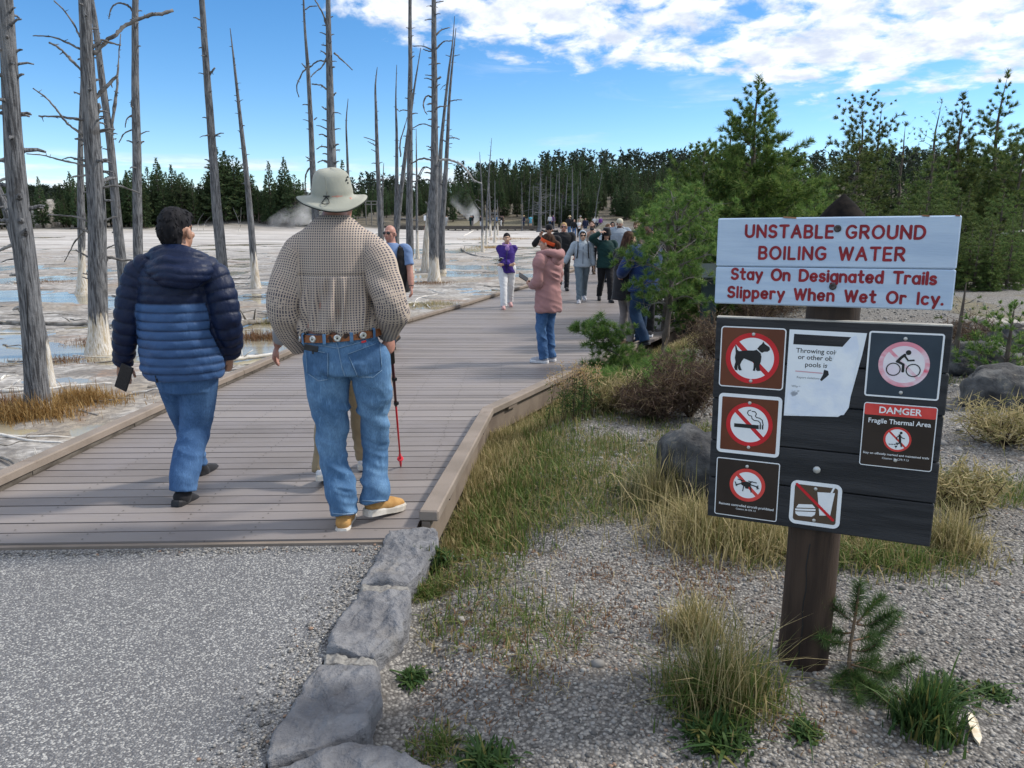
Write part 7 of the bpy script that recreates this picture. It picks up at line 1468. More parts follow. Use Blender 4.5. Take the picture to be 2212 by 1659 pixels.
def conifer(h, rmax, rs, whorls, per, n_needle, nl, wd, shape='spruce', bare=.1, bend=.0, tuft_step=.16, droop=-.12, dens=1.0):
    """one tapered trunk with whorls of limbs; needles cluster along each limb. Returns (trunk mesh, crown mesh)"""
    mb = MB(); zz = np.linspace(0, h, 12); cx = bend * np.sin(zz / h * 2.2) * h * .05 + .012 * h * vnoise(P2(zz * .9, 0 * zz, rs.random() * 9), 3); cy = .01 * h * vnoise(P2(zz * .8, 0 * zz + 4, rs.random() * 9), 5)
    r0 = .018 * h + .015
    mb.tube(np.stack([cx, cy, zz], -1), list(r0 * (1 - zz / h) ** .8 + .004), 7)
    C, D, L = [], [], []
    for wz in np.linspace(bare, .985, whorls):
        z = wz * h; x0, y0 = np.interp(z, zz, cx), np.interp(z, zz, cy)
        if shape == 'spruce': r = rmax * (1 - wz) ** .8 * (.75 + .25 * min(1, (wz - bare) / .12 + .3))
        elif shape == 'pine': r = rmax * np.interp(wz, [0, .25, .55, .8, 1], [.8, 1, .9, .55, .12])
        else: r = rmax * np.interp(wz, [0, .45, .6, .8, .93, 1], [.2, .45, .95, 1, .8, .4])      # flat topped
        k = max(3, int(per * (1 if wz < .8 else .7)))
        a0 = rs.uniform(0, 6.28)
        for j in range(k):
            if rs.random() > dens: continue
            a = a0 + 6.28 * j / k + rs.normal(0, .25); l = r * rs.uniform(.55, 1.15)
            up = np.interp(wz, [0, .6, 1], [droop, droop + .25, .9]) + rs.normal(0, .12)
            d = np.array([math.cos(a), math.sin(a), up]); d /= np.linalg.norm(d)
            e = np.array([x0, y0, z]) + d * l + np.array([0, 0, .10 * l])
            s0 = np.array([x0, y0, z]); mb.tube([s0, s0 + d * l * .55, e], [max(.003, r0 * .22 * (1 - wz)), max(.002, r0 * .13 * (1 - wz)), .002], 4, cap=False)
            m_ = max(1, int(l / tuft_step)); 
            for q in range(m_):
                f = 1 - (q / m_) * .75; p = s0 + (e - s0) * f; dd = (e - s0) / l * .8 + rs.normal(0, .3, 3); dd[2] += .25
                side = np.cross(d, [0, 0, 1]) * rs.normal(0, .22) * l * (1.15 - f)
                C.append(p + side + rs.normal(0, .03, 3) * l); D.append(dd / np.linalg.norm(dd)); L.append(nl * rs.uniform(.75, 1.25) * np.interp(wz, [0, .6, 1], [1, .9, .42]))
    C.append([cx[-1], cy[-1], h]); D.append([0, 0, 1]); L.append(nl)
    V, F = tuft_arrays(np.array(C), np.array(D), np.array(L), n_needle, wd, rs)
    return mb.mesh('trunk'), np_mesh('crown', V, F)
def variants(n, mat_, seed, **kw):
    out = []
    for i in range(n):
        rs = np.random.default_rng(seed + i); k2 = {k: (v[i % len(v)] if isinstance(v, list) else v) for k, v in kw.items()}
        tr, cr = conifer(rs=rs, **k2); tr.materials.append(M_BARK); cr.materials.append(mat_); out.append((tr, cr, k2['h']))
    return out
def plant_tree(v, x, y, h, label, group, name='conifer', z=None, lean=0.0, wide=1.0):
    z = gz1(x, y) if z is None else z
    o = empty(name, (x, y, z - .05), label, 'tree', group, rz=random.uniform(0, 6.28)); s = h / v[2]; o.scale = (s * wide, s * wide, s); o.rotation_euler[1] = lean
    link('trunk', v[0], None, o); link('crown', v[1], None, o); return o
FARV = variants(7, M_NEED_FAR, 300, h=9.0, rmax=[1.7, 1.3, 2.0, 1.5, 1.9, 1.2, 1.7], whorls=[25, 30, 22, 27, 22, 32, 26], per=9, n_needle=14, nl=.33, wd=.055, shape=['spruce', 'spruce', 'pine', 'spruce', 'pine', 'spruce', 'spruce'], bare=[.06, .12, .2, .05, .25, .1, .3], tuft_step=.27, droop=-.28)
MIDV = variants(6, M_NEED_MID, 400, h=5.0, rmax=[1.3, 1.0, 1.5, 1.15, 1.4, .9], whorls=[16, 18, 15, 17, 14, 18], per=8, n_needle=40, nl=.20, wd=.011, shape=['spruce', 'spruce', 'pine', 'spruce', 'pine', 'spruce'], bare=.04, tuft_step=.17, droop=-.08)
# skyline of the wood, in photo pixels
SKX = np.array([-200, 0, 60, 120, 200, 300, 350, 400, 440, 500, 560, 600, 640, 700, 800, 900, 1000, 1060, 1116, 1200, 1300, 1400, 1500, 1700, 1900, 2300])
SKY = np.array([400, 385, 420, 400, 385, 365, 352, 372, 385, 345, 395, 390, 378, 410, 405, 395, 375, 352, 350, 345, 347, 356, 350, 345, 330, 325])
n_far = 0
def far_tree(px, d, top, grp, lab, wide=1.0, nm='fir_tree'):
    global n_far
    r = ray(px, 500); a = math.atan2(r[0], r[1]); x, y = d * math.sin(a), d * math.cos(a); z = gz1(x, y)
    zt = atY(px, top, y)[2]; h = zt - z
    if h < 2.2: return
    plant_tree(random.choice(FARV), x, y, min(h, 17), lab, grp, nm, z=z, wide=wide); n_far += 1
# left wood along the shore
for k in range(120):
    px = -60 + (k + random.random()) * 760 / 120; d = random.uniform(106, 124) if k % 2 else random.uniform(104, 112)
    top = np.interp(px, SKX, SKY) + abs(random.gauss(0, 1)) * 26 + (0 if k % 3 else -8)
    if 60 < px < 135: top = max(top, 405 + random.random() * 40); 
    if 70 < px < 128 and d < 112: continue
    far_tree(px, d, top, 'conifers along the far shore', 'dark conifer in the wood along the far left shore', 1.15, 'spruce_tree')
for px, top, d in ((285, 372, 108), (350, 345, 109), (480, 322, 106), (497, 330, 108), (513, 340, 107), (588, 352, 105), (622, 344, 106), (95, 385, 108), (312, 352, 112), (390, 372, 108), (163, 374, 110), (745, 350, 108)):
    far_tree(px, d, top, 'conifers along the far shore', 'dark conifer in the wood along the far left shore', 1.1 if px < 470 or px > 520 else 1.6, 'spruce_tree')
# wood behind the trestle and up the slope
for k in range(190):
    px = 690 + (k + random.random()) * 900 / 190; lay = k % 3
    d = (128, 152, 182)[lay] + random.uniform(-9, 9); top = np.interp(px, SKX, SKY) + (30, 12, 0)[lay] * (.4 + random.random()) + random.gauss(0, 4)
    far_tree(px, d, top, 'conifers on the wooded slope', 'dark conifer on the wooded slope behind the plank trestle', 1.0)
for k in range(75):
    px = 1135 + random.random() * 380; far_tree(px, random.uniform(101, 118), 395 + random.random() * 55, 'conifers on the wooded slope', 'dark conifer on the wooded slope behind the plank trestle', 1.3)
# hill far behind, too far to count
hx, hy, hz = [], [], []
rs = np.random.default_rng(5); Vs, Fs, o_ = [], [], 0
for k in range(900):
    px = rs.uniform(-150, 2400); d = rs.uniform(190, 290); r = ray(px, 500); a = math.atan2(r[0], r[1]); x, y = d * math.sin(a), d * math.cos(a); z = gz1(x, y)
    hh = rs.uniform(7, 10); 
    if px < 700: hh = 5
    C = []; n = 34
    for q in range(n): f = q / n; rr_ = 1.5 * (1 - f) ** .8; an = rs.uniform(0, 6.28); C.append([x + rr_ * math.cos(an) * rs.random() ** .4, y + rr_ * math.sin(an), z + hh * (.08 + .92 * f)])
    C = np.array(C); D = rs.normal(0, 1, C.shape); D[:, 2] = np.abs(D[:, 2]) * .4; D /= np.linalg.norm(D, axis=1, keepdims=True)
    V, F = tuft_arrays(C, D, np.full(n, .8), 5, .2, rs); Vs.append(V); Fs.append(F + o_); o_ += len(V)
tag(link('far_wood', np_mesh('far_wood', np.concatenate(Vs), np.concatenate(Fs)), needle_mat('distant_needles', (.028, .045, .030), (.045, .065, .04), (.06, .08, .05))), kind='stuff')['label'] = 'distant wooded hill'
# right-hand young wood: rows from far to near
def rtree(px, top, d, lab='young green conifer in the dense wood behind the sign', grp='young conifers behind the sign', vs=MIDV, wide=1.0, name='conifer'):
    r = ray(px, 600); a = math.atan2(r[0], r[1]); x, y = d * math.sin(a), d * math.cos(a); z = gz1(x, y); h = atY(px, top, y)[2] - z
    return plant_tree(random.choice(vs) if isinstance(vs, list) else vs, x, y, h, lab, grp, z=z, wide=wide, name=name)
random.seed(21)
for k in range(46):
    px = 1470 + (k + random.random()) * 800 / 46; rtree(px, 345 + random.random() * 50, random.uniform(40, 58), vs=FARV if k % 2 else MIDV, wide=1.25)
for k in range(30):
    px = 1480 + (k + random.random()) * 780 / 30; rtree(px, 400 + random.random() * 70, random.uniform(27, 38), wide=1.2)
for k in range(26):
    px = 1690 + (k + random.random()) * 640 / 26; rtree(px, 430 + random.random() * 110, random.uniform(20, 31), wide=1.45)
for k in range(17):
    px = 1560 + (k + random.random()) * 720 / 17; rtree(px, 480 + random.random() * 80, random.uniform(19.5, 25), wide=1.25)
for px, top, d, w_ in ((2140, 545, 20, 1.3), (2090, 500, 23, 1.2), (2190, 440, 27, 1.3), (2060, 430, 28, 1.3), (1985, 300, 36, 1.1), (2020, 330, 38, 1.1), (1830, 300, 37, 1.2)): rtree(px, top, d, wide=w_)
# individual tall trees on the right skyline
rs = np.random.default_rng(77)
def special(px, top, d, lab, **kw):
    r = ray(px, 600); a = math.atan2(r[0], r[1]); x, y = d * math.sin(a), d * math.cos(a); z = gz1(x, y); h = atY(px, top, y)[2] - z
    mt = kw.pop('mat', M_NEED_MID); tr, cr = conifer(h=h, rs=rs, **kw); tr.materials.append(M_BARK); cr.materials.append(mt)
    o = empty('pine_tree', (x, y, z - .05), lab, 'tree'); link('trunk', tr, None, o); link('crown', cr, None, o); return o
special(2118, 163, 42, 'tallest pine at the right, layered limbs against the sky', rmax=2.3, whorls=20, per=5, n_needle=66, nl=.26, wd=.012, shape='spruce', bare=.25, tuft_step=.24, droop=-.05, dens=.85)
special(1805, 228, 40, 'round-topped old pine with an open crown above the black post cap', rmax=1.8, whorls=13, per=6, n_needle=54, nl=.24, wd=.012, shape='flat', bare=.4, tuft_step=.26, droop=.25, dens=.75, bend=2.0)
special(1868, 232, 41, 'second round-topped pine, standing close to the old open one', rmax=1.1, whorls=12, per=5, n_needle=48, nl=.22, wd=.012, shape='flat', bare=.4, tuft_step=.26, droop=.2, dens=.75)
special(1922, 268, 44, 'thin wispy half-dead pine alone on the skyline', rmax=1.0, whorls=9, per=5, n_needle=6, nl=.2, wd=.02, shape='flat', bare=.35, tuft_step=.3, droop=.2, dens=.6)
special(1990, 222, 43, 'sparse half-dead spruce left of the tall pointed one', rmax=1.5, whorls=16, per=5, n_needle=6, nl=.22, wd=.02, shape='pine', bare=.3, tuft_step=.3, droop=-.1, dens=.7)
special(2036, 210, 39, 'dark pointed spruce beside the tallest pine', rmax=1.8, whorls=20, per=6, n_needle=60, nl=.26, wd=.012, shape='spruce', bare=.12, tuft_step=.22, droop=.1)
special(1478, 316, 45, 'small dark spruce left of the big near pine', rmax=.9, whorls=14, per=5, n_needle=48, nl=.22, wd=.012, shape='spruce', bare=.1, tuft_step=.24, mat=M_NEED_FAR)
special(2175, 285, 40, 'broad dark pine at the right edge below the tallest one', rmax=1.9, whorls=14, per=6, n_needle=54, nl=.26, wd=.012, shape='pine', bare=.15, tuft_step=.24)
# the big lodgepole pine behind the walk's right edge, and its companions
special(1610, 172, 14.6, 'big lodgepole pine with a sparse pointed top behind the boardwalk', rmax=1.9, whorls=30, per=9, n_needle=50, nl=.125, wd=.0055, shape='spruce', bare=.10, tuft_step=.075, droop=.1, dens=.8, mat=M_NEED_NEAR)
special(1505, 318, 13.9, 'bushy young pine left of the big lodgepole pine', rmax=1.2, whorls=22, per=9, n_needle=46, nl=.11, wd=.0055, shape='pine', bare=.10, tuft_step=.085, droop=.1, mat=M_NEED_NEAR)
special(1440, 385, 13.0, 'dense round young pine right of the woman in the blue jacket', rmax=.62, whorls=16, per=7, n_needle=38, nl=.08, wd=.005, shape='pine', bare=.12, tuft_step=.08, droop=.15, mat=M_NEED_NEAR)
special(1560, 262, 15.6, 'slim young pine close against the left of the big lodgepole pine', rmax=1.1, whorls=22, per=8, n_needle=46, nl=.115, wd=.0055, shape='spruce', bare=.1, tuft_step=.085, droop=.1, mat=M_NEED_NEAR)
special(1690, 385, 15.5, 'young pine just left of the sign, behind the big lodgepole pine', rmax=1.2, whorls=18, per=8, n_needle=44, nl=.11, wd=.006, shape='pine', bare=.06, tuft_step=.10, droop=.1, mat=M_NEED_NEAR)
# dry bare limbs on the big pine's right
def above(P, px, py, m_):
    if P[2] > gz1(P[0], P[1]) + m_: return P
    return hit(px, py, lambda x, y: gz(x, y) + m_)
# pine with the crooked trunk at the edge of the walk
c0 = hit(1431, 786, lambda x, y: gz(x, y)); c0 = np.array([c0[0], c0[1], gz1(c0[0], c0[1])])
o = empty('pine_tree', c0, 'crooked little pine with a bare lower trunk at the walk edge', 'tree')
Yp = c0[1]; wp = lambda px, py, dy=0: above(atY(px, py, Yp + dy), px, py, .05) - c0
mb = MB(); tp = smooth_path(np.array([[*wp(1431, 795), .040], [*wp(1436, 740), .036], [*wp(1443, 690), .033], [*wp(1449, 640), .030], [*wp(1452, 580), .022], [*wp(1462, 500), .012], [*wp(1466, 440), .005]]), 26)
mb.tube(tp[:, :3], list(tp[:, 3] * (1 + .12 * np.random.default_rng(3).normal(0, 1, 26))), 10); mb.build('trunk', M_BARK, o)
rs = np.random.default_rng(12); C, D, L = [], [], []; bm_ = MB()
def pbranch(pts, r0=.012, step=.055, side=.12, nt=1.0, start=.25, nl=.074):
    S = smooth_path(np.array(pts, float), 14); bm_.tube(S, list(np.linspace(r0, .003, 14)), 5)
    Ls = np.linalg.norm(np.diff(S, axis=0), axis=1).sum(); n = max(2, int(Ls / step * nt))
    for q in range(n):
        f = start + (1 - start) * rs.random() ** .8; i = min(int(f * 13), 12); p = S[i] + (S[i + 1] - S[i]) * (f * 13 - i); d = S[i + 1] - S[i]; d /= np.linalg.norm(d) + 1e-9
        off = rs.normal(0, side * (1.1 - .6 * f), 3); off[2] *= .7; e = p + off + np.array([0, 0, .02]); dd = d * .6 + off / (np.linalg.norm(off) + .01) * .7 + np.array([0, 0, .45]) + rs.normal(0, .2, 3); dd /= np.linalg.norm(dd)
        if np.linalg.norm(off) > .03: bm_.tube([p, p + off * .6, e], [.0035, .003, .002], 4, cap=False)
        C.append(e); D.append(dd); L.append(nl * rs.uniform(.8, 1.2))
for (a, pts) in ((0, [(1452, 640), (1420, 610), (1370, 625)]), (-.3, [(1452, 600), (1410, 575), (1355, 560)]), (.25, [(1455, 570), (1420, 540), (1385, 520)]), (-.35, [(1458, 545), (1430, 500), (1395, 480)]), (.3, [(1462, 520), (1450, 470), (1425, 440)]), (-.2, [(1465, 500), (1480, 450), (1500, 425)]), (.2, [(1452, 620), (1490, 600), (1535, 610)]), (-.3, [(1455, 580), (1500, 560), (1550, 545)]), (.35, [(1458, 550), (1500, 520), (1540, 490)]), (-.25, [(1462, 500), (1500, 470), (1545, 440)]), (.1, [(1464, 480), (1455, 440), (1448, 405)]), (-.1, [(1450, 650), (1480, 640), (1520, 660)]), (0, [(1450, 655), (1415, 655), (1385, 668)]), (.4, [(1450, 630), (1440, 610), (1425, 640)]), (-.4, [(1455, 600), (1465, 590), (1450, 620)]), (-.5, [(1460, 530), (1440, 520), (1410, 560)]), (.4, [(1462, 510), (1490, 500), (1480, 560)])):
    n_ = len(pts); pbranch([wp(x, y_, a * j / (n_ - 1) * 1.2) for j, (x, y_) in enumerate(pts)], side=.14, nt=2.3)
zp = lambda x, y_: (1227 + x * .269, 558 + y_ * .269)
for (a, pts, st) in ((-.5, [(545, 945), (480, 880), (400, 770), (340, 680), (290, 610), (240, 540)], .45), (-.5, [(400, 770), (330, 735), (270, 720), (190, 690)], .2), (-.4, [(300, 640), (230, 620), (170, 640), (110, 570)], .3), (-.5, [(380, 700), (430, 650), (440, 590)], .4), (-.4, [(540, 930), (430, 900), (330, 890), (200, 940), (130, 890)], .3), (-.6, [(500, 1110), (430, 1090), (350, 1060), (230, 970)], .35), (-.5, [(700, 1110), (600, 1108), (500, 1110)], .5), (-.3, [(720, 835), (640, 832), (560, 850), (500, 800)], .4), (-.2, [(740, 845), (700, 900), (640, 960), (600, 1040)], .3), (-.2, [(760, 840), (830, 880), (900, 880), (960, 840)], .3), (-.1, [(760, 850), (820, 940), (880, 950)], .2), (0, [(750, 850), (760, 930), (740, 1060)], .2), (-.3, [(345, 1060), (440, 1020), (560, 1000)], .3), (-.3, [(560, 850), (520, 790), (540, 760)], .3)):
    n_ = len(pts); pbranch([wp(*zp(x, y_), a + .12 * math.sin(j)) for j, (x, y_) in enumerate(pts)], r0=.013, side=.11, nt=2.9, start=st)
bm_.build('branches', pm('grey_twig_bark', (.10, .085, .07), (.22, .20, .18), 10, .9), o)
V, F = tuft_arrays(np.array(C), np.array(D), np.array(L), 84, .0026, rs, spread=.66)
link('crown', np_mesh('crown', V, F), M_NEED_NEAR, o)
# seedling by the sign post
zs = lambda x, y_: (1506.3 + x * .3612, 1060 + y_ * .3612)
c0 = np.array([*onland(*zs(910, 1050))[:2], 0]); c0[2] = gz1(c0[0], c0[1]); Ys = c0[1]
o = empty('pine_seedling', c0, 'knee-high pine seedling with open whorls beside the sign post', 'young tree'); ws = lambda x, y_, dy=0: above(atY(*zs(x, y_), Ys + dy), *zs(x, y_), .03) - c0
bm_ = MB(); C, D, L = [], [], []
bm_.tube([ws(905, 1060), ws(915, 930), ws(938, 790), ws(960, 650), ws(968, 570)], [.007, .0065, .0055, .0045, .003], 7)
def sbranch(pts, nt, dy=0.0, r0=.004):
    S = smooth_path(np.array([ws(*p, dy * j / (len(pts) - 1)) for j, p in enumerate(pts)]), 12); bm_.tube(S, list(np.linspace(r0, .002, 12)), 6)
    for q in range(nt):
        f = .12 + .88 * q / nt; i = min(int(f * 11), 10); d = S[i + 1] - S[i]; d /= np.linalg.norm(d); C.append(S[i] + (S[i + 1] - S[i]) * (f * 11 - i)); D.append(d); L.append(.047 * rs.uniform(.8, 1.15))
sbranch([(938, 790), (950, 690), (962, 640), (968, 570)], 14); sbranch([(940, 790), (870, 740), (810, 690), (760, 640)], 13); sbranch([(950, 800), (1010, 805), (1070, 780), (1150, 740)], 14, -.05); sbranch([(955, 790), (1010, 730), (1050, 680), (1100, 640)], 12, .08); sbranch([(930, 850), (860, 850), (810, 830), (770, 790)], 11, .08); sbranch([(925, 900), (850, 910), (800, 900), (755, 880)], 10, -.06); sbranch([(925, 900), (1000, 880), (1090, 850), (1190, 760)], 14, .06); sbranch([(915, 950), (980, 960), (1040, 940), (1080, 900)], 10, -.08)
sbranch([(910, 1040), (1000, 1060), (1100, 1090), (1200, 1050), (1300, 1010)], 20, -.05); sbranch([(905, 1050), (960, 1120), (1030, 1180), (1100, 1220)], 14, -.12); sbranch([(905, 1050), (870, 1110), (830, 1150)], 9, -.06); sbranch([(910, 1045), (980, 1030), (1050, 1020)], 10, .1); sbranch([(910, 1050), (1010, 1150), (1130, 1190), (1230, 1230)], 14, -.1); sbranch([(905, 1052), (930, 1140), (960, 1240)], 12, -.14); sbranch([(905, 1052), (1050, 1200), (1150, 1280)], 10, -.16)
bm_.build('stem', pm('seedling_stem', (.20, .11, .06), (.16, .13, .09), 30, .8), o)
V, F = tuft_arrays(np.array(C), np.array(D), np.array(L), 40, .0011, rs, spread=.7, along=.6)
link('crown', np_mesh('crown', V, F), needle_mat('seedling_needles', (.05, .115, .035), (.09, .17, .05), (.13, .18, .06)), o)
# ---------------------------------------------------------------- grass, shrubs, rocks, gravel, steam
def grass_mat(name, a, c, straw, fs=.45):
    m, t, b = newmat(name); isl = t.new('ShaderNodeNewGeometry').outputs['Random Per Island']
    col = t.mix(t.ramp(isl, 0, 1 - fs), a, c); col = t.mix(t.ramp(isl, 1 - fs, 1 - fs * .6), col, straw)
    t.put(b.inputs['Base Color'], col); b.inputs['Roughness'].default_value = .6; b.inputs['Specular IOR Level'].default_value = .2
    tl = t.new('ShaderNodeBsdfTranslucent'); t.put(tl.inputs[0], col); ms = t.new('ShaderNodeMixShader'); ms.inputs[0].default_value = .35; t.l.new(b.outputs[0], ms.inputs[1]); t.l.new(tl.outputs[0], ms.inputs[2]); t.l.new(ms.outputs[0], t.n['Material Output'].inputs[0]); return m
def blades(B, h, wd, rs, lean=.35, bias=(0, 0), droop=.35):
    """B n x 3 feet, h heights: bent tapering strips"""
    n = len(B); h = np.broadcast_to(h, n) * rs.uniform(.55, 1.2, n); a = rs.uniform(0, 2 * np.pi, n); L = np.abs(rs.normal(0, lean, n)) + .05
    dx, dy = np.cos(a) * L + bias[0], np.sin(a) * L + bias[1]; sx, sy = -np.sin(a), np.cos(a); w_ = wd * rs.uniform(.6, 1.3, n); rows = []
    for f, k in ((0, 1), (.38, .9), (.74, .6)):
        c = B + np.stack([dx * h * f ** 1.7, dy * h * f ** 1.7, h * (f - droop * L * f ** 2.4)], -1)
        for s in (-1, 1): rows.append(c + np.stack([sx * w_ * k * s, sy * w_ * k * s, 0 * w_], -1))
    rows.append(B + np.stack([dx * h, dy * h, h * (1 - droop * L)], -1))
    V = np.stack(rows, 1).reshape(-1, 3); o = np.arange(n)[:, None] * 7
    return V, [np.concatenate([o + np.array([0, 1, 3, 2]), o + np.array([2, 3, 5, 4])]), o + np.array([4, 5, 6])]
def join(parts):
    Vs, F4, F3, o = [], [], [], 0
    for V, (a, b_) in parts: Vs.append(V); F4.append(a + o); F3.append(b_ + o); o += len(V)
    return np.concatenate(Vs), [np.concatenate(F4), np.concatenate(F3)]
M_GR = grass_mat('green_grass', (.075, .12, .026), (.13, .175, .045), (.30, .24, .11), .35); M_GS = grass_mat('straw_grass', (.15, .155, .05), (.31, .26, .12), (.50, .41, .22), .5); M_GOLD = grass_mat('golden_sedge', (.22, .13, .045), (.34, .20, .07), (.46, .31, .13), .4); M_RUST = grass_mat('rusty_sedge', (.12, .065, .035), (.20, .10, .05), (.30, .19, .10), .3); M_SHB = grass_mat('dry_brown_shrub', (.065, .042, .032), (.115, .075, .055), (.20, .15, .09), .3); M_LEAF = grass_mat('herb_leaves', (.035, .08, .025), (.075, .125, .035), (.18, .17, .05), .15)
rs = np.random.default_rng(3)
def scatter(n, fx, fy, dens):
    X, Y = [], []
    while sum(map(len, X)) < n:
        x, y = fx(n), fy(n); k = rs.random(n) < dens(x, y); X.append(x[k]); Y.append(y[k])
    return np.concatenate(X)[:n], np.concatenate(Y)[:n]
# verge along the kerb
yv = np.concatenate([rs.uniform(3.85, 6.6, 6500), rs.uniform(6.3, 12.5, 11000)]); xv = xR(yv) + .06 + np.abs(rs.normal(0, .20, len(yv))) * (1 + .9 * (yv > 6.4)); B = np.stack([xv, yv, gz(xv, yv)], -1)
hh = .09 + .12 * np.clip(vnoise(P2(xv * 1.7, yv * 1.7), 7) + .3, 0, 1) + .05 * (yv > 6.3); hh *= .92 - .45 * sst(.1, .7, xv - xR(yv))
V, F = join([blades(B, hh, .0032, rs, .38)]); tag(link('verge_grass', np_mesh('verge_grass', V, F), M_GS), 'tall straw and green grass fringing the boardwalk kerb', kind='stuff')
xs, ys = scatter(5200, lambda n: rs.uniform(-.3, 3.5, n), lambda n: rs.uniform(3.6, 9.5, n), lambda x, y: (x > xR(y) + .1) * np.exp(-((x - xR(y) - .2) / .30) ** 2) * .9)
V, F = join([blades(np.stack([xs, ys, gz(xs, ys)], -1), .13, .004, rs, .5)]); tag(link('verge_grass', np_mesh('verge_grass', V, F), M_GR), 'short green grass at the foot of the boardwalk kerb', kind='stuff')
# thin turf in the gravel
xs, ys = scatter(60000, lambda n: rs.uniform(-.5, 6, n), lambda n: 1.75 + 9 * rs.random(n) ** 1.5, lambda x, y: np.clip(veg_density(x, y) - .40, 0, 1) * 1.6 * (x > np.where(y > 3.6, xR(y) + .06, -.40)))
V, F = join([blades(np.stack([xs, ys, gz(xs, ys)], -1), np.where(rs.random(len(xs)) < .25, .10, .052), .0026, rs, .75)]); tag(link('turf', np_mesh('turf', V, F), M_GR), 'thin low grass scattered through the gravel', kind='stuff')
xs, ys = scatter(9000, lambda n: rs.uniform(-.45, 7, n), lambda n: 1.75 + 10 * rs.random(n) ** 1.6, lambda x, y: np.clip(veg_density(x, y) - .2, 0, 1) * (x > np.where(y > 3.6, xR(y) + .06, -.40)))
V, F = join([blades(np.stack([xs, ys, gz(xs, ys)], -1), .05, .0015, rs, 1.0, droop=.5)]); tag(link('turf', np_mesh('turf', V, F), M_GS), 'dry grass wisps scattered through the gravel', kind='stuff')
xs, ys = scatter(2600, lambda n: rs.uniform(-.35, 1.2, n), lambda n: rs.uniform(1.8, 3.6, n), lambda x, y: np.clip(fbm(P2(x * 2.2, y * 2.2), 3, 55) - .25, 0, 1))
V, F = join([blades(np.stack([xs, ys, gz(xs, ys)], -1), .022, .0022, rs, 1.2)]); tag(link('red_ground_cover', np_mesh('red_ground_cover', V, F), M_RUST), 'reddish low ground cover in the gravel', kind='stuff')
# grass clumps one can point at
def clump(px, py, n, h, r, mat_, label, name='grass_clump', cat='grass clump', wd=.0026, lean=.4, group=None, stalks=0, ry=None, smat=None, sh=1.5, droop=.35, hole=0.0):
    c = onland(px, py); c = np.array([c[0], c[1], gz1(c[0], c[1])]); q = rs.normal(0, 1, (n, 2)) * [r * .5, (ry or r) * .5]; B = np.column_stack([q, gz(c[0] + q[:, 0], c[1] + q[:, 1]) - c[2]])
    fall = np.exp(-(q[:, 0] / r) ** 2 - (q[:, 1] / (ry or r)) ** 2); V, F = join([blades(B, h * (.35 + .65 * fall) * np.exp(rs.normal(0, .25, n)), wd, rs, lean * 1.25, droop=droop)])
    if name in ('sedge_grass',): o = tag(link(name, np_mesh(name, V, F), mat_, None, c), label, cat, group, 'thing'); return o
    o = empty(name, c, label, cat, group); link('leaves', np_mesh('leaves', V, F), mat_, o)
    if stalks:
        q = rs.normal(0, 1, (stalks, 2)) * r * .35; B = np.column_stack([q, gz(c[0] + q[:, 0], c[1] + q[:, 1]) - c[2]]); V, F = join([blades(B, h * sh, .0016, rs, lean * .8, droop=.25)]); link('stalks', np_mesh('stalks', V, F), smat or M_GS, o)
    return o
clump(1555, 1515, 900, .20, .22, M_GR, 'big grass tussock with straw stalks in front of the sign post', stalks=300, sh=1.7, ry=.15, lean=.6)
clump(1500, 1370, 500, .15, .12, M_GS, 'small yellowish tussock behind the big one, left of the sign post', stalks=60)
clump(1530, 1160, 1500, .22, .34, M_GS, 'tall dry grass tussock around the dark boulder left of the sign', stalks=300, lean=.45, sh=1.1)
clump(1650, 1180, 1100, .15, .30, M_GS, 'pale dry grass tussock below the sign board, left of the post', stalks=160, lean=.5)
clump(1850, 1170, 900, .13, .30, M_GS, 'low dry grass tussock right of the post under the sign board', stalks=90, lean=.55)
clump(1440, 1085, 1000, .24, .26, M_GS, 'yellow-green tussock at the left foot of the dark boulder', stalks=120)
clump(2050, 1185, 800, .17, .18, M_GS, 'bushy dry plant with yellow seed heads right of the sign board', stalks=260, lean=.5)
clump(1905, 1215, 1300, .12, .42, M_GR, 'low green sward patch right of the sign post', lean=.6, ry=.22)
clump(1995, 1575, 700, .17, .085, M_LEAF, 'upright blue-green herb beside the pine seedling', name='herb', cat='plant', wd=.0042, lean=.3)
clump(1545, 1595, 420, .075, .10, M_LEAF, 'leafy weed with tiny yellow blooms at the front of the big tussock', name='herb', cat='plant', wd=.006, lean=.8)
clump(1735, 1585, 160, .035, .05, M_LEAF, 'tiny green rosette on the gravel below the sign post', name='herb', cat='plant', wd=.006, lean=1.0)
clump(2040, 1500, 240, .05, .09, M_LEAF, 'flat green weed mat right of the pine seedling', name='herb', cat='plant', wd=.005, lean=1.0)
clump(892, 1468, 150, .045, .05, M_LEAF, 'small grey-green rosette beside the kerb stones', name='herb', cat='plant', wd=.006, lean=.9)
clump(2150, 1500, 150, .03, .06, M_LEAF, 'low weed at the right edge of the gravel', name='herb', cat='plant', wd=.005, lean=1.0)
clump(935, 1215, 420, .075, .09, M_LEAF, 'dark green leafy weed against the upper kerb stone', name='herb', cat='plant', wd=.006, lean=.7)
clump(920, 1285, 420, .06, .09, M_GR, 'short dark grass tuft beside the pitted kerb stone', lean=.7)
clump(1045, 1655, 300, .06, .08, M_LEAF, 'green weed at the bottom edge beside the sideways slab', name='herb', cat='plant', wd=.006, lean=.8)
clump(940, 1620, 260, .06, .10, M_GR, 'grass tuft behind the sideways kerb slab', lean=.8)
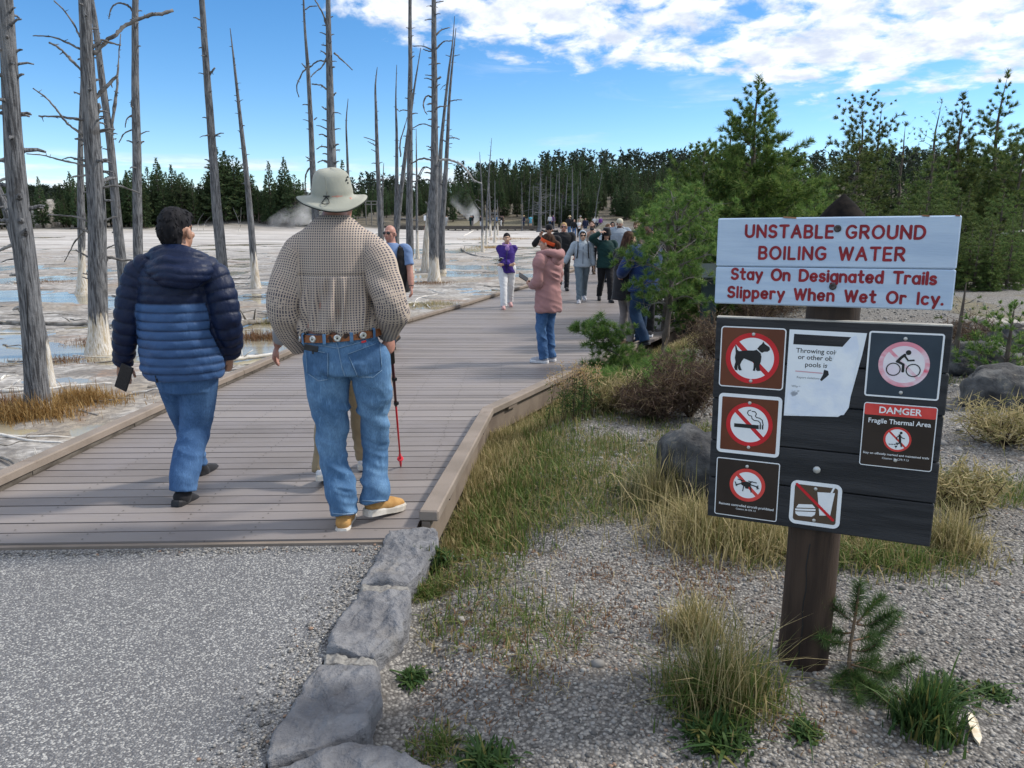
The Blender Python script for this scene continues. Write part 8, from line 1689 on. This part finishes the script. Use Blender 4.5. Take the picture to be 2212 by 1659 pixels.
# goldenrod in flower beside the kerb
c = onland(1245, 905); c = np.array([c[0], c[1], gz1(c[0], c[1])]); o = empty('flowering_plant', c, 'clump of leafy stems with pale pink-yellow flower plumes beside the kerb', 'plant'); mb = MB(); lf, fl = [], []
for k in range(26):
    q = np.array([rs.normal(0, .11), rs.normal(0, .08), 0]); q[2] = gz1(c[0] + q[0], c[1] + q[1]) - c[2]; h = rs.uniform(.26, .46); t_ = q + np.array([rs.normal(0, .04), rs.normal(0, .04), h]); mb.tube([q, (q + t_) / 2, t_], [.003, .0025, .002], 5)
    f = rs.uniform(.15, .85, 26); lf.append(q + (t_ - q) * f[:, None]); fl.append(t_ + rs.normal(0, 1, (40, 3)) * [.018, .018, .035])
mb.build('stems', M_SHB, o); P = np.concatenate(lf); D = rs.normal(0, 1, P.shape); D[:, 2] = .3; D /= np.linalg.norm(D, axis=1, keepdims=True); V, F = tuft_arrays(P, D, np.full(len(P), .055), 1, .005, rs); link('leaves', np_mesh('leaves', V, F), M_LEAF, o)
P = np.concatenate(fl); D = rs.normal(0, 1, P.shape); D /= np.linalg.norm(D, axis=1, keepdims=True); V, F = tuft_arrays(P, D, np.full(len(P), .014), 2, .004, rs); link('flower_plumes', np_mesh('flower_plumes', V, F), grass_mat('flower_plume', (.42, .26, .16), (.50, .38, .16), (.52, .40, .30), .3), o)
# dry brown bushes by the walk
def bush(px, py, r, h, n, mat_, label, d=None, tw=.004, ln=.09):
    c = onland(px, py) if d is None else atY(px, py, d); c = np.array([c[0], c[1], gz1(c[0], c[1])]); o = empty('shrub', c, label, 'shrub'); mb = MB(); C = []
    for k in range(46):
        a = rs.uniform(0, 6.28); e = np.array([math.cos(a) * r * rs.random() ** .5, math.sin(a) * r * rs.random() ** .5, h * rs.uniform(.5, 1)]); m_ = e * .5 + rs.normal(0, .04, 3); m_[2] += .05 * h; mb.tube([(0, 0, -.02), m_, e], [.006, .004, .0015], 4, cap=False)
        f = rs.uniform(.35, 1.02, n // 46); C.append(e * f[:, None] + rs.normal(0, 1, (n // 46, 3)) * r * .13)
    mb.build('twigs', M_SHB, o); C = np.concatenate(C); D = rs.normal(0, 1, C.shape); D[:, 2] = np.abs(D[:, 2]); D /= np.linalg.norm(D, axis=1, keepdims=True); V, F = tuft_arrays(C, D, np.full(len(C), ln), 3, tw, rs, spread=.6); link('foliage', np_mesh('foliage', V, F), mat_, o)
bush(1490, 900, .40, .52, 1900, M_SHB, 'reddish brown dry bush between the crooked pine and the sign'); bush(1405, 905, .34, .28, 1000, M_SHB, 'brown dry bush below the low limbs of the crooked pine'); bush(1560, 800, .5, .62, 1800, M_SHB, 'brown bush behind the upper left of the black board')
bush(1310, 890, .30, .30, 900, M_GS, 'yellowish low bush under the drooping pine limb'); bush(2075, 1120, .22, .30, 900, M_GS, 'pale dry bush peeping out right of the black board', ln=.06)
bush(2090, 760, .35, .4, 800, M_SHB, 'brown bush left of the rocks at the right edge'); bush(1640, 700, .8, .6, 1200, M_SHB, 'brown brush behind the gap between the two sign boards'); bush(2170, 960, .4, .26, 700, M_GS, 'low straw bush below the rocks at the right edge')
# half-bare little pine right of the white board, bushy pine at the edge
special(2086, 600, 9.4, 'half-bare grey-green pine sapling right of the white board', rmax=.34, whorls=8, per=4, n_needle=26, nl=.05, wd=.003, shape='pine', bare=.25, tuft_step=.16, dens=.7, mat=M_NEED_NEAR)
special(2200, 655, 9.0, 'low bushy pine above the rocks, cut by the right edge', rmax=.5, whorls=8, per=6, n_needle=40, nl=.06, wd=.004, shape='pine', bare=.1, tuft_step=.08, droop=.2, mat=M_NEED_NEAR)
# rocks
M_ROCK = pm('dark_lichen_rock', (.032, .032, .034), (.12, .12, .118), 5, .9, 1.0, 14, bdist=.03, c3=(.22, .20, .16), c3scale=9, c3lo=.62, c3hi=.72); M_ROCKP = pm('pale_rock', (.20, .18, .155), (.40, .37, .33), 3, .9, 1.0, 10, bdist=.05)
def rock(px, py, sx_, sy2, sz_, label, matl=M_ROCK, seed=0, d=None, name='boulder', sub=4):
    import bmesh
    bm = bmesh.new(); bmesh.ops.create_icosphere(bm, subdivisions=sub, radius=1); V = np.array([v_.co for v_ in bm.verts]); F = np.array([[v_.index for v_ in f.verts] for f in bm.faces]); bm.free()
    V = V * (1 + .34 * fbm(V * 1.3 + seed * 3.1, 4, seed)[:, None]); V = np.sign(V) * np.abs(V) ** .85; V = V * (1 + .10 * (.3 - np.abs(fbm(V * 3.2 + seed, 3, seed + 4))))[:, None] * (1 + .03 * fbm(V * 9, 2, seed + 9))[:, None]; V *= [sx_, sy2, sz_]; c = onland(px, py) if d is None else atY(px, py, d); c = np.array([c[0], c[1], gz1(c[0], c[1]) + sz_ * .3])
    tag(link(name, np_mesh(name, V, F, True), matl, None, c), label, 'rock')
rock(1512, 1068, .24, .26, .30, 'dark lichen-grey boulder half hidden behind the left edge of the sign', seed=1)
rock(2175, 870, .36, .30, .24, 'large dark rock at the right edge, front of the rock pile', seed=2); rock(2110, 800, .42, .3, .22, 'flatter grey rock behind the large dark one at the right edge', seed=3); rock(2190, 760, .4, .3, .26, 'grey rock at the very right edge behind the others', seed=4); rock(2205, 925, .14, .1, .10, 'small pale stone cut by the right edge of the photo', M_ROCKP, 5)
rock(2140, 715, .5, .3, .15, 'pale low rock shelf above the rock pile', M_ROCKP, 6); rock(98, 497, 2.6, 2.4, 2.6, 'pale sandy outcrop on the far left shore', M_ROCKP, 7, d=103, name='rock_outcrop'); rock(128, 497, 1.2, 1.2, 1.0, 'small pale knoll right of the sandy outcrop', M_ROCKP, 8, d=103, name='rock_outcrop')
mb = MB()
for lab, a_, c_, d in (('grey fallen log on the brown bank, left', (950, 470), (1000, 466), 122), ('grey fallen log on the brown bank behind the steam', (1000, 452), (1050, 455), 128), ('pale fallen log on the brown bank, upper', (1060, 447), (1105, 452), 130), ('short fallen log low on the brown bank', (1050, 462), (1090, 461), 118), ('thin fallen log on the bank above the checked shoulder', (850, 455), (905, 462), 124)):
    P = np.array([atY(*a_, d), atY(*c_, d)]); P[:, 2] = gz(P[:, 0], P[:, 1]) + .22; c0 = P.mean(0); mb = MB(); mb.tube([P[0] - c0, (P.mean(0) - c0) + [0, 0, .06], P[1] - c0], [.22, .19, .12], 8); tag(mb.build('fallen_log', M_DRIFT, None, c0), lab, 'log', 'fallen logs on the bank')
mb = MB(); mb.tube([atY(2150, 512, 24) - atY(2180, 505, 24), (0, 0, .03), atY(2212, 500, 24) - atY(2180, 505, 24)], [.07, .06, .05], 8); tag(mb.build('fallen_log', M_DRIFTW, None, atY(2180, 505, 24)), 'white fallen log among the pines at the right edge', 'log')
# rail fence and notice far off
d = 112.0; c = atY(808, 445, d); c[2] = gz1(c[0], d); c0 = c.copy(); ft = empty('rail_fence', c0, 'small pale rail fence on the far bank right of the hat', 'fence')
zf = atY(808, 434, d)[2] - c0[2]
for k in range(4): mb = MB(); mb.box((-1.2 + .8 * k, 0, zf / 2), (.12, .12, zf)); mb.build('post', M_MORTAR, ft)
for z_ in (zf * .99, zf * .99 - .45): mb = MB(); mb.box((0, -.07, z_), (2.7, .05, .14)); mb.build('rail', M_MORTAR, ft)
d = 100.; c = atY(920, 486, d); c[2] = gz1(c[0], d); nt = empty('notice_board', c, 'small white notice on a thin post far across the basin', 'sign'); zt = atY(920, 464, d)[2] - c[2]; mb = MB(); mb.box((0, 0, zt / 2), (.08, .08, zt)); mb.build('post', M_DARKWOOD, nt); mb = MB(); mb.box((0, -.06, zt - .35), (.5, .03, .75), None, 0, .01); mb.build('panel', M_WHITE, nt)
cn = empty('traffic_cone', (c[0] + .1, d - 1.5, gz1(c[0], d - 1.5)), 'orange marker cone beside the small white notice', 'cone'); mb = MB(); mb.lathe([(.2, 0), (.2, .04), (.14, .05), (.035, .75), (0, .75)], (0, 0, .05), 14); mb.build('body', M_ORANGE, cn)
# dark green exhibit stand behind the crooked pine
for (x0, x1, yb, yt, lab) in ((1455, 1491, 742, 600, 'dark green wooden stand behind the crooked pine, left one'), (1511, 1542, 720, 590, 'dark green wooden stand beside the white board, right one')):
    c = onland((x0 + x1) / 2, yb); a_ = atY(x0, yb, c[1]); e_ = atY(x1, yb, c[1]); c = np.array([(a_[0] + e_[0]) / 2, c[1], gz1(c[0], c[1])]); hz = atY(x0, yt, c[1])[2] - c[2]; o = empty('exhibit_stand', c, lab, 'stand'); mg = pm('dark_green_paint', (.008, .022, .024), (.013, .03, .032), 6, .6, .3, 60) if 'M_GP' not in globals() else M_GP; M_GP = mg
    mb = MB(); mb.box((0, 0, hz / 2), ((e_ - a_)[0], .09, hz), None, 0, .008); mb.build('upright', mg, o); mb = MB(); mb.box((.0, -.02, hz + .03), ((e_ - a_)[0] + .12, .42, .035), Matrix.Rotation(R(28), 4, 'X'), 0, .006); mb.build('panel', mg, o)
# sedge islands in the basin
for px, py, n, h, r, ry, mt, lab in ((60, 902, 1700, .24, .55, .30, M_GOLD, 'golden sedge around the foot of the thickest trunk'), (175, 868, 1300, .20, .55, .30, M_GOLD, 'golden sedge strip right of the thickest trunk'), (20, 885, 500, .2, .35, .25, M_RUST, 'brown sedge at the left edge of the photo'), (125, 782, 700, .12, .7, .35, M_RUST, 'rusty sedge mat left of the peeling ivory base'), (570, 735, 1500, .22, 1.0, .4, M_RUST, 'reddish sedge bank between the two walking men'), (610, 700, 600, .25, .7, .3, M_GS, 'pale straw grass beside the checked sleeve'), (200, 742, 500, .1, .6, .4, M_RUST, 'thin rusty mat behind the peeling ivory base'),
    (925, 660, 900, .14, .9, .5, M_GS, 'grey-green sedge right of the bald man'), (940, 614, 600, .12, .8, .5, M_RUST, 'brown sedge ring around the bright white foot'), (905, 612, 400, .1, .6, .4, M_RUST, 'brown sedge tuft left of the bright white foot'), (1085, 517, 1500, .25, 4.5, 1.6, M_GOLD, 'long golden sedge island behind the woman in purple'), (1068, 536, 900, .22, 1.8, .9, M_GOLD, 'orange sedge mound left of the woman in purple'), (1020, 540, 500, .18, 1.5, .8, M_GS, 'pale sedge mound at the foot of the loose stand'), (85, 610, 800, .12, 1.8, .9, M_RUST, 'dark low mound behind the broad many-limbed trunk'), (1010, 590, 500, .06, 1.8, .6, M_RUST, 'rusty mat in front of the thick white-footed tree'), (980, 560, 500, .06, 2.5, 1, M_RUST, 'rusty mat behind the thick white-footed tree')):
    clump(px, py, n, h, r, mt, lab, name='sedge_grass', cat='sedge', wd=.004 if h > .15 else .003, lean=.5, group='sedge patches in the basin', ry=ry)
# pale wood chip on the gravel
c = onland(2108, 1580); c = np.array([c[0], c[1], gz1(c[0], c[1]) + .012]); mb = MB(); mb.add([(-.035, -.075, 0), (-.012, -.05, .004), (.022, .03, .006), (.03, .075, .002), (.014, .07, .008), (-.016, .02, .010), (-.038, -.05, .006)], [(0, 1, 2, 3, 4, 5, 6)]); mb.add([(x, y, z - .009) for x, y, z in mb.v[:7]], [(6, 5, 4, 3, 2, 1, 0)]); mb.f += [(i, i + 7, (i + 1) % 7 + 7, (i + 1) % 7) for i in range(7)]; mb.m += [0] * 7; mb.sm += [False] * 7
tag(mb.build('wood_chip', pm('fresh_wood', (.62, .50, .33), (.72, .66, .56), 25, .8, stretch=(1, 4, 1)), None, c), 'pale pointed wood chip lying on the gravel at lower right', 'wood chip')
# loose stones of the gravel
import bmesh
bm = bmesh.new(); bmesh.ops.create_icosphere(bm, subdivisions=1, radius=1); IV = np.array([v_.co for v_ in bm.verts]); IF = np.array([[v_.index for v_ in f.verts] for f in bm.faces]); bm.free()
def pebbles(name, xs, ys, size, label, lift=.3):
    n = len(xs); s = size * np.exp(rs.normal(0, .38, n)); zb = gz(xs, ys); q = rs.uniform(.7, 1.25, (n, len(IV), 1)) * IV[None]; sc = np.stack([s * rs.uniform(.8, 1.35, n), s * rs.uniform(.8, 1.35, n), s * rs.uniform(.45, .9, n)], -1); q = q * sc[:, None]; a = rs.uniform(0, 6.28, n); c, s_ = np.cos(a)[:, None], np.sin(a)[:, None]
    V = np.stack([q[..., 0] * c - q[..., 1] * s_ + xs[:, None], q[..., 0] * s_ + q[..., 1] * c + ys[:, None], q[..., 2] + (zb + sc[:, 2] * lift)[:, None]], -1).reshape(-1, 3); F = (IF[None] + (np.arange(n) * len(IV))[:, None, None]).reshape(-1, 3)
    tag(link(name, np_mesh(name, V, F), M_PEB), label, kind='stuff')
m, t, b = newmat('loose_pebble'); isl = t.new('ShaderNodeNewGeometry').outputs['Random Per Island']; col = t.mix(t.ramp(isl, 0, .75), (.095, .09, .085), (.28, .265, .247)); col = t.mix(t.ramp(isl, .80, .86), col, (.34, .32, .285)); col = t.mix(t.ramp(isl, .965, .975), col, (.26, .17, .12)); t.put(b.inputs['Base Color'], col); b.inputs['Roughness'].default_value = .85; M_PEB = m
okp = lambda x, y: (x > np.where(y > 3.6, xR(y) + .08, -.36 + .0 * x)) * (1 - .75 * np.clip(veg_density(x, y) - .3, 0, 1))
xs, ys = scatter(42000, lambda n: rs.uniform(-.4, 3.6, n), lambda n: 1.5 + 4.5 * rs.random(n) ** 1.25, okp); pebbles('gravel', xs, ys, .0046, 'dark crushed gravel with pale chips')
xs, ys = scatter(6000, lambda n: rs.uniform(.0, 9, n), lambda n: 5 + 10 * rs.random(n) ** 1.3, lambda x, y: (x > xR(y) + .8) * 1.0 * okp(x, y)); pebbles('gravel', xs, ys, .013, 'larger loose gravel further back')
# loose chips swept against the kerb stones and the deck end on the asphalt
ys = rs.uniform(1.7, 3.7, 1300); xs = np.interp(ys, [1.7, 2.0, 2.5, 3.15, 3.74], [-.60, -.76, -.725, -.685, -.58]) - np.abs(rs.normal(0, .08, 1300)); xs2 = rs.uniform(-2.7, -.62, 900); ys2 = 3.545 + .0375 * (xs2 + 1.85) - np.abs(rs.normal(0, .035, 900))
g_old = gz; gz = lambda x, y, detail=True: np.full(np.shape(x), .005); pebbles('gravel', np.r_[xs, xs2], np.r_[ys, ys2], .0042, 'loose chips swept against the kerb stones', .4); gz = g_old
# steam from two vents
def steam(px0, py0, px1, py1, w0, w1, d, dens, label, seed):
    a_, c_ = atY(px0, py0, d), atY(px1, py1, d); a_[2] = max(a_[2], gz1(a_[0], d) + .05); k = d / FPX; b = MB(); n = 9; P = [a_ + (c_ - a_) * i / (n - 1) for i in range(n)]; o0 = a_.copy()
    b.tube([p - o0 for p in P], [(w0 + (w1 - w0) * i / (n - 1)) * k / 2 for i in range(n)], 16); m = bpy.data.materials.new('steam'); m.use_nodes = True; t = NT(m.node_tree); t.n.remove(t.n['Principled BSDF']); v = t.new('ShaderNodeTexCoord').outputs['Object']; gen = t.new('ShaderNodeTexCoord').outputs['Generated']
    nz = t.ramp(t.noise(t.mapping(v, (1, 1, 1), loc=(seed, 0, 0)), .42, 5, .62, .5), .40, .72); gx, gy, gzz = t.sep(gen); ed = t.math('MULTIPLY', t.ramp(t.math('ABSOLUTE', t.math('SUBTRACT', gy, .5)), .48, .15), t.ramp(gzz, 1.0, .1)); ed = t.math('MULTIPLY', ed, t.math('MULTIPLY', t.ramp(gx, 0, .18), t.ramp(gx, 1, .82)))
    pv = t.new('ShaderNodeVolumePrincipled'); t.put(pv.inputs['Color'], (.95, .95, .96)); t.put(pv.inputs['Density'], t.math('MULTIPLY', t.math('MULTIPLY', nz, ed), dens)); pv.inputs['Anisotropy'].default_value = .2; t.l.new(pv.outputs[0], t.n['Material Output'].inputs['Volume']); tag(b.build('steam', m, None, o0), label, kind='stuff')
steam(575, 494, 700, 440, 22, 80, 99, .6, 'steam drifting from a vent behind the hatted man', 3)
steam(1032, 478, 985, 418, 26, 50, 108, .6, 'steam rising behind the plank trestle', 8)
